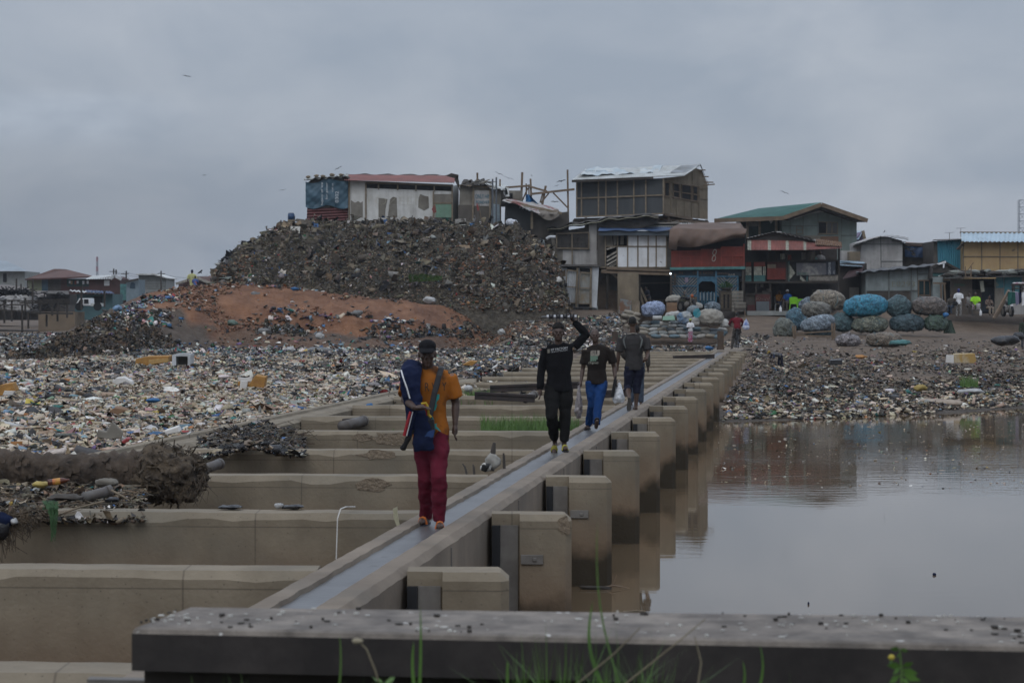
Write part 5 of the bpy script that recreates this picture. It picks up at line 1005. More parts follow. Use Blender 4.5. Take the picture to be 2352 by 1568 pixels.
MB().box(Vector((0, .2, -.05)), (.5, .5, .06)).build('seat', M_timb, e); mb.bar(at(2217, 621, 135) - e.location, at(2229, 621, 135) - e.location, .04).bar(at(2217, 628, 135) - e.location, at(2229, 628, 135) - e.location, .04).bar(at(2222, 620, 135) - e.location, at(2235, 603, 135) - e.location, .04).build('stretcher', M_timb, e)
e = thing('lattice_mast', 'faint steel lattice mast beyond the yellow building', 'mast', at(2347, 640, 330)); mb = MB(); w2 = 1.0
mm = mat('mast_steel', (.20, .22, .25), (.18, .2, .22), rough=.7); z0, z1 = 0, (640 - 460) * 330 / FD
cs = [(-w2/2, -w2/2), (w2/2, -w2/2), (w2/2, w2/2), (-w2/2, w2/2)]
for x, y in cs: mb.bar((x, y, z0), (x, y, z1), .08)
k = 0; z = z1
while z > z1 - 7:
 for q in range(4): a, b = cs[q], cs[(q + 1) % 4]; mb.bar((a[0], a[1], z), (b[0], b[1], z), .05); mb.bar((a[0], a[1], z), (b[0], b[1], z - 1), .04)
 z -= 1
mb.build('lattice', mm, e)
f = F('hip_roof_house', 'long far house with brown red hip roof and coloured walls', 'house', 160, 735, 235)
for q, m_ in ((rc(64, 638, 110, 680), mat('yellow_green_wall', (.22, .24, .12), (.2, .2, .17), rough=.9)), (rc(96, 640, 110, 680), mat('dull_blue_wall', (.07, .12, .16), rough=.9)), (rc(110, 640, 140, 680), M_plyd), (rc(140, 640, 154, 672), M_brick), (rc(154, 640, 206, 658), mat('dark_teal_wall', (.03, .07, .065), rough=.9)), (rc(154, 658, 206, 690), M_brick)): pl(f, 'wall', m_, q, .2, dy=(-.05 if q[0][0] == 96 else 0))
pl(f, 'body', M_plyd, rc(62, 640, 208, 735), 6, dy=.3)
mb = MB(); A, B, Cc, Dd = f.p(58, 641, -1), f.p(214, 634, -1), f.p(214, 634, 9), f.p(58, 641, 9); R0, R1 = f.p(124, 617.5, 3.5), f.p(150, 618, 4.5)
mb.add([A, B, Cc, Dd, R0, R1], [(0, 1, 5, 4), (1, 2, 5), (2, 3, 4, 5), (3, 0, 4), (0, 3, 2, 1)]); f.part('roof', mb, M_rrust); bars(f, 'fascia', M_brick, [(58, 642, 212, 636, -1, -1)], .15, -.05)
for u, m_ in ((158, M_wpan), (162, M_yel), (171, M_redw), (176, M_wpan), (189, M_wpan), (194, M_plyd), (199, M_wpan)): pl(f, 'hung_clothing', m_, rc(u, 645, u + 4.5, 653 - (u % 3)), .03, dy=-.15)
f = F('brick_red_shed', 'small dark red gabled shed with pale sheet roof and a white shutter', 'shed', 240, 735, 228)
pl(f, 'wall', M_brick, [(204, 735), (277, 735), (277, 640), (265, 634), (204, 641)], 5); pl(f, 'shutter', M_wpan, rc(239, 643, 251, 656), .1, dy=-.08)
sheet4(f, 'roof', M_zwh, (196, 641, -.8), (252, 640, -.8), (262, 631.5, 2), (214, 633, 3), 10, .05, 2); bars(f, 'barge_board', M_zinc, [(253, 640, 263, 633), (263, 633, 279, 641)], .3, -.6)
f = F('zinc_roof_house', 'far block house with pale zinc hip roof at the left edge', 'house', 10, 735, 250)
pl(f, 'wall', M_block, rc(-60, 623, 57, 735), 8); w_ = pl(f, 'doorway', M_hole, rc(7, 628, 15, 648), .1, dy=-.06)
mb = MB(); mb.add([f.p(-80, 622, -1), f.p(63, 622, -1), f.p(63, 622, 9), f.p(-80, 622, 9), f.p(-10, 598, 4), f.p(14, 598.5, 4)], [(0, 1, 5, 4), (1, 2, 5), (2, 3, 4, 5), (3, 0, 4), (0, 3, 2, 1)]); f.part('roof', mb, mat('dull_zinc', (.27, .31, .34), (.21, .24, .26), scale=.8, rough=.7))
f = F('block_house', 'far pale block house with slanting roof slab behind the mound', 'house', 347, 735, 232)
pl(f, 'wall', M_block, [(318, 735), (381, 735), (381, 640), (353, 631), (318, 631)], 6); pl(f, 'roof', M_zwh, [(313, 631.5, -.6), (353, 631.5, -.6), (384, 640, -.6), (384, 638, -.6), (353, 628, -.6), (313, 628.5, -.6)], 7)
bars(f, 'mortar_lines', MATS['seam_dark'], [(318, 634 + k * 3.6, 381, 634.5 + k * 3.6 if k > 1 else 640) for k in range(2, 9)], .05, 0)
f = F('painted_kiosk', 'small blue and white painted kiosk between the red shed and the block house', 'kiosk', 300, 735, 225)
pl(f, 'wall', mat('pale_blue_paint', (.17, .22, .25), (.13, .17, .19), rough=.85), [(290, 735), (318, 735), (318, 642), (290, 648)], 4); pl(f, 'painted_arch', mat('dark_blue_paint', (.03, .06, .09), rough=.85), [(298, 662), (310, 662), (310, 652), (305, 648), (300, 650)], .03, dy=-.05); bars(f, 'roof_edge', M_tdark, [(286, 647.5, 318, 641)], .2, -.3)
pl(f, 'low_wall', M_teal, rc(276, 652, 292, 690), 3, dy=1)
f = F('red_roof_house', 'low far house with dark red sheet roof behind the man on the mound', 'house', 450, 735, 240)
pl(f, 'wall', M_brick, [(410, 735), (484, 735), (484, 655), (450, 636), (410, 651)], 5); sheet4(f, 'roof', M_rrust, (452, 636, -.5), (486, 651, -.5), (480, 635, 6), (450, 635, 6), 12, .05, 2); bars(f, 'barge_board', M_lslat, [(404, 652, 450, 637), (450, 637, 486, 652)], .25, -.5)
f = F('brown_roof_house', 'far brown roofed house half hidden by the refuse hill', 'house', 500, 735, 250)
pl(f, 'wall', M_brick, rc(478, 640, 530, 735), 5); pl(f, 'roof', M_rrust, [(476, 641, -.5), (535, 641, -.5), (535, 633, 4), (480, 633, 4)], .2)
f = F('grey_roof_sheds', 'wide low brown roofs of sheds below the far left houses', 'shed', 60, 735, 200)
f.e.name = 'low_shed'
pl(f, 'roof', mat('dull_brown_roof', (.13, .11, .095), (.10, .085, .075), scale=.6, rough=.85), [[(-60, 672, -3), (75, 667, -1), (60, 660, 8), (20, 654, 14), (-60, 655, 14)]], .2); pl(f, 'lower_roof', MATS['dull_brown_roof'], [[(-60, 684, -4), (110, 682, -4), (160, 668, 6), (-60, 668, 4)]], .2); pl(f, 'wall', M_plyd, rc(-60, 678, 150, 735), 8)
f = F('blue_roof_kiosk', 'low teal kiosk with blue and white sheet roof below the far red shed', 'kiosk', 220, 735, 185)
pl(f, 'wall', mat('teal_grey_wall', (.07, .14, .15), (.05, .10, .11), scale=.5, rough=.85), rc(172, 675, 258, 735), 5); pl(f, 'front_shade', M_hole, rc(215, 681, 235, 696), .1, dy=-.05)  # the open front is a dark panel with its shade painted in
sheet4(f, 'roof', M_zwh, (160, 668, -1), (230, 675, -1), (232, 670, 4), (160, 666, 4), 8, .05, 2); sheet4(f, 'blue_roof', M_tblue, (200, 671, -.8), (262, 674, -.8), (256, 669, 4), (196, 666, 4), 10, .05, 2)
f = F('tan_shed', 'tan walled shed with flat roof behind the stilted footbridge', 'shed', 120, 760, 178)
pl(f, 'wall', mat('tan_wall', (.20, .15, .10), (.13, .10, .07), scale=.5, rough=.9), [rc(88, 716, 172, 760)], 4); pl(f, 'roof', M_plyd, [(104, 674, -1), (158, 676, -1), (156, 668, 3), (108, 668, 3)], .15); pl(f, 'dark_front', M_brd, rc(106, 676, 160, 700), 3, dy=.5); pl(f, 'cream_wall', M_greyw, rc(15, 678, 68, 712), 3, dy=.3)
e = thing('pickup_truck', 'white pickup truck cab parked behind the footbridge', 'truck', at(200, 702, 180)); o = e.location
MB().slab([at(174, 702, 179.5) - o, at(208, 702, 179.5) - o, at(208, 685, 179.5) - o, at(182, 685, 179.5) - o, at(175, 697, 179.5) - o], (0, 1.6, 0)).build('cab', M_wpan, e, bevel=.05)
for q in ([(178, 697), (190, 697), (190, 687), (184, 687)], [(193, 697), (203, 697), (203, 687), (193, 687)]): MB().slab([at(a, b, 179.45) - o for a, b in q], (0, .04, 0)).build('window', M_hole, e)
MB().slab([at(208, 703, 179.6) - o, at(232, 703, 179.6) - o, at(232, 696, 179.6) - o, at(208, 696, 179.6) - o], (0, 1.5, 0)).build('bed', M_zwh, e)
for u in (182, 224): MB().tube([at(u, 704, 179.4) - o, at(u, 704, 179.7) - o], .33, 14).build('wheel', M_hole, e)
e = thing('footbridge', 'rickety dark timber footbridge on stilts over the low ground at the left', 'footbridge', at(70, 745, 160)); o = e.location
mb = MB().slab([at(-20, 714, 160) - o, at(40, 716, 160) - o, at(96, 721, 158) - o, at(160, 722, 156) - o, at(160, 718, 156) - o, at(96, 717, 158) - o, at(40, 712, 160) - o, at(-20, 709, 160) - o], (0, 1.3, 0)); mb.build('deck', M_tdark, e)
for u, v0, v1 in ((10, 688, 742), (27, 690, 738), (51, 700, 764), (58, 684, 716), (65, 716, 755), (75, 640, 702), (107, 722, 750), (132, 690, 738), (154, 696, 730), (187, 665, 712), (120, 690, 725), (92, 692, 722), (240, 668, 705)): MB().bar(at(u, v1, 158.8) - o, at(u, v0, 158.8) - o, .12).build('stilt', M_tdark, e)
for q in ((-20, 690, 45, 690), (40, 692, 160, 688), (45, 696, 160, 694), (-20, 700, 60, 700)): MB().bar(at(q[0], q[1], 158.7) - o, at(q[2], q[3], 158.7) - o, .09).build('handrail', M_tdark, e)
for lab, u, v, r, m_, sd_ in (('heap of pale broken foam boards left of the footbridge', 22, 698, (1.1, .8, .55), 'pale', 1), ('tangled heap of black cables and rods behind the footbridge', 110, 695, (.9, .6, .75), 'dark', 2), ('black tyres heaped on the cream walled shed', 38, 672, (1.0, .5, .25), 'dark', 3)):
 e = thing('scrap_heap', lab, 'scrap heap', at(u, v, 172 if sd_ > 1 else 165), 0); rs = random.Random(sd_); mb = MB()
 for k in range(60):
  p = Vector((rs.uniform(-1, 1) * r[0] * 1.4, rs.uniform(-1, 1) * r[1], rs.uniform(-.6, 1) * r[2])); d = Vector((rs.uniform(-1, 1), rs.uniform(-1, 1), rs.uniform(-.6, .6))) * .4
  mb.bar(p - d, p + d, rs.uniform(.08, .35) if m_ == 'pale' else .07, .06)
 mb.build('boards' if m_ == 'pale' else 'rods', M_greyw if m_ == 'pale' else M_hole, e)
poles = [(260, 617, 235), (266, 619, 236), (287, 622, 232), (370, 622, 230), (395, 638, 240), (36, 640, 200), (50, 652, 200), (187, 655, 190)]
for k, (u, v, Y_) in enumerate(poles):
 e = thing('utility_pole', ['short dark pole above the red shed', 'thin leaning pole beside the short dark pole', 'tall pole between the red shed and the painted kiosk', 'pole at the right corner of the block house', 'thin far pole right of the block house', 'leaning thin pole in front of the zinc roofed house', 'thin pole beside the black tyres', 'pole standing before the brown red house'][k], 'pole', at(u, 735, Y_), 0, 'thin poles and posts among the far houses')
 h = (735 - v) * Y_ / FD; MB().tube([(0, 0, 0), (random.uniform(-.1, .15), 0, h)], [.11, .07], 8).build('pole_body', M_tdark, e)
 if k in (0, 2, 3): MB().bar((-.4, 0, h - .3), (.4, 0, h - .3), .07).build('crossarm', M_tdark, e)
def wire(name, lab, a, b, sag, r=.012):
 a, b = at(*a), at(*b); e = thing(name, lab, 'wire', a, 0, 'sagging overhead wires among the far houses'); d = b - a
 MB().tube([d * (k / 10) - Vector((0, 0, sag * 4 * (k/10) * (1 - k/10))) for k in range(11)], r, 4).build('cable', M_hole, e)
for k, (a, b) in enumerate((((260, 619, 235), (287, 624, 232)), ((287, 624, 232), (370, 626, 230)), ((260, 622, 235), (370, 634, 230)), ((370, 628, 230), (478, 632, 238)), ((370, 633, 230), (440, 650, 238)), ((287, 630, 232), (318, 640, 232)))):
 wire('overhead_wire', ['short wire from the dark pole to the tall pole', 'wire from the tall pole over the block house', 'lower wire passing over the block house roof', 'long wire from the block house pole to the refuse hill', 'lower wire right of the block house', 'wire running down to the block house wall'][k], a, b, .35)
e = thing('radio_mast', 'very faint red and white mast far on the left horizon', 'mast', at(223, 700, 520)); h = (700 - 590) * 520 / FD
for k in range(6): MB().tube([(0, 0, h * (.4 + .1 * k)), (0, 0, h * (.5 + .1 * k))], .35 - .02 * k, 6).build('mast_section', mat('mast_red_hazed', (.30, .20, .22), rough=.8) if k % 2 else mat('mast_white_hazed', (.33, .36, .40), rough=.8), e)  # pale red and white carry the distance haze in their colour
MB().tube([(0, 0, 0), (0, 0, h * .4)], .4, 6).build('mast_base', MATS['mast_white_hazed'], e)
M_skin = mat('dark_skin', (.070, .042, .031), (.052, .032, .024), scale=9, rough=.55, ramp=(.3, .7))
M_skin2 = mat('brown_skin', (.075, .042, .028), (.055, .032, .022), scale=9, rough=.55, ramp=(.3, .7))
def cmat(name, c, c2=None, **k): return mat(name, c, c2 or tuple(x * .78 for x in c), scale=k.pop('scale', 7), rough=k.pop('rough', .95), spec=.15, **k)
TEX = bpy.data.textures.new('folds', 'CLOUDS'); TEX.noise_scale = .085; TEX.noise_depth = 1
TEX2 = bpy.data.textures.new('bigfolds', 'CLOUDS'); TEX2.noise_scale = .16
def fuse(o, vox, folds=0, tex=None, sm=4):
 m = o.modifiers.new('remesh', 'REMESH'); m.mode = 'VOXEL'; m.voxel_size = vox; m.use_smooth_shade = True
 s = o.modifiers.new('smooth', 'SMOOTH'); s.iterations = sm; s.factor = .5
 if folds:
  d = o.modifiers.new('folds', 'DISPLACE'); d.texture = tex or TEX; d.strength = folds; d.mid_level = .5; d.texture_coords = 'LOCAL'
 return o
def V(*a): return Vector(a)
DEF = dict(head=V(0, -.01, .925), neck=V(0, .008, .845), shl=V(-.112, .01, .812), shr=V(.112, .01, .812), ell=V(-.142, .02, .64), elr=V(.142, .02, .64),
   wrl=V(-.15, -.03, .485), wrr=V(.15, -.03, .485), hipl=V(-.05, 0, .515), hipr=V(.05, 0, .515), knl=V(-.058, -.012, .285), knr=V(.058, -.012, .285),
   anl=V(-.06, .012, .045), anr=V(.06, .012, .045))
def human(label, loc, rz=0, H=1.7, J=None, skin=None, top=None, sleeve=1, bottom=None, leg=1.0, hat=None, hair=True, vox=.022, nod=0, turn=0, toes=(None, None), shoe=None,
   fat=1.0, wide=1.0, hem=None, skirt=None, hands=True, tuck=0, group=None, name='person', Jm=None, hatk=None, shoes=None):
 """one figure in its own frame, facing -Y; joints J as fractions of the height H (or Jm in metres)"""
 e = thing(name, label, 'person', loc, rz, group); e.name = 'person'
 j = {k: v * H for k, v in DEF.items()}
 if J: j.update({k: v * H for k, v in J.items()})
 if Jm: j.update(Jm)
 skin = skin or M_skin; s = H / 1.75; near = vox < .012
 mb = MB(); hd = j['head']; R = Matrix.Rotation(turn, 3, 'Z') @ Matrix.Rotation(nod, 3, 'X')
 def hp(x, y, z): return hd + R @ V(x * s, y * s, z * s)
 q = R.to_quaternion()
 mb.blob(hp(0, .012, .022), (.074*s, .094*s, .098*s), 1, 0, 20, 14, q); mb.blob(hp(0, -.018, -.045), (.056*s, .064*s, .066*s), 1, 0, 16, 10, q)
 if near:
  mb.tube([hp(0, -.083, .015), hp(0, -.107, -.022)], [.009*s, .016*s], 8); mb.blob(hp(-.011, -.092, -.026), (.011*s, .012*s, .009*s), 1, 0, 8, 6); mb.blob(hp(.011, -.092, -.026), (.011*s, .012*s, .009*s), 1, 0, 8, 6)
  mb.tube([hp(-.045, -.07, .026), hp(0, -.088, .024), hp(.045, -.07, .026)], .012*s, 8); mb.tube([hp(-.024, -.076, -.052), hp(0, -.089, -.050), hp(.024, -.076, -.052)], .0085*s, 8); mb.tube([hp(-.022, -.073, -.064), hp(0, -.086, -.066), hp(.022, -.073, -.064)], .009*s, 8)
  mb.blob(hp(0, -.07, -.092), (.026*s, .02*s, .018*s), 1, 0, 8, 6); mb.blob(hp(-.045, -.055, -.018), (.022*s, .022*s, .02*s), 1, 0, 8, 6); mb.blob(hp(.045, -.055, -.018), (.022*s, .022*s, .02*s), 1, 0, 8, 6)
 for sd in (-1, 1): mb.blob(hp(sd * .077, .01, -.008), (.013*s, .022*s, .032*s), 1, 0, 8, 6, q)
 mb.tube([j['neck'] - V(0, -.01, .05) * s, hp(0, .015, -.03)], [.060*s, .052*s], 12)
 hip = (j['hipl'] + j['hipr']) / 2; nk = j['neck']; shm = (j['shl'] + j['shr']) / 2; sw = (j['shr'] - j['shl']).length / 2
 chest = hip.lerp(nk, .68); waist = hip.lerp(nk, .33)
 def torso(m_, k, lo=None, up=0):
  lo = lo if lo is not None else hip - V(0, 0, .03 * s)
  m_.tube([lo, hip.lerp(nk, .08), waist, hip.lerp(nk, .52), chest, hip.lerp(nk, .86), nk.lerp(hip, .03) + V(0, 0, up)],
    [(.098*s*k*fat, .148*s*k), (.105*s*k*fat, .150*s*k), (.095*s*k*fat, .128*s*k*(.4+.6*fat)), (.105*s*k*fat, .142*s*k*(.6+.4*fat)), (.108*s*k, (sw * .86)*k), (.088*s*k, (sw * .9)*k), (.058*s*k, .066*s*k)], 20)
  m_.tube([j['shl'] + V(.02, 0, -.012)*s, nk - V(0, 0, .035)*s, j['shr'] + V(-.02, 0, -.012)*s], [.054*s*k, .066*s*k, .054*s*k], 14)
 torso(mb, 1)
 def arm(m_, sh, el, wr, r, to=1.0):
  a, b = j[sh], j[el]; c = j[wr]; pts = [a, a.lerp(b, .4), b, b.lerp(c, .3), b.lerp(c, .75), c]; rr = r
  if to < 1: # sleeve only
   n_ = 3 if to <= .5 else 6; pts = [a, a.lerp(b, .45), a.lerp(b, to * 2)] if to <= .5 else pts; rr = r[:len(pts)]
  m_.tube(pts, [x * s for x in rr], 12); return pts
 arm(mb, 'shl', 'ell', 'wrl', [.052, .050, .038, .040, .030, .025]); arm(mb, 'shr', 'elr', 'wrr', [.052, .050, .038, .040, .030, .025])
 for wr, el, sd, key in (('wrl', 'ell', -1, 'hl'), ('wrr', 'elr', 1, 'hr')):
  d = (j[wr] - j[el]).normalized(); d = j.get(key, d); 
  side = V(0, -1, 0) if abs(d.y) < .8 else V(0, 0, 1); n_ = d.cross(side).normalized(); side = n_.cross(d).normalized() * -1 if False else side
  w = j[wr]; pm = w + d * .045 * s; fw = (side - d * side.dot(d)).normalized(); nn = d.cross(fw).normalized()
  mb.tube([w, pm, w + d * .088 * s], [(.022*s, .020*s), (.036*s, .018*s), (.036*s, .017*s)] if False else [.022*s, .030*s, .027*s], 10)
  if near:
   for k_, (o_, L_) in enumerate(((-.030, .062), (-.010, .074), (.011, .070), (.031, .055))):
    b0 = w + d * .088 * s + fw * o_ * s; cu = nn * (-sd) * .018 * s
    mb.tube([b0, b0 + d * L_ * .5 * s + cu * .4, b0 + d * L_ * .85 * s + cu * 1.6], [.0095*s, .009*s, .0075*s], 7)
   b0 = w + d * .03 * s + fw * .024 * s; mb.tube([b0, b0 + fw * .032 * s + d * .025 * s, b0 + fw * .036 * s + d * .055 * s], [.011*s, .010*s, .008*s], 7)
  else: mb.tube([w + d * .08*s, w + d * .15 * s], [.026*s, .016*s], 8)
 feet = []
 for hi, kn, an, k_ in (('hipl', 'knl', 'anl', 0), ('hipr', 'knr', 'anr', 1)):
  a, b, c = j[hi], j[kn], j[an]
  mb.tube([a, a.lerp(b, .35), a.lerp(b, .8), b, b.lerp(c, .3), b.lerp(c, .75), c], [x * s for x in (.088, .084, .060, .055, .058, .038, .036)], 14)
  td = toes[k_] or V(-.15 + .3 * k_, -1, -.12); td = td.normalized(); side = V(0, 0, 1)
  heel = c - V(0, 0, .03 * s) - td * .045 * s; toe = heel + td * .235 * s; feet.append((heel, toe, td))
  mb.tube([heel, heel.lerp(toe, .35), heel.lerp(toe, .75), toe], [(.03*s), .036*s, .037*s, .022*s], 10)
 o = fuse(mb.build('body', skin, e), vox)
 if near:
  for sd in (-1, 1):
   MB().blob(hp(sd * .031, -.0835, .006), (.0095*s, .005*s, .0045*s), 1, 0, 10, 8).build('eye', mat('eye_white', (.16, .14, .125), rough=.3), e, smooth=True)
   MB().blob(hp(sd * .031, -.0875, .006), (.0045*s, .003*s, .0045*s), 1, 0, 8, 6).build('pupil', M_hole, e, smooth=True)
 if bottom:
  b = MB(); lb_ = leg
  if skirt:
   a = (j['anl'] + j['anr']) / 2; b.tube([hip + V(0, 0, .06*s), hip - V(0, 0, .08*s), hip.lerp(a, .55), hip.lerp(a, skirt)], [(.115*s, .155*s), (.14*s, .18*s), (.14*s, .17*s), (.13*s, .16*s)], 18)
  else:
   b.tube([hip + V(0, 0, .05*s), hip + V(0, 0, .01*s), hip - V(0, 0, .06*s)], [(.100*s*fat, .135*s*wide), (.108*s*fat, .152*s*wide), (.10*s, .12*s*wide)], 18)
   for hi, kn, an in (('hipl', 'knl', 'anl'), ('hipr', 'knr', 'anr')):
    a, k_, c = j[hi], j[kn], j[an]; lo = k_.lerp(c, (lb_ - .5) * 2) if lb_ > .5 else a.lerp(k_, lb_ * 2)
    pts = [a + V(0, 0, .03*s), a.lerp(k_, .35), a.lerp(k_, .8), k_] ; rr = [.10, .102, .080, .075]
    if lb_ > .55: pts += [k_.lerp(lo, .45), lo]; rr += [.071, .060 if lb_ > .9 else .073]
    else: pts = pts[:3] + [lo]; rr = [.10, .102, .088, .084]
    b.tube(pts, [x * s * wide for x in rr], 16)
  o = fuse(b.build('skirt' if skirt else 'trousers', bottom, e), max(vox, .011), .026 * s if near else .03 * s, TEX)
 if top:
  b = MB(); hz_ = hem if hem is not None else -.055 * H
  torso(b, 1.15, hip + V(0, 0, hz_), .0); lo_ = hip + V(0, 0, hz_); b.tube([lo_, hip + V(0, 0, .02 * s), waist], [(.124*s*fat, .172*s*wide), (.126*s*fat, .170*s*wide), (.112*s*fat, .150*s*wide)], 20)
  if sleeve:
   rs_ = [.066, .064, .058, .058, .052, .040]; 
   if sleeve <= .5: rs_ = [.068, .074, .082]
   arm(b, 'shl', 'ell', 'wrl', rs_, sleeve); arm(b, 'shr', 'elr', 'wrr', rs_, sleeve)
  fuse(b.build('shirt', top, e), max(vox, .011), .026 * s if near else .02, TEX2, 3)
 if hair and not hat:
  b = MB(); b.blob(hp(0, .024, .038), (.078*s, .092*s, .092*s), 3, .01, 16, 10, q); fuse(b.build('hair', mat('black_hair', (.012, .011, .010), rough=.9, bump=.004, bscale=60), e), max(vox, .012))
 if hat:
  b = MB(); b.blob(hp(0, .020, .074), (.083*s, .098*s, .060*s), 3, .015, 18, 10, q); b.blob(hp(0, .040, .03), (.080*s, .082*s, .070*s), 3, .0, 18, 10, q)
  if hatk == 'cap': b.tube([hp(0, -.05, .054), hp(0, -.115, .052), hp(0, -.160, .038)], [(.080*s, .012*s), (.080*s, .012*s), (.055*s, .010*s)], 14)
  if hatk == 'scarf': b.blob(hp(0, .05, -.03), (.07*s, .06*s, .11*s), 3, .05, 12, 8, q)
  if hatk == 'beanie': b.blob(hp(0, .03, .10), (.07*s, .085*s, .05*s), 5, .08, 12, 8, q)
  fuse(b.build('cap' if hatk == 'cap' else 'headwear', hat, e), max(vox * .8, .007))
 if shoe:
  for k_, (heel, toe, td) in enumerate(feet):
   dn = V(0, 0, -.036 * s) if abs(td.z) < .6 else (td.cross(V(1, 0, 0))).normalized() * .036 * s * (1 if td.cross(V(1, 0, 0)).y > 0 else -1)
   b = MB(); pts = [heel - td * .02*s + dn, heel.lerp(toe, .4) + dn, heel.lerp(toe, .8) + dn, toe + td * .015*s + dn]
   nrm = dn.normalized(); lat = td.cross(nrm).normalized(); vs = []
   for p, w_ in zip(pts, (.028, .036, .045, .026)):
    for a_, b_ in ((-1, -.010), (1, -.010), (1, .010), (-1, .010)): vs.append(p + lat * a_ * w_ * s + nrm * b_ * s)
   fs = [(i*4 + q_, i*4 + (q_+1) % 4, i*4 + 4 + (q_+1) % 4, i*4 + 4 + q_) for i in range(3) for q_ in range(4)] + [(3, 2, 1, 0), (12, 13, 14, 15)]
   b.add(vs, fs); so_ = b.build('sandal', shoe[0], e)
   if len(shoe) > 1:
    b = MB(); up = -nrm
    for t_ in (shoe[2] if len(shoe) > 2 else (.55, .62)):
     c0 = heel.lerp(toe, t_); b.tube([c0 + lat * .042*s + dn * .7, c0 + lat * .022*s + up * .034*s, c0 + up * .042*s, c0 - lat * .022*s + up * .034*s, c0 - lat * .042*s + dn * .7], .008*s, 6)
    b.build('strap', shoe[1], so_)
 return e, j, hp
def frame(u0, v0, Y): # pixel joints -> local metres, base at (u0,v0)
 o = at(u0, v0, Y); return lambda u, v, d=0: at(u, v, Y + d) - o
W0 = HW - .03 + .002
Y = 20.62; g = frame(992, 1204, Y); base = at(992, 1204, Y)
J1 = dict(head=g(981, 813, -.06), neck=g(983, 846, .0), shl=g(940, 862, .02), shr=g(1032, 862, .02), ell=g(930, 918, -.12), elr=g(1046, 925, .06), wrl=g(953, 937, -.37), wrr=g(1045, 975, .0),
   hl=V(.85, -.25, .1).normalized(), hr=V(-.05, -.12, -1).normalized(), hipl=g(972, 1000), hipr=g(1006, 1000), knl=g(978, 1096, -.02), knr=g(1008, 1094, -.16), anl=g(978, 1186, .22), anr=g(1008, 1196, -.06))
m_or = mat('orange_tie_dye', (.29, .098, .016), (.05, .028, .018), scale=5.5, rough=.9, ramp=(.52, .70), spec=.15)
e1, j1, hp1 = human('man in orange printed t-shirt and wine red trousers walking along the path towards the viewer', base, 0, 1.70, Jm=J1, top=m_or, sleeve=.40, bottom=cmat('wine_red_cloth', (.115, .014, .028)), leg=1.0, skin=M_skin,
 hat=cmat('black_cap_cloth', (.010, .010, .012)), hatk='cap', vox=.0075, nod=.16, turn=0, toes=(V(-.25, -1, -.05), V(.1, -1, -.05)), shoe=(mat('dark_sole', (.03, .03, .045), rough=.7), mat('orange_strap', (.50, .13, .02), rough=.6), (.62, .72)), hem=-.095, fat=.98)
e1['label'] = 'man in orange t-shirt and wine red trousers walking towards the viewer'
m_navy = cmat('navy_cloth', (.010, .016, .045), (.006, .010, .030)); Fz = type('Fz', (), {})
def loft(o_pts, n, m, nm, par, w=None, vox=.010, folds=.02):
 b = MB(); 
 for pts, rr in o_pts: b.tube(pts, rr, n)
 return fuse(b.build(nm, m, par), vox, folds, TEX, 2)
jk = thing('tracksuit_jacket', 'folded navy tracksuit jacket with white and red stripes over the shoulder of the orange shirted man', 'jacket', base); jk['label'] = "navy tracksuit jacket with white and red stripes draped over the man's shoulder"
o1 = loft([([g(955, 838, .10), g(948, 838, -.02), g(942, 850, -.13), g(943, 890, -.20), g(950, 930, -.22), g(950, 985, -.20)], [(.06, .045), (.09, .045), (.105, .045), (.10, .04), (.08, .035), (.07, .03)]), ([g(955, 930, -.24), g(968, 980, -.24), g(975, 1034, -.22)], [(.03, .07), (.03, .09), (.028, .10)])], 14, m_navy, 'jacket_body', jk, folds=.035)
loft([([g(948, 985, -.24), g(936, 1008, -.24), g(924, 1032, -.22)], [.03, .026, .028])], 10, M_hole, 'sleeve', jk)
MB().tube([g(921, 850, -.20), g(926, 868, -.27), g(934, 890, -.29), g(941, 915, -.29)], .007, 6).build('white_stripe', M_wpan, jk)
loft([([g(955, 925, -.23), g(948, 960, -.24), g(940, 1000, -.23)], [(.055, .03), (.055, .03), (.045, .028)])], 12, m_navy, 'lower_fold', jk)
MB().tube([g(948, 945, -.29), g(941, 972, -.29), g(934, 1000, -.27)], [(.012, .005)] * 3, 6).build('lower_stripe', M_wpan, jk); MB().tube([g(943, 945, -.27), g(935, 972, -.27), g(928, 1000, -.255)], [(.014, .016)] * 3, 6).build('red_stripe', mat('red_trim', (.35, .02, .03), rough=.8), jk)
sb_ = thing('shoulder_bag', 'small black shoulder bag with blue base worn by the orange shirted man', 'bag', base)
MB().slab([g(972, 965, -.25), g(996, 962, -.25), g(999, 990, -.25), g(996, 1004, -.25), g(976, 1010, -.25), g(971, 1000, -.25)], (0, .06, 0)).build('pouch', mat('black_nylon', (.014, .014, .017), rough=.7), sb_, bevel=.01)
MB().slab([g(973, 992, -.256), g(998, 986, -.256), g(995, 1003, -.256), g(977, 1009, -.256)], (0, .01, 0)).build('blue_panel', mat('blue_nylon', (.015, .05, .16), rough=.7), sb_)
mb = MB(); pts = [g(1012, 842, .07), g(1013, 846, -.09), g(1008, 862, -.16), g(998, 900, -.20), g(988, 950, -.22), g(983, 966, -.24)]
mb.tube(pts, [(.026, .007)] * 6, 8); mb.build('strap', MATS['black_nylon'], sb_)
wl_ = thing('wallet_strap', 'yellow and red looped strap held in the hand of the orange shirted man', 'strap', base); wl_.name = 'yellow_strap'
MB().tube([g(967, 927, -.33), g(978, 925, -.33), g(983, 936, -.33), g(984, 952, -.30), g(990, 958, -.30)], .012, 6).build('loop', mat('yellow_webbing', (.45, .30, .02), rough=.8), wl_)
MB().tube([g(967, 931, -.325), g(975, 930, -.325), g(979, 940, -.325), g(980, 953, -.29)], .007, 6).build('trim', mat('red_trim', (.35, .02, .03), rough=.8), wl_)
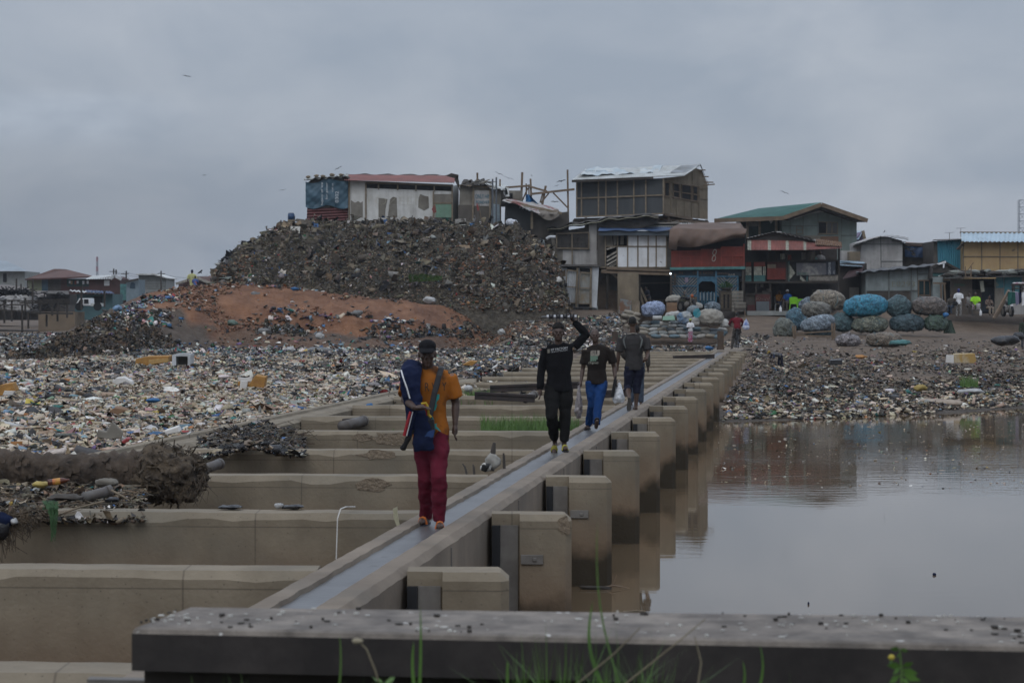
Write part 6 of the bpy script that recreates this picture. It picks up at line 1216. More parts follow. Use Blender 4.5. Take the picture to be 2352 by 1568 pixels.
m_tq = mat('turquoise_print', (.03, .30, .27), (.02, .22, .20), rough=.9); m_dkp = mat('dark_print', (.03, .022, .018), rough=.9)
def shirt_poly(pts, m, nm, d=-.178): return MB().slab([g(u, v, d - .0 + abs(u - 990) * .0006) for u, v in pts], (0, .03, 0)).build(nm, m, e1)
shirt_poly([(1004, 905), (1009, 905), (1008, 916), (1003, 922), (1000, 934), (994, 930), (986, 940), (992, 955), (997, 965), (990, 966), (982, 956), (979, 948), (984, 932), (996, 920)], m_tq, 'turquoise_print')
shirt_poly([(997, 932), (1004, 928), (1000, 941), (996, 944)], m_tq, 'turquoise_print'); shirt_poly([(990, 976), (1003, 972), (1001, 978), (1008, 985), (1012, 991), (999, 983), (992, 984)], m_tq, 'turquoise_print')
txt(None, 'R W', 0, 0, 20, m_dkp, sc_=.0039, wpx=36, parent=e1, at_=g(974, 898, -.168), name='lettering')
txt(None, 'Y', 0, 0, 20, m_dkp, sc_=.0039, wpx=10, parent=e1, at_=g(1015, 897, -.158), name='lettering')
Y = 31.0; g = frame(1285, 1037, Y); base = at(1285, 1037, Y)
J2 = dict(head=g(1282, 764, -.04), neck=g(1283, 792), shl=g(1253, 799, .0), shr=g(1318, 797, .0), ell=g(1243, 846, .03), elr=g(1347, 768, .02), wrl=g(1240, 893, -.03), wrr=g(1318, 738, .0), hr=V(-.55, -.1, .75).normalized(), hl=V(.02, -.15, -1).normalized(),
   hipl=g(1269, 893), hipr=g(1297, 893), knl=g(1266, 953, -.16), knr=g(1298, 955, -.03), anl=g(1274, 1014, .25), anr=g(1295, 1022, .0))
m_blk = cmat('black_jersey', (.0075, .0075, .009)); m_blk2 = cmat('black_trouser_cloth', (.010, .010, .010))
e2, j2, hp2 = human('man in black sweatshirt holding a crankshaft on his head', base, 0, 1.74, Jm=J2, top=m_blk, sleeve=.99, bottom=m_blk2, leg=.93, hat=cmat('charcoal_beanie', (.022, .020, .019)), hatk='beanie', vox=.0085, toes=(V(-.1, -.75, -.75), V(.12, -1, -.05)), skin=M_skin,
 shoe=(mat('black_rubber', (.015, .015, .015), rough=.7), mat('yellow_strap_stripe', (.40, .36, .04), rough=.6), (.5, .6, .7)), fat=1.15, wide=1.08, hem=-.035)
txt(None, 'FIT FACTORY', 0, 0, 5.2, M_wht, sc_=.0059, wpx=39, parent=e2, at_=g(1265, 806, -.165), M=Matrix.Rotation(math.pi/2, 3, 'X') @ Matrix.Rotation(.13, 3, 'Z')); txt(None, 'STRENGTH AND CONDITIONING', 0, 0, 1.8, M_wht, sc_=.0059, wpx=38, parent=e2, at_=g(1265, 809.5, -.165), M=Matrix.Rotation(math.pi/2, 3, 'X') @ Matrix.Rotation(.13, 3, 'Z'), name='small_lettering')
MB().slab([g(1257, 811, -.16), g(1262, 810.5, -.16), g(1262, 801.5, -.16), g(1257, 802, -.16)], (0, .01, 0)).build('chest_emblem', M_ply, e2)
ck = thing('crankshaft', 'steel crankshaft carried on the head of the man in black', 'crankshaft', at(1285, 727, 31)); mb = MB(); o = ck.location
mb.tube([at(1243, 728, 30.97) - o, at(1326, 727, 31.0) - o], .014, 10); mb.build('shaft', mat('oily_steel', (.12, .12, .125), (.05, .05, .05), scale=30, rough=.4, metal=.7), ck)
b1, b2 = MB(), MB()
for k in range(9):
 u = 1255 + k * 8; (b1 if k % 2 == 0 else b2).tube([at(u, 727.5, 30.97) - o, at(u + 5, 727.5, 30.97) - o], .026, 12)
 b2.slab([at(u + 5.2, 722 - 2 * (k % 2), 30.93) - o, at(u + 7.4, 722 - 2 * (k % 2), 30.93) - o, at(u + 7.4, 734 + 2 * (k % 3), 30.93) - o, at(u + 5.2, 734 + 2 * (k % 3), 30.93) - o], (0, .07, 0))
b1.build('journals', mat('bright_steel', (.45, .46, .48), rough=.35, metal=.6), ck); b2.build('counterweights', mat('black_iron', (.02, .02, .025), rough=.5), ck)
Y = 36.75; g = frame(1368, 986, Y); base = at(1368, 986, Y)
J3 = dict(head=g(1366, 771, -.03), neck=g(1369, 794), shl=g(1346, 804), shr=g(1401, 804), ell=g(1338, 847, .04), elr=g(1410, 843, .04), wrl=g(1334, 876, -.04), wrr=g(1413, 872, -.06), hipl=g(1358, 878), hipr=g(1382, 878), knl=g(1360, 930, .03), knr=g(1373, 930, -.13), anl=g(1351, 976, .30), anr=g(1369, 975, -.22))
e3, j3, hp3 = human('bald man in dark printed t-shirt and bright blue trousers carrying bags in both hands', base, 0, 1.64, Jm=J3, top=cmat('brown_black_cotton', (.020, .016, .014)), sleeve=.38, bottom=cmat('royal_blue_cloth', (.012, .045, .150)), leg=.99, hair=False, vox=.009,
 toes=(V(-.3, -1, -.05), V(.05, -.8, .62)), shoe=(mat('black_rubber', (.015, .015, .015), rough=.7),), fat=1.1, wide=1.05, hem=-.03)
for s_, v_, h_, w_, m_ in (('SU', 816, 10, 21, M_lslat), ('RF', 828, 10, 17, MATS['pale_green_board'])): txt(None, s_, 0, 0, h_, m_, sc_=.00703, wpx=w_, parent=e3, at_=g(1357 - (s_ == 'RF') * 1, v_, -.17), off=.012)
txt(None, 'Originals', 0, 0, 5, M_wsl, sc_=.00703, wpx=23, parent=e3, at_=g(1350, 835, -.17), shear=.4)
def plasticbag(lab, u, v, w, h, Y, m, sd, grp=None):
 e = thing('plastic_bag', lab, 'bag', at(u, v, Y), 0, grp); k = Y / FD
 b = MB(); b.tube([V(0, 0, 0), V(.004, 0, -h*.2*k), V(0, 0, -h*.5*k), V(-.01, 0, -h*.8*k), V(0, 0, -h*k)], [.010, (.04, w*.25*k), (.07, w*.42*k), (.08, w*.5*k), (.05, w*.34*k)], 14)
 fuse(b.build('bag_body', m, e), .010, .04, TEX, 1); MB().tube([V(-.02, 0, .02), V(0, 0, .05), V(.02, 0, .02), V(0, 0, -.02)], .005, 5).build('handle', m, e); return e
m_pl = mat('translucent_plastic', (.60, .62, .65), (.36, .38, .40), scale=12, rough=.25, ramp=(.4, .6)); m_pl2 = mat('printed_plastic', (.20, .18, .18), (.10, .085, .085), scale=14, rough=.3, ramp=(.42, .58))
plasticbag('clear plastic bag of white goods held by the bald man, on the right', 1421, 879, 28, 46, 36.65, m_pl, 1)
plasticbag('narrow brown and clear plastic bag held by the bald man, on the left', 1329, 885, 17, 75, 36.65, m_pl2, 2)
e = thing('tool_case', 'small black case held beside the clear plastic bag', 'case', at(1410, 880, 36.6)); MB().bar(V(.02, 0, .06), V(-.03, 0, -.22), .05, .08).build('case_body', M_hole, e)
MB().tube([V(.02, 0, .06), V(.03, 0, .12)], .012, 6).build('grip', M_hole, e)
Y = 43.7; g = frame(1455, 942, Y); base = at(1455, 942, Y)
def bk(u, v, d=0): p = g(u, v, d); return V(-p.x, -p.y, p.z)
J4 = dict(head=bk(1452, 742), neck=bk(1453, 765), shl=bk(1484, 776), shr=bk(1427, 776), ell=bk(1488, 808, -.06), elr=bk(1420, 812, -.02), wrl=bk(1484, 826, -.22) , wrr=bk(1418, 840, -.0), hl=V(.5, -.8, -.2).normalized(), hipl=bk(1467, 845), hipr=bk(1446, 845), knl=bk(1462, 889, .02), knr=bk(1441, 889, .02), anl=bk(1460, 934, .0), anr=bk(1445, 915, -.38))
m_gsh = cmat('charcoal_sport_cloth', (.040, .038, .038)); e4, j4, hp4 = human('man in charcoal sports shirt and dark knee shorts walking away from the viewer', base, math.pi, 1.78, Jm=J4, top=m_gsh, sleeve=.44, bottom=cmat('dark_navy_cloth', (.012, .014, .028)), leg=.66, vox=.010, skin=M_skin2,
 toes=(V(.15, -1, -.05), V(.05, -.35, -.95)), shoe=(mat('grey_sole', (.07, .065, .06), rough=.8),), fat=1.05, hem=-.04)
m_lg = mat('light_grey_panel', (.12, .13, .125), rough=.9)
for sx_ in (-1, 1): MB().tube([bk(1453 + sx_ * 16, 771, -.10), bk(1453 + sx_ * 21, 781, -.135), bk(1453 + sx_ * 19, 792, -.15), bk(1453 + sx_ * 16, 800, -.15)], [(.008, .012), (.008, .028), (.008, .02), (.006, .004)], 8).build('shoulder_panel', m_lg, e4)
MB().tube([bk(1441, 767, -.03), bk(1453, 765, -.10), bk(1465, 767, -.03)], .009, 6).build('collar_trim', M_lslat, e4)
Y = 46.4; base = at(1460, 932, Y)
human('person in jeans mostly hidden ahead of the man in the charcoal shirt', base, math.pi, 1.66, top=M_plyd, sleeve=.99, bottom=cmat('faded_jeans', (.045, .06, .085)), vox=.016, shoe=(M_hole,), J=dict(elr=V(.17, .0, .64), wrr=V(.10, -.09, .56)))
def far(label, u, v, Y, hpx, rz=0, **k): return human(label, at(u, v, Y), rz, hpx * Y / FD, vox=k.pop('vox', .02), **k)
SIT = dict(hipl=V(-.055, .02, .29), hipr=V(.055, .02, .29), knl=V(-.07, -.22, .30), knr=V(.07, -.22, .30), anl=V(-.07, -.20, .045), anr=V(.07, -.20, .045), neck=V(0, -.02, .60), head=V(0, -.05, .685), shl=V(-.112, -.01, .57), shr=V(.112, -.01, .57), ell=V(-.14, -.06, .41), elr=V(.14, -.06, .41), wrl=V(-.07, -.19, .36), wrr=V(.07, -.19, .36))
cy = at(1692, 799, 104)
ec, jc, hc = human('cyclist in dark red top riding away onto the far landing', at(1692, 799, 104), math.pi, 1.72, J=dict(hipl=V(-.05, .09, .52), hipr=V(.05, .09, .52), neck=V(.0, -.12, .80), head=V(.0, -.17, .87), shl=V(-.12, -.11, .77), shr=V(.12, -.11, .77), ell=V(-.19, -.17, .64), elr=V(.19, -.17, .64), wrl=V(-.15, -.34, .60), wrr=V(.15, -.34, .60),
 knl=V(-.07, -.14, .38), knr=V(.10, -.02, .26), anl=V(-.07, -.02, .20), anr=V(.13, .02, .03)), top=cmat('dark_red_cloth', (.11, .010, .016)), sleeve=.99, bottom=M_plyd, vox=.02, shoe=(M_hole,), hem=-.03)
def bicycle(label, loc, rz):
 e = thing('bicycle', label, 'bicycle', loc, rz); mt = mat('bike_black', (.02, .02, .022), rough=.5)
 for y_ in (.52, -.52):
  b = MB(); b.tube([V(0, y_ + .33 * math.cos(t * math.pi / 12), .34 + .33 * math.sin(t * math.pi / 12)) for t in range(25)], .02, 6, False); w_ = b.build('wheel', mt, e)
  b = MB(); [b.bar(V(0, y_, .34), V(0, y_ + .32 * math.cos(t * .63), .34 + .32 * math.sin(t * .63)), .006) for t in range(10)]; b.build('spokes', m_steel, w_)
 b = MB(); 
 for a, c in (((0, .52, .34), (0, .15, .34)), ((0, .15, .34), (0, .22, .80)), ((0, .20, .72), (0, -.30, .80)), ((0, .15, .34), (0, -.30, .72)), ((0, -.30, .88), (0, -.52, .34)), ((0, .52, .34), (0, .20, .72))): b.tube([V(*a), V(*c)], .018, 6)
 b.build('bike_frame', mt, e); MB().tube([V(-.28, -.22, 1.0), V(-.05, -.30, .95), V(.05, -.30, .95), V(.28, -.22, 1.0)], .014, 6).build('handlebar', mt, e)
 MB().blob(V(0, .22, .86), (.08, .13, .05), 1, .02, 10, 8).build('saddle', mt, e); MB().box(V(0, .62, .72), (.30, .34, .04)).build('carrier', mt, e)
 return e
bc = bicycle('black bicycle under the cyclist in dark red', at(1692, 799, 104), math.pi)
plasticbag('white and blue shopping bag hanging from the handlebar of the bicycle', 1713, 733, 17, 24, 103.3, mat('white_blue_plastic', (.40, .43, .52), (.10, .16, .40), scale=6, rough=.4, ramp=(.5, .6)), 3)
ey = seat(1585, 127); far('girl in lime headscarf, white top and pink patterned skirt before the sandbags', 1585, 790, 127, 58, .3, top=M_wpan, sleeve=.45, bottom=mat('pink_pattern', (.30, .05, .12), (.30, .26, .30), scale=16, rough=.9, ramp=(.47, .53)), skirt=.92, hat=mat('lime_scarf', (.42, .55, .02), rough=.8), hatk='scarf', hair=False, J=dict(elr=V(.13, -.02, .64), wrr=V(.10, -.17, .66), ell=V(-.13, -.02, .64), wrl=V(-.02, -.18, .66)))
far('man in camouflage jacket sitting behind the motorcycle', 1571, 716, 133.6, 62, 0, J=SIT, top=mat('camouflage', (.07, .065, .045), (.03, .035, .025), scale=9, rough=.9, ramp=(.46, .54)), sleeve=.99, bottom=M_plyd)
far('man in dark t-shirt bending at work inside the workshop', 1490, 714, 136.6, 60, -1.0, J=dict(neck=V(.0, -.10, .79), head=V(0, -.14, .86), shl=V(-.11, -.08, .76), shr=V(.11, -.08, .76), wrl=V(-.1, -.26, .55), wrr=V(.1, -.26, .55), ell=V(-.13, -.1, .61), elr=V(.13, -.1, .61)), top=cmat('slate_cloth', (.035, .04, .055)), sleeve=.45, bottom=M_plyd)
far('person in ochre top seated on a metal chair in the bar', 1788, 713, 137.2, 62, .5, J=SIT, top=cmat('ochre_cloth', (.19, .085, .018)), sleeve=.99, bottom=cmat('dark_blue_cloth', (.02, .03, .06)))
far('person in blue shirt and white cap seated on the green chair', 1809, 714, 136.9, 65, -.6, J=SIT, top=cmat('bright_blue_cloth', (.020, .085, .28)), sleeve=.45, bottom=M_plyd, hat=M_wpan, hatk='cap')
far('person in pale teal top behind the balcony of the awning bar', 1866, 646, 137.6, 66, 0, top=cmat('pale_teal_cloth', (.12, .22, .20)), sleeve=.45, bottom=M_plyd)
far('person in pale grey shirt behind the balcony of the awning bar', 1883, 646, 137.9, 71, 0, top=cmat('pale_grey_cloth', (.26, .25, .24)), sleeve=.45, bottom=M_plyd)
far('woman in white top, blue headscarf and black and white checked trousers', 2201, 729, 132.5, 66, math.pi - .3, top=M_wpan, sleeve=.45, bottom=mat('check_cloth', (.30, .29, .27), (.02, .02, .02), scale=22, rough=.9, ramp=(.48, .52)), hat=mat('blue_scarf', (.03, .04, .16), rough=.8), hatk='scarf', hair=False)
e = thing('handbag', 'black handbag at the hip of the woman in the white top', 'bag', at(2193, 697, 132.2)); MB().blob(V(0, 0, 0), (.17, .09, .14), 1, .05, 12, 8).build('bag_body', M_hole, e); MB().tube([V(-.12, 0, .08), V(.05, -.05, .55), V(.1, 0, .08)], .012, 5).build('strap', M_hole, e)
far('seated person in dark jacket and pale jeans left of the woman in white', 2185, 722, 134.6, 62, -.6, J=SIT, top=M_plyd, sleeve=.99, bottom=cmat('faded_jeans', (.045, .06, .085)))
far('seated woman in pale grey vest beside the lime shirted woman', 2224, 722, 134.4, 66, .2, J=SIT, top=cmat('pale_grey_cloth', (.26, .25, .24)), sleeve=0, bottom=M_plyd)
far('seated woman in bright lime t-shirt and striped skirt', 2240, 722, 133.9, 68, -.25, J=SIT, top=mat('lime_cloth', (.28, .62, .03), (.24, .55, .02), rough=.9), sleeve=.45, bottom=mat('striped_cloth', (.10, .02, .04), (.30, .28, .28), scale=14, rough=.9, ramp=(.47, .53)), fat=1.25)
far('seated woman in dark lace top and pale patterned wrap near the motorcycle', 2270, 724, 134.0, 60, .3, J=SIT, top=mat('brown_lace', (.08, .05, .04), (.24, .2, .16), scale=14, rough=.9, ramp=(.5, .6)), sleeve=.5, bottom=mat('pale_wrap', (.28, .24, .19), (.16, .12, .09), scale=12, rough=.9, ramp=(.45, .6)), skirt=None)
e_ = far('standing person in dark clothes at the right edge of the far bank', 2351, 801, 108, 72, .2, top=mat('black_green_cloth', (.03, .045, .025), (.012, .012, .012), scale=6, rough=.9), sleeve=.99, bottom=cmat('grey_trouser_cloth', (.07, .075, .085)), shoe=(M_hole,))
zc = lambda u, Yv: at(u, 707, Yv)
s1 = at(441, 682, 126.5); human('man in pale yellow t-shirt and dark cap standing on the red mound', s1, math.pi, 1.52, J=dict(ell=V(-.16, .02, .64), elr=V(.16, .02, .64), wrl=V(-.185, .0, .50), wrr=V(.185, .0, .50)), top=cmat('pale_yellow_cloth', (.42, .42, .20)), sleeve=.45, bottom=M_plyb, hat=mat('navy_cap_cloth', (.01, .014, .04), rough=.9), vox=.018, hem=-.22)
human('boy in dark t-shirt standing beside the foot of the refuse hill', at(492, 668, 126.5), math.pi, .95, top=M_plyd, sleeve=.45, bottom=M_ply, vox=.018)
human('child in blue and orange top crouching behind the red mound', at(448, 668, 126), math.pi, 1.1, J=SIT, top=mat('blue_orange_cloth', (.06, .10, .25), (.45, .12, .03), scale=3, rough=.9, ramp=(.55, .6)), sleeve=.45, bottom=M_plyd, vox=.018)
bd = seat(1789, 93.5); p_ = at(1789, 847, 93.5)
human('man in yellow cap and dark clothes bending down to pick through the refuse', at(1789, 848, 96), -1.25, 1.15, J=dict(hipl=V(-.055, .06, .50), hipr=V(.055, .06, .50), neck=V(0, -.30, .60), head=V(0, -.40, .61), shl=V(-.11, -.25, .57), shr=V(.11, -.25, .57), ell=V(-.13, -.29, .40), elr=V(.13, -.29, .40), wrl=V(-.12, -.36, .22), wrr=V(.12, -.36, .22), knl=V(-.07, .0, .27), knr=V(.06, .08, .27), anl=V(-.09, .05, .04), anr=V(.08, .14, .04)),
 top=mat('grey_navy_cloth', (.11, .11, .105), (.02, .025, .05), scale=3, rough=.9, ramp=(.45, .5)), sleeve=.45, bottom=cmat('dark_navy_cloth', (.012, .014, .028)), leg=.9, hat=mat('mustard_cap', (.26, .18, .03), rough=.9), hatk='cap', vox=.016, nod=.8, fat=1.1)
def bale_mat(name, c1, c2, net=(.2, .2, .2), k=1.0):
 m = bpy.data.materials.new(name); m.use_nodes = True; nt = m.node_tree; L = nt.links; b = nt.nodes['Principled BSDF']; b.inputs['Roughness'].default_value = .45
 tc = _n(nt, 'ShaderNodeTexCoord'); n0 = _n(nt, 'ShaderNodeTexNoise'); n0.inputs['Scale'].default_value = 3; L.new(tc.outputs['Object'], n0.inputs['Vector'])
 ad = _n(nt, 'ShaderNodeVectorMath', operation='MULTIPLY_ADD'); L.new(n0.outputs['Color'], ad.inputs[0]); ad.inputs[1].default_value = (1.4, 1.4, 1.4); L.new(tc.outputs['Object'], ad.inputs[2])
 mp = _n(nt, 'ShaderNodeMapping'); mp.inputs['Scale'].default_value = (4.2, 4.2, 10); L.new(ad.outputs[0], mp.inputs['Vector'])
 vo = _n(nt, 'ShaderNodeTexVoronoi', feature='DISTANCE_TO_EDGE'); vo.inputs['Scale'].default_value = 1; L.new(mp.outputs[0], vo.inputs['Vector'])
 vc = _n(nt, 'ShaderNodeTexVoronoi'); vc.inputs['Scale'].default_value = 1; L.new(mp.outputs[0], vc.inputs['Vector'])
 sp = _n(nt, 'ShaderNodeSeparateColor'); L.new(vc.outputs['Color'], sp.inputs[0])
 mx = _n(nt, 'ShaderNodeMix', data_type='RGBA'); mx.inputs[6].default_value = tuple(c1) + (1,); mx.inputs[7].default_value = tuple(c2) + (1,); L.new(sp.outputs[0], mx.inputs[0])
 rr = _n(nt, 'ShaderNodeMapRange'); rr.inputs['From Max'].default_value = .16; rr.inputs['To Min'].default_value = .15; rr.inputs['To Max'].default_value = 1.3; L.new(vo.outputs['Distance'], rr.inputs['Value'])  # colour darkened along bottle edges, painting shade into the crevices
 ml = _n(nt, 'ShaderNodeVectorMath', operation='SCALE'); L.new(mx.outputs[2], ml.inputs[0]); L.new(rr.outputs[0], ml.inputs['Scale']); L.new(ml.outputs[0], b.inputs['Base Color'])
 bp = _n(nt, 'ShaderNodeBump'); bp.inputs['Distance'].default_value = .05; L.new(vo.outputs['Distance'], bp.inputs['Height']); L.new(bp.outputs[0], b.inputs['Normal']); return m
BC = {'greygreen': ((.14, .15, .12), (.05, .055, .045)), 'blue': ((.07, .16, .21), (.02, .05, .08)), 'grey': ((.17, .16, .13), (.06, .055, .045)), 'tan': ((.24, .20, .145), (.11, .09, .065)), 'bluegrey': ((.14, .18, .21), (.06, .08, .10)),
  'pale': ((.24, .29, .33), (.10, .13, .16)), 'teal': ((.06, .12, .13), (.02, .045, .055)), 'cyan': ((.035, .25, .36), (.015, .12, .20)), 'mixed': ((.22, .22, .16), (.04, .06, .05)), 'navy': ((.055, .10, .115), (.018, .035, .045)), 'brown': ((.15, .12, .10), (.06, .05, .042)), 'green': ((.06, .10, .065), (.022, .04, .03)), 'lilac': ((.25, .225, .23), (.12, .11, .11)), 'sand': ((.20, .16, .12), (.11, .09, .065))}
for k_, (a_, b_) in BC.items(): BC[k_] = bale_mat('bale_' + k_, a_, b_)
def bale(lab, u, v, w, h, Y, c, rot=0, sd=0, group='bales of collected bottles on the bank', knot=False, name='bale', cat='bale', m=None, p=2.3):
 k = Y / FD; e = thing(name, lab, cat, at(u, v, Y), 0, group)
 q = Quaternion((0, 1, 0), rot); mb = MB().blob(V(0, 0, 0), (w * k, min(w, h * 1.25) * k * .85, h * k), sd, .05, 40, 26, q, p, 1.9)
 zb = -.62 * h * k; mb.v = [(x, y, z if z > zb else zb + (z - zb) * .55) for x, y, z in mb.v]
 o = mb.build('net_sack', m or BC[c], e, smooth=True); s = o.modifiers.new('sub', 'SUBSURF'); s.levels = s.render_levels = 1
 d = o.modifiers.new('lumps', 'DISPLACE'); d.texture = TEX3; d.strength = .17; d.mid_level = .5
 if h > 17 and name == 'bale':
  for a_ in (-.5, .35): mb = MB(); mb.tube([V(a_ * w * k + .1 * math.sin(t * .7), math.cos(t * math.pi / 12) * min(w, h * 1.25) * k * .85 * .93, math.sin(t * math.pi / 12) * h * k * .95 + V(0, 0, 0).z) for t in range(25)], .018, 5, False); ro = mb.build('rope', m_fibrope, e); ro.rotation_euler = (0, rot, 0)
 if knot: MB().tube([V(0, -.1, h * k * .85), V(.02, -.12, h * k * 1.05), V(.10, -.12, h * k * 1.18)], [.16, .06, .10], 8).build('tied_neck', m or BC[c], e, smooth=True)
 return e
m_fibrope = mat('net_rope', (.10, .16, .17), (.07, .10, .10), rough=.8)
TEX3 = bpy.data.textures.new('lumps', 'CLOUDS'); TEX3.noise_scale = .22
for q in (('tan bale topmost at the left of the stack of bales', 1902, 692, 39, 25, 125.5, 'tan', .12), ('small blue grey bale behind the left end of the stack', 1853, 698, 20, 14, 126, 'bluegrey', -.5), ('blue bale low at the left, under the grey one', 1829, 735, 24, 28, 124.5, 'blue', -.4),
   ('olive grey rounded bale at the far left end of the bales', 1800, 756, 24, 25, 121, 'greygreen', .3), ('dark blue bale between the pale blue and the multicoloured bale', 1933, 742, 26, 23, 124.5, 'teal', .3), ('dark grey bale resting on the blue ones near the left end', 1875, 712, 33, 19.5, 122.6, 'grey', .08),
   ('pale blue slanting bale behind the timber rack', 1878, 744, 41, 20, 121.3, 'pale', -.22), ('dark blue bale lowest, behind the timber rack', 1882, 762, 34, 16, 121.6, 'navy', 0), ('big bright blue bale on top in the middle of the stack', 1987, 704, 51, 28, 124.2, 'cyan', -.1),
   ('multicoloured bottle bale in the bottom row under the bright blue one', 1998, 746, 42, 21, 124, 'mixed', 0), ('teal bale standing upright on the top row', 2064, 705, 29, 27, 124.4, 'teal', -.5), ('wide navy bale in the bottom row', 2081, 743, 42, 22, 124, 'navy', .02),
   ('brown bale topmost at the right end of the stack', 2133, 704, 40, 24, 124.2, 'brown', .08), ('green bale at the right end of the bottom row', 2150, 743, 28, 20, 123.8, 'green', .1)):
 bale(q[0], q[1], q[2], q[3], q[4], q[5], q[6], q[7], int(q[1]))
bale('small lilac grey tied bale lying in front of the stack', 1947, 782, 29, 15, 111.5, 'lilac', .03, 5, knot=True); bale('long sand coloured bale lying alone in front of the stack', 2031, 781, 43, 18, 111.5, 'sand', .04, 6)
e = thing('plastic_bag', 'round bright blue bag beside the green bale', 'bag', at(2171, 723, 123.5)); MB().blob(V(0, 0, 0), (.17, .15, .14), 4, .12, 14, 10).build('bag_body', M_bblu, e, smooth=True)
e = thing('net_scrap', 'green net scrap hanging behind the green bale', 'net', at(2180, 735, 124)); mb = MB(); mb.grid(lambda x, y: V((x - .5) * (.2 + .5 * y), .05 * math.sin(9 * x), -.72 * y), 8, 6, (0, .02, 0)); mb.build('net_sheet', BC['green'], e)
f = F('timber_rack', 'low timber rack of posts and rails in front of the pale blue bale', 'rack', 1868, 785, 118.5)
for q in ((1820, 748, 1824, 784), (1826, 748, 1826, 782), (1910, 742, 1911, 780), (1916, 742, 1915, 778)): bars(f, 'post', M_timb, [q], .09, 0)
for q in ((1824, 766, 1914, 760), (1826, 770, 1912, 772)): bars(f, 'rail', M_timb, [q], .07, -.05)
m_sb = [mat('sandbag_%d' % k, c, tuple(x * .72 for x in c), scale=5, rough=.85, bump=.01, bscale=20) for k, c in enumerate(((.34, .33, .30), (.25, .265, .255), (.28, .25, .20), (.18, .21, .225), (.42, .42, .40), (.14, .20, .23)))]
rs = random.Random(21); sbm = []
for k in range(4): 
 mb = MB().blob(V(0, 0, 0), (.31, .20, .125), 60 + k, .07, 18, 10, None, 2.6); o_ = mb.build('sandbag', m_sb[0], smooth=True); sbm.append(o_.data); bpy.data.objects.remove(o_)
n_ = 0; cols_ = ['pale grey', 'grey', 'buff', 'slate', 'whitish', 'blue grey']
rows = [(772, 1505, 1668, 129.5), (764.5, 1470, 1665, 130), (757, 1474, 1662, 130.5), (749.5, 1480, 1600, 131), (742, 1484, 1570, 131.5)]
for r_, (v, u0, u1, Yr) in enumerate(rows):
 u = u0 + rs.uniform(0, 8); first = True; m_ = int((u1 - u0) / 20); c_ = 0
 while u < u1:
  ci = rs.randrange(6); me = sbm[rs.randrange(4)].copy() if False else sbm[rs.randrange(4)]
  o = bpy.data.objects.new('sandbag', me); C.objects.link(o); o.location = at(u, v + rs.uniform(-1.5, 1.5), Yr + rs.uniform(-.1, .1)); o.rotation_euler = (rs.uniform(-.15, .15), rs.uniform(-.22, .22), rs.uniform(-.35, .35)); s_ = rs.uniform(.85, 1.15); o.scale = (s_, 1, rs.uniform(.8, 1.1))
  o.material_slots[0].link = 'OBJECT'; o.material_slots[0].material = m_sb[ci]
  tag(o, 'one of the filled grey and buff sandbags laid in rows as a low wall', 'sandbag', 'sandbags laid in rows behind the girl', 'thing'); u += rs.uniform(17, 24); n_ += 1; c_ += 1
for k in range(12):
 o = bpy.data.objects.new('sandbag', sbm[k % 4]); C.objects.link(o); o.location = at(rs.uniform(1424, 1462), 716 + k * 4 + rs.uniform(-2, 2), 131); o.rotation_euler = (0, rs.uniform(-.2, .2), rs.uniform(-.5, .5)); o.material_slots[0].link = 'OBJECT'; o.material_slots[0].material = m_sb[2]
 tag(o, 'one of the dirty sandbags tumbled at the left end of the low wall', 'sandbag', 'dirty sandbags left of the low wall', 'thing')
m_sack = mat('woven_sack', (.30, .285, .245), (.19, .175, .15), scale=3, rough=.85, bump=.03, bscale=5)
m_bot = bale_mat('blue_bottles', (.30, .36, .50), (.18, .23, .36))
SK = dict(group='sacks piled on the sandbags')
for lab, u, v, w, h, Yq, m_, r_, p_ in (('huge translucent blue sack of bottles on the sandbag wall', 1499, 711, 28, 19, 131, m_bot, -.15, 2.2), ('huge round grey cloth bundle at the right of the sandbags', 1631, 729, 30, 20, 129.6, m_sack, .05, 2.3), ('blue grey net sack behind the huge grey bundle', 1637, 706, 19, 13, 131.5, BC['bluegrey'], .1, 2), ('grey tied cloth bundle on the wooden bench', 1545, 687, 17, 9, 132.6, m_sack, -.2, 2),
   ('pale grey sack right of the motorcycle', 1602, 703, 11, 8, 132.3, m_sb[0], 0, 2), ('standing white and blue woven sack at the middle of the sandbags', 1572, 731, 16, 16, 129.7, mat('white_blue_sack', (.28, .29, .28), (.10, .16, .24), scale=1.6, rough=.8, ramp=(.45, .55)), 0, 2.6),
   ('grey sack left of the round bundle', 1594, 740, 12, 12, 129.4, m_sb[0], .3, 2.2), ('dark printed sack behind the standing sack', 1590, 712, 14, 10, 131, m_sb[3], -.3, 2), ('crumpled whitish sack above the green sheet', 1543, 722, 16, 7, 130.6, m_sb[4], -.2, 2), ('pale sack at the right end of the sandbags', 1664, 744, 10, 11, 129.6, m_sb[4], .3, 2)):
 bale(lab, u, v, w, h, Yq, None, r_, int(u), 'sacks piled on the sandbags', name='sack', cat='sack', m=m_, p=p_)
for lab, u, v, l_, m_, Yq in (('white roll of wrapped sheeting lying on the sandbags, upper one', 1509, 730, 20, m_sb[4], 130), ('white roll of wrapped sheeting lying on the sandbags, lower one', 1525, 743, 21, m_sb[0], 129.8)):
 e = thing('sheeting_roll', lab, 'roll', at(u, v, Yq)); mb = MB(); mb.tube([V(-.26 + .052 * k, 0, 0) for k in range(11)], [.115 + .012 * (k % 2) for k in range(11)], 12); mb.build('roll_body', m_, e, smooth=True)
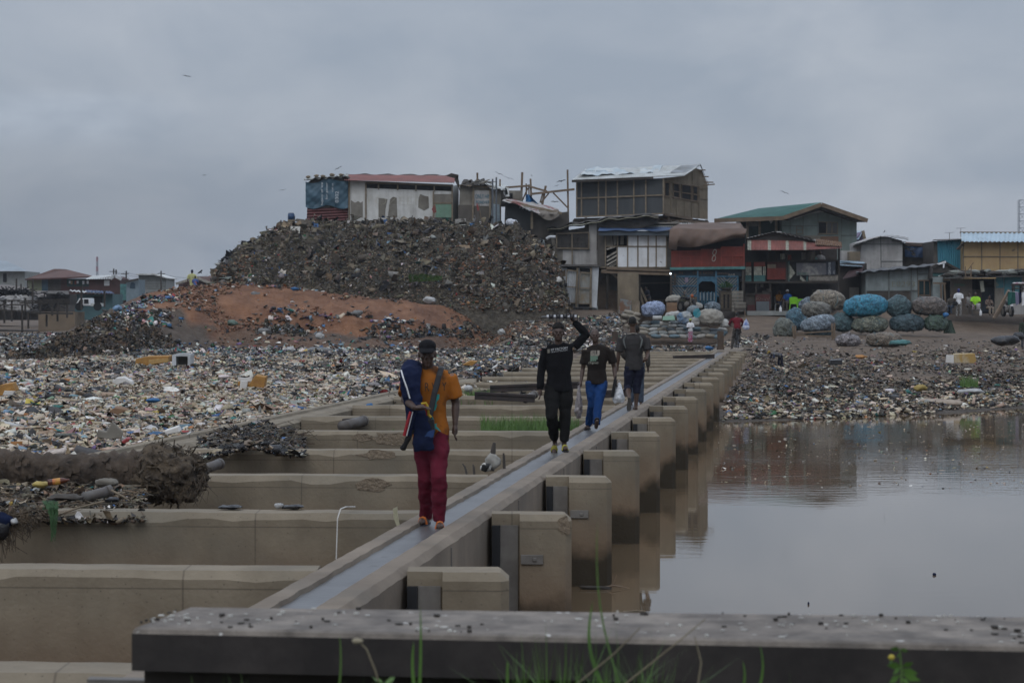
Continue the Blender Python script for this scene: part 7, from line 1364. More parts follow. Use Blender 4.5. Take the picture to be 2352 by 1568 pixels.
e = thing('folded_sheet', 'pale green folded sheet on the sandbags', 'sheet', at(1536, 731, 129.6)); MB().slab([at(1521, 735, 129.4) - e.location, at(1551, 735, 129.4) - e.location, at(1548, 724, 130) - e.location, at(1522, 726, 130) - e.location], (0, .3, -.05)).build('sheet_body', M_grnp, e, bevel=.03)
e = thing('basket_lid', 'round turquoise woven lid leaning on the sacks', 'lid', at(1600, 719, 129)); mb = MB()
for k in range(6): mb.tube([V(math.cos(t * math.pi / 9) * (.03 + .035 * k), 0, math.sin(t * math.pi / 9) * (.03 + .035 * k) * 1.2) for t in range(19)], .015, 5, False)
mb.build('woven_disc', mat('turquoise_plastic', (.03, .32, .38), (.02, .22, .28), rough=.5), e)
e = thing('cardboard_carton', 'brown cardboard carton behind the sandbags', 'carton', at(1542, 706, 131.8)); MB().box(V(0, 0, 0), (.60, .45, .55)).build('carton_body', mat('cardboard', (.21, .13, .075), (.17, .10, .06), scale=3, rough=.9), e, bevel=.01); MB().box(V(0, -.23, .05), (.60, .012, .012)).build('flap_seam', M_tdark, e)
e = thing('cardboard_carton', 'lower brown cardboard carton standing under the other', 'carton', at(1542, 722, 131.7)); MB().box(V(0, 0, 0), (.58, .45, .34)).build('carton_body', MATS['cardboard'], e, bevel=.01)
def motorcycle(lab, loc, rz, red=False):
 e = thing('motorcycle', lab, 'motorcycle', loc, rz, None); mb_ = mat('gloss_black', (.012, .012, .014), rough=.3)
 for y_ in (-.62, .62): w_ = MB().tube([V(-.06, y_, .31), V(.06, y_, .31)], .31, 18).build('wheel', M_hole, e); MB().tube([V(-.065, y_, .31), V(.065, y_, .31)], .2, 12).build('rim', m_steel, w_)
 MB().blob(V(0, -.1, .78), (.14, .28, .14), 1, .03, 14, 8).build('fuel_tank', mb_, e, smooth=True); MB().blob(V(0, .38, .82), (.13, .36, .06), 2, .02, 14, 8).build('seat', M_hole, e, smooth=True)
 MB().blob(V(0, 0, .42), (.16, .22, .18), 3, .08, 12, 8).build('engine', m_steel, e); MB().tube([V(-.36, -.25, 1.08), V(-.1, -.42, 1.0), V(.1, -.42, 1.0), V(.36, -.25, 1.08)], .018, 6).build('handlebar', m_steel, e)
 for s in (-1, 1): MB().tube([V(s * .09, -.45, 1.0), V(s * .09, -.64, .31)], .025, 6).build('fork', m_steel, e); MB().blob(V(s * .32, -.36, 1.18), (.06, .015, .04), 1, 0, 8, 6).build('mirror', m_steel, e)
 MB().blob(V(0, -.56, .92), (.10, .07, .10), 1, 0, 12, 8).build('headlight', M_redw if red else mat('amber_lamp', (.35, .08, .02), rough=.3), e); MB().box(V(0, -.68, .62), (.16, .02, .22)).build('mudguard', M_wpan if red else mb_, e)
 return e
motorcycle('black motorcycle parked in front of the blue bar', at(1577, 716, 132.6), .5); motorcycle('motorcycle with red lamp housing parked behind the laundry line', at(2313, 727, 133.6), .15, True)
f = F('display_cabinet', 'dark wooden slatted cabinet standing before the blue bar', 'cabinet', 1660, 717, 134); pl(f, 'carcass', M_tdark, rc(1653, 667, 1680, 716), .6); pl(f, 'slot_shade', M_hole, [rc(1661, 676, 1665, 708), rc(1670, 676, 1674, 708)], .03, dy=-.04); bars(f, 'slats', M_plyb, [(1655, 672 + 3 * k, 1679, 672 + 3 * k) for k in range(13)], .03, -.02)  # dark strips paint the shade inside the cabinet slots
f = F('board_stack', 'stack of horizontal grey boards beside the dark cabinet', 'boards', 1693, 717, 134)
for k in range(6): pl(f, 'board', M_ply, rc(1680, 668 + k * 8, 1706, 675 + k * 8), .3, dy=-.05 + .03 * (k % 2))
f = F('work_table', 'small scuffed white topped table with splayed legs', 'table', 1700, 727, 132.5); pl(f, 'table_box', M_ply, rc(1688, 698, 1712, 707), .5); pl(f, 'drawer', M_plyd, rc(1688, 707, 1712, 714), .5, dy=.02); pl(f, 'table_top', M_ply, rc(1686, 694, 1713, 698), .6, dy=-.05)
for q in ((1690, 714, 1689, 727), (1710, 714, 1711, 727)): bars(f, 'leg', M_timb, [q], .06, .02); bars(f, 'leg', M_timb, [q], .06, .45)
e = thing('potted_plant', 'green leafy plant in a brown basin on the dark cabinet', 'plant', at(1667, 667, 134.2)); MB().lathe([(.20, 0), (.34, .12), (.36, .16), (.30, .16)], n=16).build('pot', M_plyd, e, smooth=True)
def leafy(n, r, h, sz, seed, m, name, e, z0=0, up=.6):
 rg = np.random.default_rng(seed); mb = MB()
 for k in range(n):
  a = rg.uniform(0, 6.28); rr = r * math.sqrt(rg.random()); c = V(rr * math.cos(a), rr * math.sin(a), z0 + rg.uniform(0, h) * (1 - .6 * rr / r)); d = V(math.cos(a), math.sin(a), up + rg.normal(0, .4)).normalized(); s = sz * rg.uniform(.6, 1.3); w = d.cross(V(0, 0, 1)).normalized() * s * .35
  mb.add([c, c + d * s * .5 + w, c + d * s, c + d * s * .5 - w], [(0, 1, 2, 3)])
 return mb.build(name, m, e)
M_leaf = mat('leaf_green', (.055, .14, .025), (.03, .08, .018), scale=20, rough=.6); leafy(260, .42, .38, .12, 4, M_leaf, 'foliage', e, .15)
for lab, u0, u1, v0, v1, Yp in (('rusty square post at the far end of the walkway', 1647, 1661, 760, 803, 103.2), ('brown stump post behind the man in the charcoal shirt', 1405, 1419, 761, 784, 107)):
 e = thing('bollard_post', lab, 'post', at((u0 + u1) / 2, v1, Yp)); k = Yp / FD; MB().box(V(0, 0, (v1 - v0) * k / 2), ((u1 - u0) * k, .25, (v1 - v0) * k)).build('post_body', mat('rusty_post', (.085, .055, .035), (.045, .034, .027), scale=4, rough=.9), e, bevel=.01); MB().box(V(0, 0, .06), ((u1 - u0) * k + .05, .30, .12)).build('base', MATS['rusty_post'], e)
def chair(lab, u, v, Yc, rz, m, grp):
 e = thing('plastic_chair', lab, 'chair', at(u, v, Yc), rz, grp)
 mb = MB(); mb.grid(lambda x, y: V((x - .5) * (.40 + .1 * y), .22 + .08 * y - .05 * math.sin(math.pi * x), .44 + .40 * y - .04 * (2 * x - 1) ** 2 * y), 8, 6, (0, .02, 0)); mb.build('backrest', m, e, smooth=True)
 MB().box(V(0, 0, .43), (.44, .44, .03)).build('seat', m, e, bevel=.01)
 for sx_ in (-1, 1):
  MB().tube([V(sx_ * .22, .22, .64), V(sx_ * .25, 0, .66), V(sx_ * .24, -.18, .62), V(sx_ * .22, -.2, .42)], .018, 6).build('armrest', m, e)
  for sy_ in (-1, 1): MB().tube([V(sx_ * .20, sy_ * .20, .42), V(sx_ * .24, sy_ * .24, 0)], .022, 6).build('leg', m, e)
M_lime = mat('lime_plastic', (.20, .52, .02), (.17, .45, .02), rough=.4)
chair('lime green plastic chair seen from behind under the awning bar', 1822, 714, 136.2, math.pi - .15, M_lime, 'lime plastic chairs'); chair('lime green plastic chair half hidden behind the tan bale', 1842, 718, 136.6, math.pi - .5, M_lime, 'lime plastic chairs')
e = thing('metal_chair', 'metal framed chair under the seated person in ochre', 'chair', at(1788, 714, 137.1)); MB().box(V(0, 0, .44), (.42, .42, .03)).build('seat', M_plyb, e)
for a, b in ((-.2, -.2), (.2, -.2), (.2, .2), (-.2, .2)): MB().tube([V(a, b, .43), V(a * 1.15, b * 1.15, 0)], .014, 6).build('leg', M_zinc, e)
MB().tube([V(-.2, .2, .43), V(-.2, .25, .85), V(.2, .25, .85), V(.2, .2, .43)], .014, 6).build('backrest', M_zinc, e)
def jug(lab, u, v, Yj, r, h, m, handle=True, cat='jug'):
 e = thing(cat if cat != 'jug' else 'water_jug', lab, cat, at(u, v, Yj)); k = Yj / FD; R_, H_ = r * k, h * k
 if cat == 'jug': MB().lathe([(R_ * .95, 0), (R_, H_ * .1), (R_, H_ * .65), (R_ * .3, H_ * .85), (R_ * .28, H_)], n=14).build('jug_body', m, e, smooth=True); MB().lathe([(R_ * .32, H_), (R_ * .32, H_ * 1.06)], n=10).build('cap', M_tblue, e)
 else: MB().lathe([(R_ * .82, 0), (R_, H_ * .94), (R_ * 1.06, H_), (R_ * .9, H_)], n=16).build('bucket_body', m, e, smooth=True); MB().tube([V(-R_, 0, H_), V(-R_ * .7, -R_ * .8, H_ * .75), V(R_ * .7, -R_ * .8, H_ * .75), V(R_, 0, H_)], .008, 5).build('handle', m_steel, e)
jug('white plastic jug on the ground in front of the awning bar', 1792, 716, 135.6, 3.2, 14, M_wpan); jug('white jug standing right of the box with the bucket', 2250, 725, 132.6, 4.5, 16, M_wpan); jug('white bucket on the box before the lime shirted woman', 2246, 710, 132.6, 5.2, 13, M_wpan, cat='bucket')
e = thing('wooden_box', 'brown wooden box carrying the white bucket', 'box', at(2240, 725, 132.7)); MB().box(V(0, 0, .19), (.42, .4, .38)).build('box_body', M_plyd, e, bevel=.01); MB().box(V(0, -.205, .19), (.36, .012, .03)).build('slat', M_timb, e)
e = thing('laundry_line', 'sagging line between leaning poles at the right edge', 'line', at(2316, 669, 130.5)); o = e.location; MB().tube([at(2314, 668, 130.5) - o, at(2335, 671, 130.5) - o, at(2390, 675, 130.5) - o], .012, 5).build('rope', M_zwh, e)
MB().bar(at(2281, 731, 130) - o, at(2317, 666, 130.6) - o, .12).build('pole', M_timb, e); MB().bar(at(2286, 729, 130.3) - o, at(2308, 690, 130.7) - o, .10).build('pole', M_timb, e)
for lab, u0, u1, v1, m_ in (('dark green cloth on the laundry line', 2314, 2331, 701, mat('deep_green_cloth', (.012, .09, .075), rough=.9)), ('narrow lilac cloth on the laundry line', 2331, 2340, 702, mat('lilac_cloth', (.24, .23, .34), rough=.9)), ('navy cloth hung between the pale ones on the laundry line', 2339, 2346, 699, m_navy), ('white cloth at the right end of the laundry line', 2346, 2360, 702, M_wpan)):
 ee = thing('hanging_cloth', lab, 'cloth', at((u0 + u1) / 2, 671, 130.4), 0, 'laundry on the line at the right edge'); w_ = (u1 - u0) * 130.4 / FD; h_ = (v1 - 671) * 130.4 / FD; mb = MB(); mb.grid(lambda x, y: V((x - .5) * w_ * (1 - .3 * y * (w_ < .3)), .06 * math.sin(x * 8 + y * 3), -h_ * y * (1 - .15 * x)), 10, 8, (0, .012, 0)); mb.build('cloth_sheet', m_, ee, smooth=True)
f = F('stall_table', 'small dark stall with pink and white goods behind the laundry', 'stall', 2335, 690, 133.2); pl(f, 'stall_frame', M_tdark, [rc(2325, 652, 2375, 656), rc(2327, 656, 2330, 690), rc(2345, 656, 2348, 690), rc(2325, 662, 2375, 664)], .5)
mb = MB(); [mb.blob(f.p(2328 + k * 4, 650.5, .2), (.10, .1, .06), k, .2, 7, 5) for k in range(10)]; f.part('goods', mb, mat('pink_goods', (.40, .22, .28), (.45, .44, .42), scale=4, rough=.7, ramp=(.47, .53)))
for lab, u, v1, v0, Yf, grp in (('red pennant on a stick before the green hatch of the long shack', 999, 518, 468, 136.5, 0), ('red pennant on a leaning stick before the graffiti shack', 1100, 512, 466, 136.8, 0)):
 e = thing('flag', lab, 'flag', at(u + (6 if u > 1050 else 0), v1, Yf), 0, 'red pennants on the hill'); o = e.location; MB().tube([V(0, 0, 0), at(u - 1, v0, Yf) - o], .02, 6).build('flagpole', M_timb, e)
 pts = [at(a, b, Yf) - o for a, b in (((u, 468), (u + 3, 488), (u - 3, 490), (u - 8, 481)) if u < 1050 else ((1095, 465), (1100, 478), (1099, 484), (1096, 484), (1094, 473)))]; MB().slab(pts, (0, .02, 0)).build('pennant', M_redb, e)
e = thing('water_barrel', 'blue plastic barrel on stacked blocks at the left end of the hill top', 'barrel', at(668.5, 505, 137)); MB().lathe([(.17, 0), (.20, .04), (.205, .17), (.215, .19), (.205, .21), (.205, .33), (.17, .38), (.15, .39)], n=18).build('barrel_body', mat('barrel_blue', (.02, .055, .13), rough=.4), e, smooth=True); MB().lathe([(.16, .385), (.16, .41)], n=14).build('lid', M_hole, e)
e = thing('block_stack', 'stepped stack of grey blocks under the blue barrel', 'blocks', at(668, 519, 137)); MB().box(V(.03, 0, .29), (.42, .4, .16)).build('block', M_plyb, e, bevel=.01); MB().box(V(-.02, 0, .13), (.6, .4, .16)).build('block', M_plyb, e, bevel=.01); MB().box(V(-.05, 0, -.03), (.75, .4, .16)).build('block', M_plyb, e, bevel=.01)
for u, v0, v1, lab in ((645, 506, 525, 'short post left of the blue barrel'), (676, 497, 516, 'short post right of the blue barrel')): e = thing('stake', lab, 'post', at(u, v1 + 4, 137), 0, 'short posts beside the barrel'); MB().box(V(0, 0, .28), (.07, .07, .6)).build('post_body', M_tdark, e); MB().box(V(0, 0, .59), (.09, .09, .03)).build('cap', M_tdark, e)
bale('printed white and blue plastic bag on the rim of the refuse hill', 1175, 511, 15, 8, 135.5, None, .1, 7, None, name='plastic_bag', cat='bag', m=mat('printed_white_plastic', (.50, .52, .56), (.08, .22, .42), scale=2.2, rough=.5, ramp=(.54, .6)), p=2)
e = thing('gutter_piece', 'bent pale gutter piece sticking out left of the mesh window shack', 'gutter', at(1262, 545, 136)); MB().tube([V(-.2, 0, -.1), V(0, 0, .02), V(.35, 0, .02)], .09, 8).build('pipe', M_zinc, e); MB().bar(V(0, 0, -.1), V(.5, 0, .15), .04).build('bracket', M_tdark, e)
def sackblob(name, lab, cat, u, v, w, h, Y, m, rot=0, sd=1, amp=.16, grp=None, dz=0):
 k = Y / FD; e = thing(name, lab, cat, at(u, v, Y), 0, grp); mb = MB().blob(V(0, 0, 0), (w * k, max(w, h) * k * .7, h * k), sd, amp, 22, 14, Quaternion((0, 1, 0), rot), 2.2, 3.0); o = mb.build(name + '_body', m, e, smooth=True)
 d = o.modifiers.new('crumple', 'DISPLACE'); d.texture = TEX; d.strength = max(min(w, h) * k * .7, .05); d.mid_level = .5; return e
m_crm = mat('crumpled_white_plastic', (.42, .42, .41), (.24, .24, .235), scale=5, rough=.5, bump=.02, bscale=12); m_gbag = mat('grey_plastic', (.16, .16, .155), (.09, .09, .088), scale=5, rough=.5, bump=.02, bscale=12); m_kbag = mat('black_plastic', (.014, .014, .016), (.03, .03, .032), scale=5, rough=.35, bump=.02, bscale=12)
for q in (('plastic_sheet', 'crumpled grey white sheet on the red slope left of the scarp', 'sheet', 606, 762, 17, 8, 116, m_gbag), ('plastic_sheet', 'small crumpled white sheet at the foot of the dark scarp', 'sheet', 735, 771, 10, 7, 113, m_crm), ('plastic_sheet', 'black and white patterned cloth at the foot of the refuse hill', 'cloth', 986, 690, 15, 7, 121.5, m_crm), ('plastic_bag', 'round white bag on the right part of the laterite mound', 'bag', 1151, 762, 8, 6, 112, m_crm),
   ('plastic_bag', 'grey bag on the laterite slope above the dark scarp', 'bag', 820, 719, 12, 6, 117.5, m_gbag), ('plastic_bag', 'dull green bag lying on the laterite slope', 'bag', 534, 741, 12, 6, 116, mat('dull_green_plastic', (.10, .15, .12), rough=.5)), ('tyre', 'pale oval foam ring on the ridge of the mound', 'ring', 585, 676, 11, 6, 121, m_gbag), ('plastic_bag', 'bright blue bag on the ridge of the mound', 'bag', 676, 663, 9, 4, 121.5, M_bblu),
   ('plastic_bag', 'blue and clear bag on the coloured rags of the left shoulder', 'bag', 269, 708, 10, 7, 112, mat('blue_clear_plastic', (.16, .26, .38), (.03, .035, .045), scale=2, rough=.4, ramp=(.5, .55))), ('plastic_bag', 'black bag lying at the foot of the mound below the laterite', 'bag', 846, 809, 12, 5, 104, m_kbag), ('plastic_sheet', 'large crumpled grey sheet at the foot of the mound', 'sheet', 735, 806, 33, 9, 104, m_gbag), ('plastic_bag', 'crumpled white bag left of the large grey sheet', 'bag', 666, 803, 11, 6, 104, m_crm),
   ('plastic_bag', 'bright blue bag lying on the pale drift left of centre', 'bag', 352, 919, 16, 5, 48, M_bblu), ('plastic_bag', 'glossy black bag on the dark debris heap', 'bag', 626, 1062 - 32, 20, 8, 31.2, m_kbag), ('plastic_bag', 'blue plastic bag beside the concrete beam', 'bag', 847, 931, 9, 5, 45.7, M_bblu), ('plastic_bag', 'large black bags heaped on the right bank', 'bags', 2306, 782, 30, 11, 104, m_kbag), ('plastic_bag', 'dark rag bundle at the right edge of the bank', 'bag', 2341, 772, 14, 8, 107, m_kbag),
   ('plastic_bag', 'blue bag on the shore litter near the water', 'bag', 1813, 927, 22, 7, 69.5, M_bblu), ('plastic_bag', 'smaller blue bag right of the other on the shore', 'bag', 1965, 926, 12, 6, 70, M_bblu), ('plastic_bag', 'dark grey peaked bag on the shore litter', 'bag', 2055, 915, 16, 9, 71.5, m_kbag), ('plastic_sheet', 'long pinkish beige sheet along the shore', 'sheet', 2150, 926, 60, 9, 71.5, mat('beige_sheet', (.33, .27, .21), (.22, .17, .13), scale=3, rough=.8, bump=.03, bscale=8)), ('plastic_bag', 'purple scrap at the edge of the water', 'bag', 1850, 953, 13, 5, 66.6, mat('purple_plastic', (.17, .11, .22), rough=.5)),
   ('plastic_bag', 'mustard bag on the right shore', 'bag', 2112, 891, 14, 8, 76, mat('mustard_plastic', (.30, .22, .06), rough=.6)), ('plastic_sheet', 'white sheet on the right shore near the frame edge', 'sheet', 2230, 900, 32, 8, 76, m_crm), ('plastic_bag', 'orange scrap on the upper right bank', 'bag', 1977, 819, 12, 4, 93, mat('orange_foam', (.42, .20, .06), rough=.7)), ('plastic_bag', 'teal cloth lying on the upper right bank', 'cloth', 2066, 787, 25, 6, 105, M_teal), ('plastic_bag', 'crumpled blue bag behind the walkway end', 'bag', 1628, 799, 9, 4, 104, M_bblu)):
 sackblob(*q[:9], sd=int(q[3]) % 97)
M_foam = mat('yellow_foam', (.36, .19, .05), (.26, .13, .035), scale=5, rough=.85, bump=.02, bscale=9); M_foamw = mat('white_foam', (.60, .59, .56), (.48, .46, .43), scale=4, rough=.8)
def hunk(name, lab, cat, Y, pts, m, t=.5, tilt=0, grp=None, nm=None, extra=()):
 cu_ = sum(p[0] for p in pts) / len(pts); e = thing(name, lab, cat, at(cu_, max(p[1] for p in pts), Y), 0, grp); o = e.location
 MB().slab([at(a, b, Y) - o for a, b in pts], (0, t, .02)).build(nm or 'block_body', m, e, bevel=.012)
 for p2, m2, d2 in extra: MB().slab([at(a, b, Y + d2) - o for a, b in p2], (0, t * .3, 0)).build('side_piece', m2, e, bevel=.006)
 return e
hunk('foam_block', 'long yellow foam block on the far part of the drift', 'foam block', 79, [(310, 838), (312, 824), (336, 819), (388, 818), (385, 832), (350, 839)], M_foam, 1.0, extra=[([(340, 838), (386, 831), (386, 822), (342, 826)], mat('foam_light', (.42, .27, .10), (.34, .2, .07), scale=7, rough=.85), -.05)])
f = F('metal_crate', 'open grey metal crate beside the long yellow foam block', 'crate', 415, 840, 78); pl(f, 'crate_side', M_zinc, [rc(395, 815, 404, 839), rc(404, 812, 438, 818), rc(431, 818, 437, 838)], .9); pl(f, 'crate_back', M_steel if False else M_ply, rc(403, 816, 432, 838), .05, dy=.6)
hunk('foam_block', 'torn yellow and white foam block in the middle of the drift', 'foam block', 58, [(545, 886), (546, 876), (572, 882), (586, 862), (610, 866), (606, 890), (580, 888)], M_foam, .5, extra=[([(550, 893), (566, 893), (568, 876), (552, 874)], M_foamw, -.08), ([(548, 875), (578, 876), (580, 864), (562, 868), (546, 866)], M_foamw, .1)])
hunk('foam_block', 'buff foam block at the left edge of the drift', 'foam block', 51, [(-5, 910), (0, 884), (28, 880), (35, 898), (20, 905), (8, 908)], M_foam, .4, extra=[([(6, 907), (28, 907), (34, 898), (10, 897)], M_foamw, -.08)])
hunk('foam_sheet', 'bent white foam sheet on the drift left of centre', 'foam sheet', 58, [(257, 878), (266, 868), (284, 867), (302, 876), (305, 884), (288, 876), (268, 884)], M_foamw, .3)
hunk('white_board', 'flat white board lying on the drift behind the debris heap', 'board', 36, [(376, 990), (407, 980), (413, 992), (382, 998)], M_foamw, .25)
hunk('wooden_board', 'tilted grey board sticking out of the near drift', 'board', 35.5, [(222, 1005), (224, 988), (244, 992), (258, 968), (282, 994), (280, 1006), (250, 1008)], M_ply, .05)
hunk('red_plate', 'red plastic plate on the near drift', 'plate', 33, [(278, 1014), (291, 1006), (299, 1007), (296, 1014), (284, 1019)], mat('red_plastic', (.26, .03, .03), rough=.4), .1)
hunk('foam_block', 'big yellow and white slab on the right bank', 'foam block', 88, [(2188, 830), (2192, 813), (2238, 812), (2242, 829), (2236, 834), (2190, 833)], mat('stained_foam', (.34, .22, .07), (.40, .34, .24), scale=2.6, rough=.8, ramp=(.45, .6)), .4, extra=[([(2172, 832), (2190, 834), (2190, 815), (2174, 815)], M_foamw, -.05)])
hunk('suitcase', 'black suitcase lying open on the right bank', 'suitcase', 91, [(1906, 836), (1907, 827), (1934, 826), (1934, 838), (1910, 838)], m_kbag, .5)
hunk('cardboard_piece', 'brown cardboard piece on the pale drift', 'cardboard', 43, [(248, 946), (262, 936), (278, 938), (292, 942), (270, 952)], mat('cardboard', (.21, .13, .075), rough=.9), .3)
hunk('cardboard_piece', 'ochre cardboard lump on the far drift behind the orange shirted man', 'cardboard', 70, [(1062, 838), (1080, 829), (1096, 830), (1084, 840)], M_foam, .3)
rs = random.Random(77)
e = thing('palm_trunk', 'thick fallen palm trunk with shaggy fibrous butt lying across the walls at the left', 'tree trunk', at(150, 1120, 26)); o = e.location
m_bark = mat('palm_bark', (.085, .062, .044), (.045, .034, .026), scale=5, rough=.95, bump=.05, bscale=9, streak=.3, stc=(.03, .024, .02)); m_fib = mat('palm_fibre', (.10, .075, .050), (.04, .031, .023), scale=8, rough=.95, bump=.03, bscale=20)
mb = MB(); A_, B_ = at(-120, 1072, 25.2) - o, at(330, 1092, 25.6) - o; n = 60; vs = []
for i in range(n + 1):
 t = i / n; c = A_.lerp(B_, t) + V(0, 0, .02 * math.sin(t * 9)); r = .215 + .012 * math.sin(i * 1.9) + .014 * (i % 3 == 0) + (.05 * max(0, t - .8) * 5 if t > .8 else 0)
 for j in range(28):
  a = 2 * math.pi * j / 28; rr = r * (1 + .05 * math.sin(3 * a + i * .7) + .04 * math.sin(7 * a - i * 1.3)); vs.append(c + V(0, math.cos(a) * rr, math.sin(a) * rr))
mb.add(vs, [(i*28 + j, (i+1)*28 + j, (i+1)*28 + (j+1) % 28, i*28 + (j+1) % 28) for i in range(n) for j in range(28)] + [tuple(range(28)), tuple(range(n*28 + 27, n*28 - 1, -1))])
mb.build('trunk_body', m_bark, e, smooth=True)
mb = MB(); mb.blob(at(385, 1090, 25.6) - o, (.44, .36, .31), 5, .16, 40, 26, Quaternion((0, 1, 0), .12), 2.2, 3.2); ob = mb.build('root_ball', m_fib, e, smooth=True)
s_ = ob.modifiers.new('s', 'SUBSURF'); s_.levels = s_.render_levels = 1; d = ob.modifiers.new('d', 'DISPLACE'); d.texture = TEX; d.strength = .16; d.mid_level = .5
rg = np.random.default_rng(2); mb = MB(); ctr = at(385, 1090, 25.6) - o
for k in range(420):
 th = rg.uniform(0, 6.28); ph = math.acos(rg.uniform(-1, 1)); d_ = V(math.sin(ph) * math.cos(th), math.sin(ph) * math.sin(th), math.cos(ph)); p = ctr + V(d_.x * .44, d_.y * .36, d_.z * .31)
 tn = V(rg.normal(), rg.normal(), rg.normal() - .3).normalized(); l = rg.uniform(.06, .22); w_ = d_.cross(tn).normalized() * rg.uniform(.006, .018)
 q0, q1, q2 = p - tn * l * .5, p + d_ * rg.uniform(.01, .05), p + tn * l * .5 + d_ * rg.uniform(-.02, .06); mb.add([q0 - w_, q0 + w_, q1 + w_, q1 - w_, q2 + w_ * .4, q2 - w_ * .4], [(0, 1, 2, 3), (3, 2, 4, 5)])
for k in range(34):
 p = at(rg.uniform(400, 470), rg.uniform(1085, 1130), 25.3) - o; mb.tube([p, p + V(rg.normal(0, .04), -.03, -rg.uniform(.05, .16)), p + V(rg.normal(0, .07), -.03, -rg.uniform(.12, .26))], [.006, .005, .002], 4)
mb.build('loose_fibres', m_fib, e)
mb = MB()
for k in range(130):
 t = rg.random(); c = A_.lerp(B_, t); a = rg.uniform(-2.6, .9); r = .235; p = c + V(0, math.cos(a + 1.57) * r * -1 if False else -math.cos(a) * r, math.sin(a) * r); d1 = V(rg.uniform(.03, .09), 0, rg.normal(0, .02)); n_ = V(0, -math.cos(a), math.sin(a)); w_ = V(0, math.sin(a), math.cos(a)) * rg.uniform(.02, .06); mb.add([p - w_, p + w_, p + d1 + n_ * .025 + w_ * .6, p + d1 + n_ * .025 - w_ * .6], [(0, 1, 2, 3)])
tag(mb.build('bark_scales', m_bark, e), kind='stuff')
def nearpile(name, lab, n, box, sizes, pal, tw, seed, zfn, tilt=.6, kmax=.3, m=None):
 rg = np.random.default_rng(seed); u = rg.uniform(box[0], box[1], n); Yv = rg.uniform(box[2], box[3], n); X = (u - CU) * Yv / FD
 return pieces(name, lab, X, Yv, rg.gamma(4, sizes / 4, n) + .02, pal, tw, tilt, rg, zf=zfn, smax=kmax, m=m)
dpal = {'straw': 22, 'brown': 24, 'ash': 20, 'dark': 16, 'black': 10, 'tan': 8, 'beige': 4, 'lgrey': 2, 'white': 1.2, 'blue': .8, 'teal': .6, 'yellow': .4}
hz1 = lambda X, Y: 1.12 + .12 * fbm(X * 2, Y * 2, 3, 5) + .06 * np.clip((-4.35 - X) / .9, 0, 1)
nearpile('twig_debris', 'matted twigs, straw and plastic heaped on the second wall at the left', 5200, (-90, 330, 21.6, 25.6), .06, dpal, [4, 1, 2, .3, 5, .3], 8, hz1, .5, .16, m_rag)
stalks('straw_stalks', 'dry stalks and twigs strewn over the debris heap at the left', 420, lambda rg: (lambda u, Y: V(PX(u, Y), Y, float(hz1(np.array([PX(u, Y)]), np.array([Y]))[0]) + .05))(rg.uniform(-90, 330), rg.uniform(21.7, 25.5)), (.10, .35), (.002, .006), ['straw', 'brown', 'tan', 'ash'], 12, .10)
hz2 = lambda X, Y: 1.15 + .14 * np.exp(-(((X / Y * FD + CU - 590) / 70) ** 2)) * fbm(X * 2.5, Y * 2, 2, 9) * 2 + .02
nearpile('rag_debris', 'heap of black bags, rags and twigs at the end of the concrete beam', 4200, (455, 700, 30.6, 36.8), .06, {'black': 34, 'dark': 22, 'brown': 16, 'ash': 14, 'beige': 7, 'lgrey': 4, 'straw': 6, 'teal': .6, 'blue': .6}, [5, .5, 3, .2, 3, .2], 9, hz2, .4, .18)
stalks('heap_stalks', 'thin sticks in the heap of black bags', 70, lambda rg: (lambda u, Y: V(PX(u, Y), Y, float(hz2(np.array([PX(u, Y)]), np.array([Y]))[0]) + .08))(rg.uniform(480, 700), rg.uniform(31, 36)), (.2, .7), (.003, .007), ['straw', 'brown', 'ash'], 14, .3)
rgl = lambda X, Y: 1.16 + .0 * X
nearpile('wall_top_debris', 'scraps of plastic lying along the tops of the far cross walls', 700, (870, 1240, 50, 64), .10, {'dark': 20, 'black': 18, 'ash': 14, 'beige': 12, 'white': 9, 'cream': 8, 'blue': 2, 'red': 1}, [4, 1, 3, .5, 2, .5], 31, lambda X, Y: .85 + .5 * fbm(X * 1.2, Y * .7, 3, 7), .5, .3)
mb = MB(); e = thing('debris_tangle', 'tangle of roots, rags and netting hanging over the left end of the second wall', 'debris', at(20, 1180, 21.4)); o = e.location
for k in range(150):
 u = rg.uniform(-20, 75) if k % 3 else rg.uniform(-20, 120); v = rg.uniform(1165, 1190); L_ = rg.uniform(.05, .42) * (1.1 - max(0, u) / 110); p = at(u, v, 21.35) - o; mb.tube([p, p + V(rg.normal(0, .05), -.03, -L_ * .5), p + V(rg.normal(0, .07), -.01, -L_)], [rg.uniform(.004, .012), .006, .003], 4)
mb.build('roots', m_fib, e)
for u, v, m_, w_ in ((8, 1197, m_navy, .07), (34, 1196, m_crm, .03), (2, 1210, m_kbag, .08)): MB().blob(at(u, v, 21.3) - o, (w_, .05, w_ * 1.1), int(u) + 20, .3, 12, 8).build('rag', m_, e, smooth=True)
e = thing('green_netting', 'frayed green netting hanging over the second wall', 'net', at(118, 1170, 21.3)); o = e.location; mb = MB()
for k in range(170): p = at(rg.uniform(96, 136), rg.uniform(1148, 1172), 21.5) - o; q1 = at(rg.uniform(112, 134), rg.uniform(1165, 1185), 21.3) - o; q2 = at(rg.uniform(116, 128), rg.uniform(1190, 1245), 21.28) - o; mb.tube([p, q1, q2] if k % 3 == 0 else [p, p.lerp(q1, .5) + V(0, 0, .03), q1], .0022, 3)
mb.build('fibres', mat('net_green', (.04, .10, .035), (.03, .07, .025), rough=.8), e)
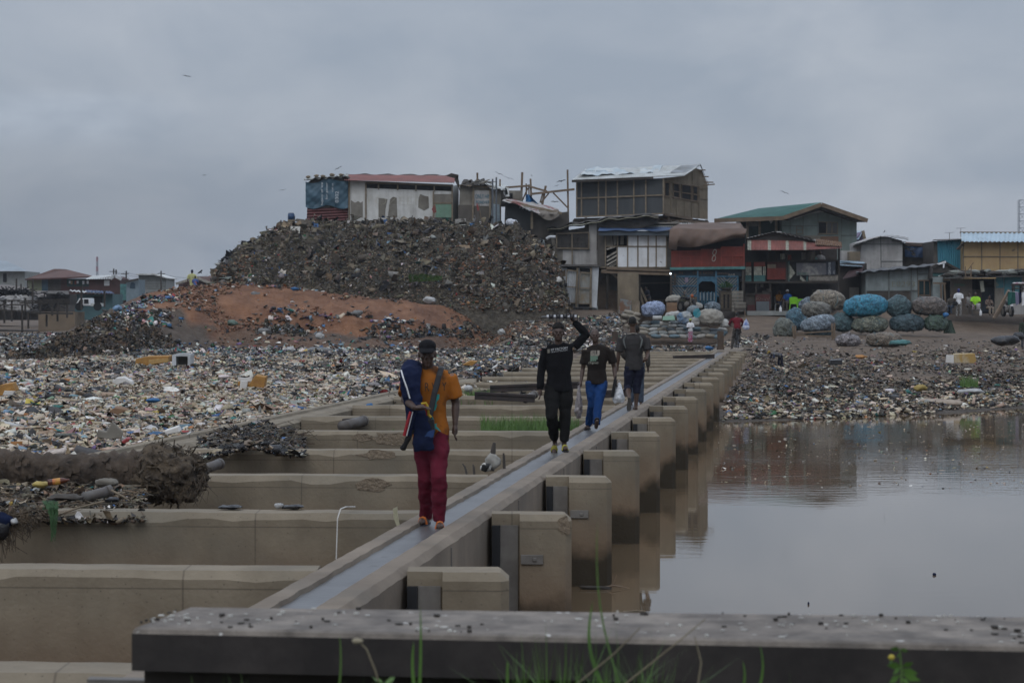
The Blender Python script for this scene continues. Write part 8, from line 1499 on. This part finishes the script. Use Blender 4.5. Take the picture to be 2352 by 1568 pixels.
def pipe(lab, a, b, r, m, col=None):
 e = thing('pipe', lab, 'pipe', a); MB().tube([V(0, 0, 0), b - a], r, 16).build('pipe_body', m, e, smooth=True); d = (b - a).normalized(); MB().tube([(b - a) - d * .05, (b - a)], r * 1.12, 16).build('collar', m, e, smooth=True)
M_pipe = mat('grey_pipe', (.115, .11, .105), (.08, .065, .055), scale=5, rough=.6)
pipe('short grey pipe lying in the debris below the palm trunk', at(192, 1142, 23.4), at(255, 1126, 23.6), .055, M_pipe); pipe('grey pipe end sticking out beside the palm butt', at(455, 1082, 27.2), at(505, 1064, 27.8), .06, M_pipe); pipe('pipe end in the left cell behind the fourth wall', at(785, 978, 39.6), at(835, 966, 40.5), .09, M_pipe)
pipe('rusty pipe end at the left side of the black pontoon', at(1205, 918, 49), at(1228, 905, 49.3), .08, M_pipe)
for lab, q, Yq in (('pale stick lying across the debris at the lower left', ((70, 1189), (140, 1198)), 21.5), ('split plank leaning from the pipe debris', ((255, 1125), (312, 1160)), 23.2), ('pale stick behind the green netting', ((128, 1183), (240, 1150)), 21.7)):
 e = thing('stick', lab, 'stick', at(*q[0], Yq), 0, 'sticks and planks in the debris'); MB().tube([V(0, 0, 0), (at(*q[1], Yq) - e.location) * .5 + V(0, 0, .01), at(*q[1], Yq) - e.location], [.014, .012, .008], 6).build('stick_body', M_batt, e)
e = thing('drinks_bottle', 'brown plastic drinks bottle with red and yellow wrapper beside the yellow bag', 'bottle', at(110, 1108, 23.5)); e.rotation_euler = (0, 1.45, .1)
MB().lathe([(.032, 0), (.034, .02), (.034, .15), (.014, .20), (.014, .22)], n=14).build('bottle_body', mat('brown_plastic', (.10, .03, .015), rough=.3), e, smooth=True); MB().lathe([(.0352, .05), (.0352, .13)], n=14).build('wrapper', mat('red_yellow_wrapper', (.40, .10, .03), (.45, .30, .05), scale=20, rough=.5), e)
sackblob('plastic_bag', 'yellow plastic bag in the debris below the palm trunk', 'bag', 90, 1112, 17, 6, 23.6, mat('yellow_plastic', (.42, .32, .09), rough=.5), 0, 3, .2)
sackblob('wooden_block', 'weathered wooden block in the debris below the palm trunk', 'block', 245, 1108, 26, 10, 24.4, M_ply, 0, 4, .06); sackblob('dark_rag', 'dark brown rag bundle in the debris at the left', 'rag', 150, 1142, 38, 7, 23, M_plyd, 0, 9, .15); sackblob('black_cloth', 'crumpled black cloth near the pipe at the left', 'cloth', 258, 1148, 14, 6, 22.9, m_kbag, 0, 11, .2)
for lab, u, v, w, h, Yq, m_ in (('flat black rag on top of the second wall', 530, 1163, 26, 2.6, 22, m_kbag), ('clear plastic scrap on top of the second wall', 640, 1160, 9, 4, 22, m_crm), ('dark cloth beside the clear scrap on the second wall', 674, 1163, 22, 3.5, 22, m_kbag), ('small dark rag on the rim of the sixth wall', 1000, 985, 6, 2, 36, m_kbag)): sackblob('scrap_cloth', lab, 'rag', u, v, w, h, Yq, m_, 0, int(u), .15)
e = thing('white_strap', 'thin white plastic strap hanging down the face of the second wall', 'strap', at(772, 1285, 21.4)); o = e.location; MB().tube([at(815, 1163, 21.9) - o, at(795, 1163, 21.6) - o, at(782, 1168, 21.42) - o, at(775, 1190, 21.38) - o, at(772, 1283, 21.36) - o], .006, 6).build('strap_body', M_foamw, e)
e = thing('plastic_bottle_half', 'yellowed split plastic piece on the second wall beside the walkway', 'plastic piece', at(908, 1200, 21.4)); e.name = 'split_plastic'; o = e.location; MB().slab([at(a, b, 21.35) - o for a, b in ((902, 1168), (912, 1163), (913, 1180), (918, 1208), (913, 1213), (904, 1190))], (0, .02, 0)).build('plastic_body', mat('yellowed_plastic', (.40, .38, .26), rough=.5), e)
sackblob('striped_sack', 'white sack slumped against the walkway with dry stumps', 'sack', 1130, 1058, 17, 16, 27.6, mat('sack_white', (.33, .32, .29), (.20, .19, .17), scale=4, rough=.8), .5, 3, .2); sackblob('striped_cloth', 'black and white striped cloth under the white sack', 'cloth', 1115, 1072, 12, 9, 27.5, mat('striped_black_white', (.40, .39, .36), (.015, .015, .015), scale=12, rough=.8, ramp=(.49, .51)), 0, 6, .2)
for lab, q in (('broken stump standing behind the white sack', ((1128, 1062), (1135, 1016), .035)), ('thin dark stake beside the white sack', ((1158, 1062), (1156, 1040), .018)), ('short pale stake left of the striped cloth', ((1075, 1082), (1062, 1064), .014)), ('forked pale stake left of the striped cloth', ((1090, 1083), (1086, 1066), .016))):
 e = thing('stump', lab, 'stump', at(*q[0], 27.6), 0, 'stakes in the cell behind the fourth wall'); MB().tube([V(0, 0, -.1), (at(*q[1], 27.6) - e.location) * .6, at(*q[1], 27.6) - e.location], [q[2], q[2] * .9, q[2] * .5], 8).build('stump_body', M_plyd, e)
for lab, q, Yq in (('long black steel beam lying behind the seventh wall', ((1090, 908), (1228, 915)), 48.6), ('black steel beam with blue lettering further back', ((1125, 893), (1330, 884)), 52.5), ('dark steel beam lying across the cells right of the black clad man', ((1385, 905), (1440, 902)), 49), ('short dark steel piece in the left cell', ((787, 972), (838, 968)), 40.5), ('dark beam lying on the far cells', ((1545, 800 + 22), (1640, 818)), 88)):
 e = thing('steel_beam', lab, 'beam', at(*q[0], Yq), 0, 'dark steel beams lying in the cells'); d = at(*q[1], Yq) - e.location; MB().bar(V(0, 0, 0), d, .22, .16).build('beam_body', mat('black_steel', (.022, .020, .020), (.045, .03, .026), scale=3, rough=.7), e, bevel=.01); MB().bar(V(0, -.12, .06), d + V(0, -.12, .06), .03, .05).build('flange', MATS['black_steel'], e)
e = thing('driftwood', 'branch with a dark rag floating at the foot of the third pier', 'driftwood', ongr(1385, 1350, .01)); k = e.location.y / FD; MB().tube([V(-.05, 0, 0), V(.12, 0, .03), V(.30, 0, .0)], [.012, .014, .004], 6).build('branch', M_timb, e); MB().tube([V(.05, 0, 0), V(.12, 0, .06), V(.15, 0, .15)], [.012, .008, .003], 6).build('twig', M_timb, e); MB().blob(V(-.08, 0, .0), (.17, .06, .028), 8, .25, 16, 8).build('rag', M_tdark, e, smooth=True)
e = thing('driftwood', 'tangle of pale twigs floating behind the coping', 'driftwood', ongr(1462, 1403, .005)); [MB().tube([V(rg.uniform(-.15, 0), 0, 0), V(rg.uniform(0, .15), 0, rg.uniform(0, .02))], .006, 4).build('twig', M_batt, e) for k in range(5)]
for lab, u, v in (('small dark floating scrap right of the middle of the water', 2145, 1318), ('tiny dark scrap floating near the coping', 1856, 1385)): e = thing('floating_scrap', lab, 'scrap', ongr(u, v, .01), 0, 'dark scraps afloat'); MB().blob(V(0, 0, 0), (.022 if u > 2000 else .01, .03, .018), 3, .2, 8, 6).build('scrap_body', m_navy, e)
X, Y, u = samp(620, 1640, 2400, 40, 67, np.random.default_rng(8), 1.0)
pieces('floating_specks', 'tiny scraps and foam flecks floating near the far shore', X, Y, np.random.default_rng(9).gamma(3, .012, len(X)) + .01, cream, [3, 1, 2, .3, 0, 1], .1, zf=lambda X, Y: X * 0 + .003, flat=.3)
def bird(lab, u, v, Y, sp, roll, m, grp='small dark birds wheeling in the sky'):
 e = thing('bird', lab, 'bird', at(u, v, Y), rs.uniform(-.6, .6), grp); mb = MB(); mb.tube([V(-.1, 0, 0) * sp, V(0, 0, .01) * sp, V(.12, 0, .01) * sp, V(.17, 0, 0) * sp], [.006 * sp, .035 * sp, .03 * sp, .006 * sp], 6); mb.build('body', m, e)
 for s in (-1, 1): MB().slab([V(.05, 0, .01) * sp, V(.08, s * .22, .08 * roll) * sp, V(-.02, s * .5, .02 * roll + .12 * s * (1 - roll)) * sp, V(-.04, s * .2, .06 * roll) * sp, V(-.03, 0, .01) * sp], (0, 0, .006)).build('wing', m, e)
 e.rotation_euler = (rs.uniform(-.5, .5), rs.uniform(-.6, .6), rs.uniform(0, 6.28))
wh = ['high at the upper left', 'left of the tarpaulin shack, the further one', 'just left of the tarpaulin shack', 'above the tarpaulin shack', 'above the grey shack', 'above the timber frame, left one', 'above the timber frame, small one', 'left of the blackboard house roof', 'below that bird beside the tall post', 'low beside the diagonal brace', 'right of the blackboard house', 'low above the man on the mound', 'faint, above the yellow building']
for k, (u, v) in enumerate(((429, 176), (470, 403), (649, 437), (777, 387), (1146, 400), (1168, 410), (1221, 404), (1289, 417), (1278, 427), (1274, 464), (1801, 443), (459, 625), (2030, 532))): bird('small dark bird flying ' + wh[k], u, v, 110, (.45, .4, .45, .5, .55, .55, .3, .65, .3, .45, .5, .7, .3)[k], .8, M_hole)
def egret(lab, u, v, Y, h, fl=1):
 e = thing('egret', lab, 'egret', at(u, v, Y), 0, 'white egrets standing on the refuse'); s = h * Y / FD / .5; mw = mat('egret_white', (.62, .62, .60), (.5, .5, .48), rough=.8)
 MB().tube([V(-.13, 0, .16) * s, V(-.05, 0, .21) * s, V(.04, 0, .27) * s, V(.07, 0, .33) * s], [.012 * s, .05 * s, .045 * s, .018 * s], 10).build('body', mw, e, smooth=True); MB().tube([V(.06, 0, .31) * s, V(.09, 0, .37) * s, V(.06, 0, .42) * s, V(.08, 0, .47) * s, V(.11, 0, .475) * s], [.02 * s, .013 * s, .011 * s, .018 * s, .009 * s], 8).build('neck', mw, e, smooth=True)
 MB().tube([V(.11, 0, .475) * s, V(.17, 0, .465) * s], [.008 * s, .002 * s], 6).build('beak', mat('beak_yellow', (.45, .28, .05), rough=.5), e)
 for y_ in (-.02, .02): MB().tube([V(-.01, y_, .2) * s, V(0, y_, .1) * s, V(-.01, y_, 0) * s], .005 * s, 5).build('leg', M_hole, e)
 if fl < 0: e.rotation_euler = (0, 0, math.pi)
egret('white egret standing behind the palm trunk at the far left', 65, 1022, 32, 36, -1); egret('white egret standing on the drift near the palm butt', 435, 1018 - 12, 33, 24); egret('white egret on the litter between the orange shirted man and the man in black', 1137, 858, 66, 33)
e = thing('foam_ball', 'whitish round lump beside the far cell with grass', 'ball', at(1076, 892, 52)); MB().blob(V(0, 0, 0), (.10, .09, .085), 2, .06, 14, 10).build('ball_body', m_crm, e, smooth=True)
def blades(name, lab, n, posf, hrange, w, m, seed, lean=.35, kind='stuff', parent=None, seg=4):
 rg = np.random.default_rng(seed); mb = MB()
 for k in range(n):
  p = posf(rg); h = rg.uniform(*hrange); a = rg.uniform(0, 6.28); ln = rg.normal(0, lean); d = V(math.cos(a), math.sin(a) * .6, 0); sd = V(-math.sin(a), math.cos(a), 0) * w * rg.uniform(.6, 1.3); vs = []
  for s in range(seg + 1):
   t = s / seg; c = p + V(0, 0, h * t * (1 - .25 * abs(ln) * t)) + d * h * ln * t * t; ww = sd * (1 - t) ** .7 * .5; vs += [c - ww, c + ww]
  mb.add(vs, [(2*s, 2*s + 1, 2*s + 3, 2*s + 2) for s in range(seg)])
 o = mb.build(name, m, parent); 
 return tag(o, lab, kind=kind) if kind else o
M_grass = mat('grass_blade', (.095, .175, .035), (.055, .11, .024), scale=2.5, rough=.6); M_grass2 = mat('fresh_grass_blade', (.085, .18, .028), (.045, .10, .018), scale=5, rough=.5); M_dry = mat('dry_stalk', (.20, .17, .11), (.14, .115, .075), scale=6, rough=.8)
def cellg(u0, u1, Y0, Y1, z): return lambda rg: (lambda u, Y: V(PX(u, Y), Y, z))(rg.uniform(u0, u1), rg.uniform(Y0, Y1))
blades('grass', 'long green grass growing in the cell behind the sixth wall', 2600, cellg(1105, 1330, 36.7, 40.0, 1.0), (.20, .44), .012, M_grass, 3)
blades('low_grass', 'short green weeds along the far cells', 700, cellg(1060, 1135, 50, 54, 1.0), (.15, .38), .02, M_grass, 4); blades('rim_weeds', 'sparse low weeds along the rims of the middle walls', 70, lambda rg: (lambda u: V(PX(u, 36.3), 36.3 - .0, 1.23))(rg.choice([rg.uniform(860, 1000), rg.uniform(1070, 1180)])), (.02, .07), .012, M_grass, 6)
blades('bank_grass', 'tuft of green grass on the refuse of the right bank', 260, cellg(2205, 2245, 76, 78, .55), (.15, .45), .02, M_grass, 7); blades('pile_grass', 'green tuft near the bending man', 120, cellg(2040 - 1000 + 10, 2040 - 1000 + 40, 80, 83, 1.0), (.1, .3), .02, M_grass, 8)
e = thing('weed_clump', 'patch of bright green weeds on the face of the refuse hill', 'plant', seat(975, 126.6)); o = e.location; mb = MB(); rg = np.random.default_rng(5)
for k in range(1500):
 u = 940 + 75 * rg.random() ** 1.3; v = 626 + rg.random() * (22 - 12 * (u - 940) / 75) + (u - 940) * .12; c = at(u, v, 125.0 + (645 - v) * .09 - .15) - o; a = rg.uniform(0, 6.28); s = rg.uniform(.04, .10); d_ = V(math.cos(a), -abs(math.sin(a)), .5) * s; w_ = V(-math.sin(a), 0, .3) * s * .4; mb.add([c, c + d_ * .5 + w_, c + d_, c + d_ * .5 - w_], [(0, 1, 2, 3)])
mb.build('foliage', M_grass2, e)
def fg(u0, u1): return lambda rg: (lambda u, Y: V(PX(u, Y), Y, 1.70))(rg.uniform(u0, u1), rg.uniform(6.5, 7.3))
blades('verge_grass', 'green grass blades in front of the dark coping', 1100, fg(440, 2420), (.22, .37), .007, M_grass2, 9, .5)
blades('verge_grass_clump', 'taller clump of green grass in front of the middle of the coping', 330, fg(1180, 1520), (.30, .54), .007, M_grass2, 10, .45)
for k, (u, v0, v1, w_, ln, m_, lab) in enumerate(((965, 1390, 1568, .010, .03, M_grass2, 'tall upright green blade left of the middle'), (950, 1470, 1568, .012, -.06, M_grass2, 'shorter broad green blade beside the tall one'), (1372, 1190, 1568, .007, -.30, M_grass, 'tallest thin stalk rising over the pier'), (1362, 1375, 1568, .014, -.3, M_grass2, 'broad leaning green blade under the tallest stalk'), (1165, 1515, 1568, .012, 0, M_grass2, 'stubby green blade left of the clump'), (780, 1455, 1568, .007, .05, M_grass, 'thin blade at the left of the coping'), (1745, 1478, 1568, .009, .12, M_grass2, 'thin upright blade in the right half'), (1705, 1515, 1568, .009, .08, M_grass2, 'short blade left of the thin upright one'))):
 Yb_ = 6.9; a_ = at(u - ln * (1568 - v0) * .5, 1590, Yb_); b_ = at(u, v0, Yb_); e = thing('grass_blade', lab, 'grass blade', a_, 0, 'single tall blades before the coping'); d_ = b_ - a_; mb = MB(); vs = []
 for s in range(9): t = s / 8; c = d_ * t + V(ln * .10 * math.sin(t * math.pi), 0, 0); vs += [c - V(w_ * .5 * (1 - t) ** .5, 0, 0), c + V(w_ * .5 * (1 - t) ** .5, .002, 0)]
 mb.add(vs, [(2*s, 2*s+1, 2*s+3, 2*s+2) for s in range(8)]); mb.build('blade', m_, e)
e = thing('seed_stalk', 'pale fluffy seed head on a thin curved stalk before the coping', 'plant', at(880, 1590, 6.9)); o = e.location; MB().tube([at(875, 1590, 6.9) - o, at(862, 1540, 6.9) - o, at(842, 1490, 6.9) - o, at(826, 1474, 6.9) - o], [.003, .003, .0025, .002], 6).build('stem', M_dry, e); MB().blob(at(820, 1471, 6.9) - o, (.017, .012, .010), 4, .15, 12, 8).build('seed_head', mat('seed_fluff', (.26, .23, .16), (.18, .15, .10), rough=.9), e); leafy(26, .02, .05, .03, 3, M_grass, 'leaves', e)
e = thing('flowering_weed', 'leafy weed with a small yellow bud at the lower right', 'plant', at(2068, 1600, 6.8)); o = e.location; MB().tube([V(0, 0, 0), at(2070, 1540, 6.8) - o, at(2066, 1492, 6.8) - o], [.004, .003, .002], 6).build('stem', M_grass, e)
mb = MB()
for u, v, du, dv in ((2066, 1490, -22, -2), (2066, 1490, 20, 4), (2068, 1500, -10, 8), (2070, 1528, -34, -2), (2070, 1530, 28, -10), (2068, 1536, 40, 10), (2068, 1530, -18, 18), (2070, 1545, 44, 18), (2067, 1548, -26, 20), (2068, 1555, 20, 14), (2050, 1510, -8, 14)):
 a, b = at(u, v, 6.8) - o, at(u + du, v + dv, 6.78) - o; n_ = V(0, -.3, 1); w_ = (b - a).cross(V(0, 1, .2)).normalized() * (b - a).length * .22; mb.add([a, a.lerp(b, .5) + w_, b, a.lerp(b, .5) - w_], [(0, 1, 2, 3)])
mb.build('leaves', M_grass2, e); MB().blob(at(2047, 1508, 6.78) - o, (.010, .008, .009), 1, .1, 10, 8).build('bud', mat('yellow_bud', (.45, .36, .05), rough=.7), e)
e = thing('dry_stems', 'brown dry stems leaning through the grass clump', 'plant', at(1420, 1600, 6.9)); o = e.location
for q in ((1300, 1590, 1410, 1500, 1470, 1440), (1410, 1590, 1560, 1470, 1620, 1420), (1600, 1590, 1610, 1520, 1595, 1460)): MB().tube([at(q[0], q[1], 6.9) - o, at(q[2], q[3], 6.9) - o, at(q[4], q[5], 6.9) - o], [.003, .0025, .0015], 5).build('stem', M_dry, e)
e = thing('steel_strip', 'thin dark steel strip below the left end of the coping', 'strip', at(310, 1560, 8.3)); MB().bar(V(-.17, 0, 0), V(.12, 0, -.006), .06, .014).build('strip_body', m_steel, e); MB().bar(V(-.02, 0, -.02), V(.08, 0, -.03), .03, .012).build('lip', m_steel, e)
sc = bpy.context.scene
w = bpy.data.worlds.new('World'); sc.world = w; w.use_nodes = True; nt = w.node_tree; L = nt.links
bg = nt.nodes['Background']; bg.inputs['Strength'].default_value = .1
SUN_EL, SUN_RZ = math.radians(48), math.radians(200)
sky = _n(nt, 'ShaderNodeTexSky', sky_type='NISHITA'); sky.sun_disc = False; sky.sun_elevation = SUN_EL; sky.sun_rotation = SUN_RZ; sky.dust_density = 3; sky.air_density = 1.2
tc = _n(nt, 'ShaderNodeTexCoord'); sx = _n(nt, 'ShaderNodeSeparateXYZ'); L.new(tc.outputs['Generated'], sx.inputs[0])
mp = _n(nt, 'ShaderNodeMapping'); mp.inputs['Scale'].default_value = (10, 10, 21); mp.inputs['Location'].default_value = (3.1, 1.7, .4); L.new(tc.outputs['Generated'], mp.inputs['Vector'])
n1 = _n(nt, 'ShaderNodeTexNoise'); n1.inputs['Scale'].default_value = 1.0; n1.inputs['Detail'].default_value = 5; n1.inputs['Roughness'].default_value = .5; n1.inputs['Distortion'].default_value = .4
L.new(mp.outputs[0], n1.inputs['Vector'])
r1 = _n(nt, 'ShaderNodeMapRange'); r1.inputs['From Min'].default_value = .36; r1.inputs['From Max'].default_value = .68; L.new(n1.outputs['Fac'], r1.inputs['Value'])
cl = _n(nt, 'ShaderNodeMix', data_type='RGBA'); cl.inputs[6].default_value = (2.10, 2.44, 3.00, 1); cl.inputs[7].default_value = (2.86, 3.12, 3.60, 1); L.new(r1.outputs[0], cl.inputs[0])
rz = _n(nt, 'ShaderNodeMapRange'); rz.inputs['From Min'].default_value = .13; rz.inputs['From Max'].default_value = .8; rz.inputs['To Min'].default_value = 1; rz.inputs['To Max'].default_value = 2.6; L.new(sx.outputs['Z'], rz.inputs['Value'])
bx = _n(nt, 'ShaderNodeMapRange', interpolation_type='SMOOTHSTEP'); bx.inputs['From Min'].default_value = .02; bx.inputs['From Max'].default_value = -.20; L.new(sx.outputs['X'], bx.inputs['Value'])
bz = _n(nt, 'ShaderNodeMapRange', interpolation_type='SMOOTHSTEP'); bz.inputs['From Min'].default_value = .085; bz.inputs['From Max'].default_value = .045; L.new(sx.outputs['Z'], bz.inputs['Value'])
bm = _n(nt, 'ShaderNodeMath', operation='MULTIPLY'); L.new(bx.outputs[0], bm.inputs[0]); L.new(bz.outputs[0], bm.inputs[1])
bf = _n(nt, 'ShaderNodeMath', operation='MULTIPLY_ADD'); L.new(bm.outputs[0], bf.inputs[0]); bf.inputs[1].default_value = -.17; bf.inputs[2].default_value = 1
c1 = _n(nt, 'ShaderNodeMapRange', interpolation_type='SMOOTHSTEP'); c1.inputs['From Min'].default_value = .066; c1.inputs['From Max'].default_value = .080; L.new(sx.outputs['Z'], c1.inputs['Value'])
c2 = _n(nt, 'ShaderNodeMapRange', interpolation_type='SMOOTHSTEP'); c2.inputs['From Min'].default_value = .096; c2.inputs['From Max'].default_value = .086; L.new(sx.outputs['Z'], c2.inputs['Value'])
c3 = _n(nt, 'ShaderNodeMapRange', interpolation_type='SMOOTHSTEP'); c3.inputs['From Min'].default_value = -.13; c3.inputs['From Max'].default_value = -.19; L.new(sx.outputs['X'], c3.inputs['Value'])
c4 = _n(nt, 'ShaderNodeMath', operation='MULTIPLY'); L.new(c1.outputs[0], c4.inputs[0]); L.new(c2.outputs[0], c4.inputs[1])
c5 = _n(nt, 'ShaderNodeMath', operation='MULTIPLY'); L.new(c4.outputs[0], c5.inputs[0]); L.new(c3.outputs[0], c5.inputs[1])
c6 = _n(nt, 'ShaderNodeMath', operation='MULTIPLY'); L.new(c5.outputs[0], c6.inputs[0]); L.new(r1.outputs[0], c6.inputs[1])
c7 = _n(nt, 'ShaderNodeMath', operation='MULTIPLY_ADD'); L.new(c6.outputs[0], c7.inputs[0]); c7.inputs[1].default_value = .35; L.new(bf.outputs[0], c7.inputs[2]); bf = c7
bf2 = _n(nt, 'ShaderNodeMath', operation='MULTIPLY'); L.new(bf.outputs[0], bf2.inputs[0]); L.new(rz.outputs[0], bf2.inputs[1])
ml = _n(nt, 'ShaderNodeVectorMath', operation='SCALE'); L.new(cl.outputs[2], ml.inputs[0]); L.new(bf2.outputs[0], ml.inputs['Scale'])
mx = _n(nt, 'ShaderNodeMix', data_type='RGBA'); mx.inputs[0].default_value = .93; L.new(sky.outputs[0], mx.inputs[6]); L.new(ml.outputs[0], mx.inputs[7])
L.new(mx.outputs[2], bg.inputs['Color'])
sl = bpy.data.lights.new('Sun', 'SUN'); sl.energy = .5; sl.angle = math.radians(40); sl.color = (1, .97, .93)
so = bpy.data.objects.new('Sun', sl); C.objects.link(so)
sd = Vector((math.sin(SUN_RZ) * math.cos(SUN_EL), math.cos(SUN_RZ) * math.cos(SUN_EL), math.sin(SUN_EL)))
so.rotation_euler = (-sd).to_track_quat('-Z', 'Y').to_euler()
cam = bpy.data.cameras.new('Camera'); co = bpy.data.objects.new('Camera', cam); C.objects.link(co)
co.location = (0, 0, ZC); co.rotation_euler = (math.pi / 2, 0, 0)
cam.sensor_width = 36; cam.lens = 36 * FD / 2351; cam.shift_y = (HZ - 784) / 2351; cam.clip_end = 6000; cam.clip_start = .1
cam.dof.use_dof = True; cam.dof.focus_distance = 38; cam.dof.aperture_fstop = 6.5
sc.camera = co
sc.view_settings.view_transform = 'Standard'; sc.view_settings.look = 'None'; sc.view_settings.gamma = 1; sc.view_settings.exposure = .55
sc.cycles.max_bounces = 6; sc.cycles.use_denoising = True
mb = MB(); mb.box((0, 436, 11), (900, 942, 27))
hz = mb.build('haze', None); tag(hz, 'damp hazy air over the lagoon', kind='stuff'); hm = bpy.data.materials.new('haze'); hm.use_nodes = True; nt = hm.node_tree
for n in list(nt.nodes):
 if n.type != 'OUTPUT_MATERIAL': nt.nodes.remove(n)
pv = nt.nodes.new('ShaderNodeVolumePrincipled'); pv.inputs['Color'].default_value = (.82, .88, .95, 1); pv.inputs['Density'].default_value = .0002; pv.inputs['Anisotropy'].default_value = .2
nt.links.new(pv.outputs[0], nt.nodes['Material Output'].inputs['Volume']); hz.data.materials.clear(); hz.data.materials.append(hm)
sc.cycles.volume_max_steps = 64
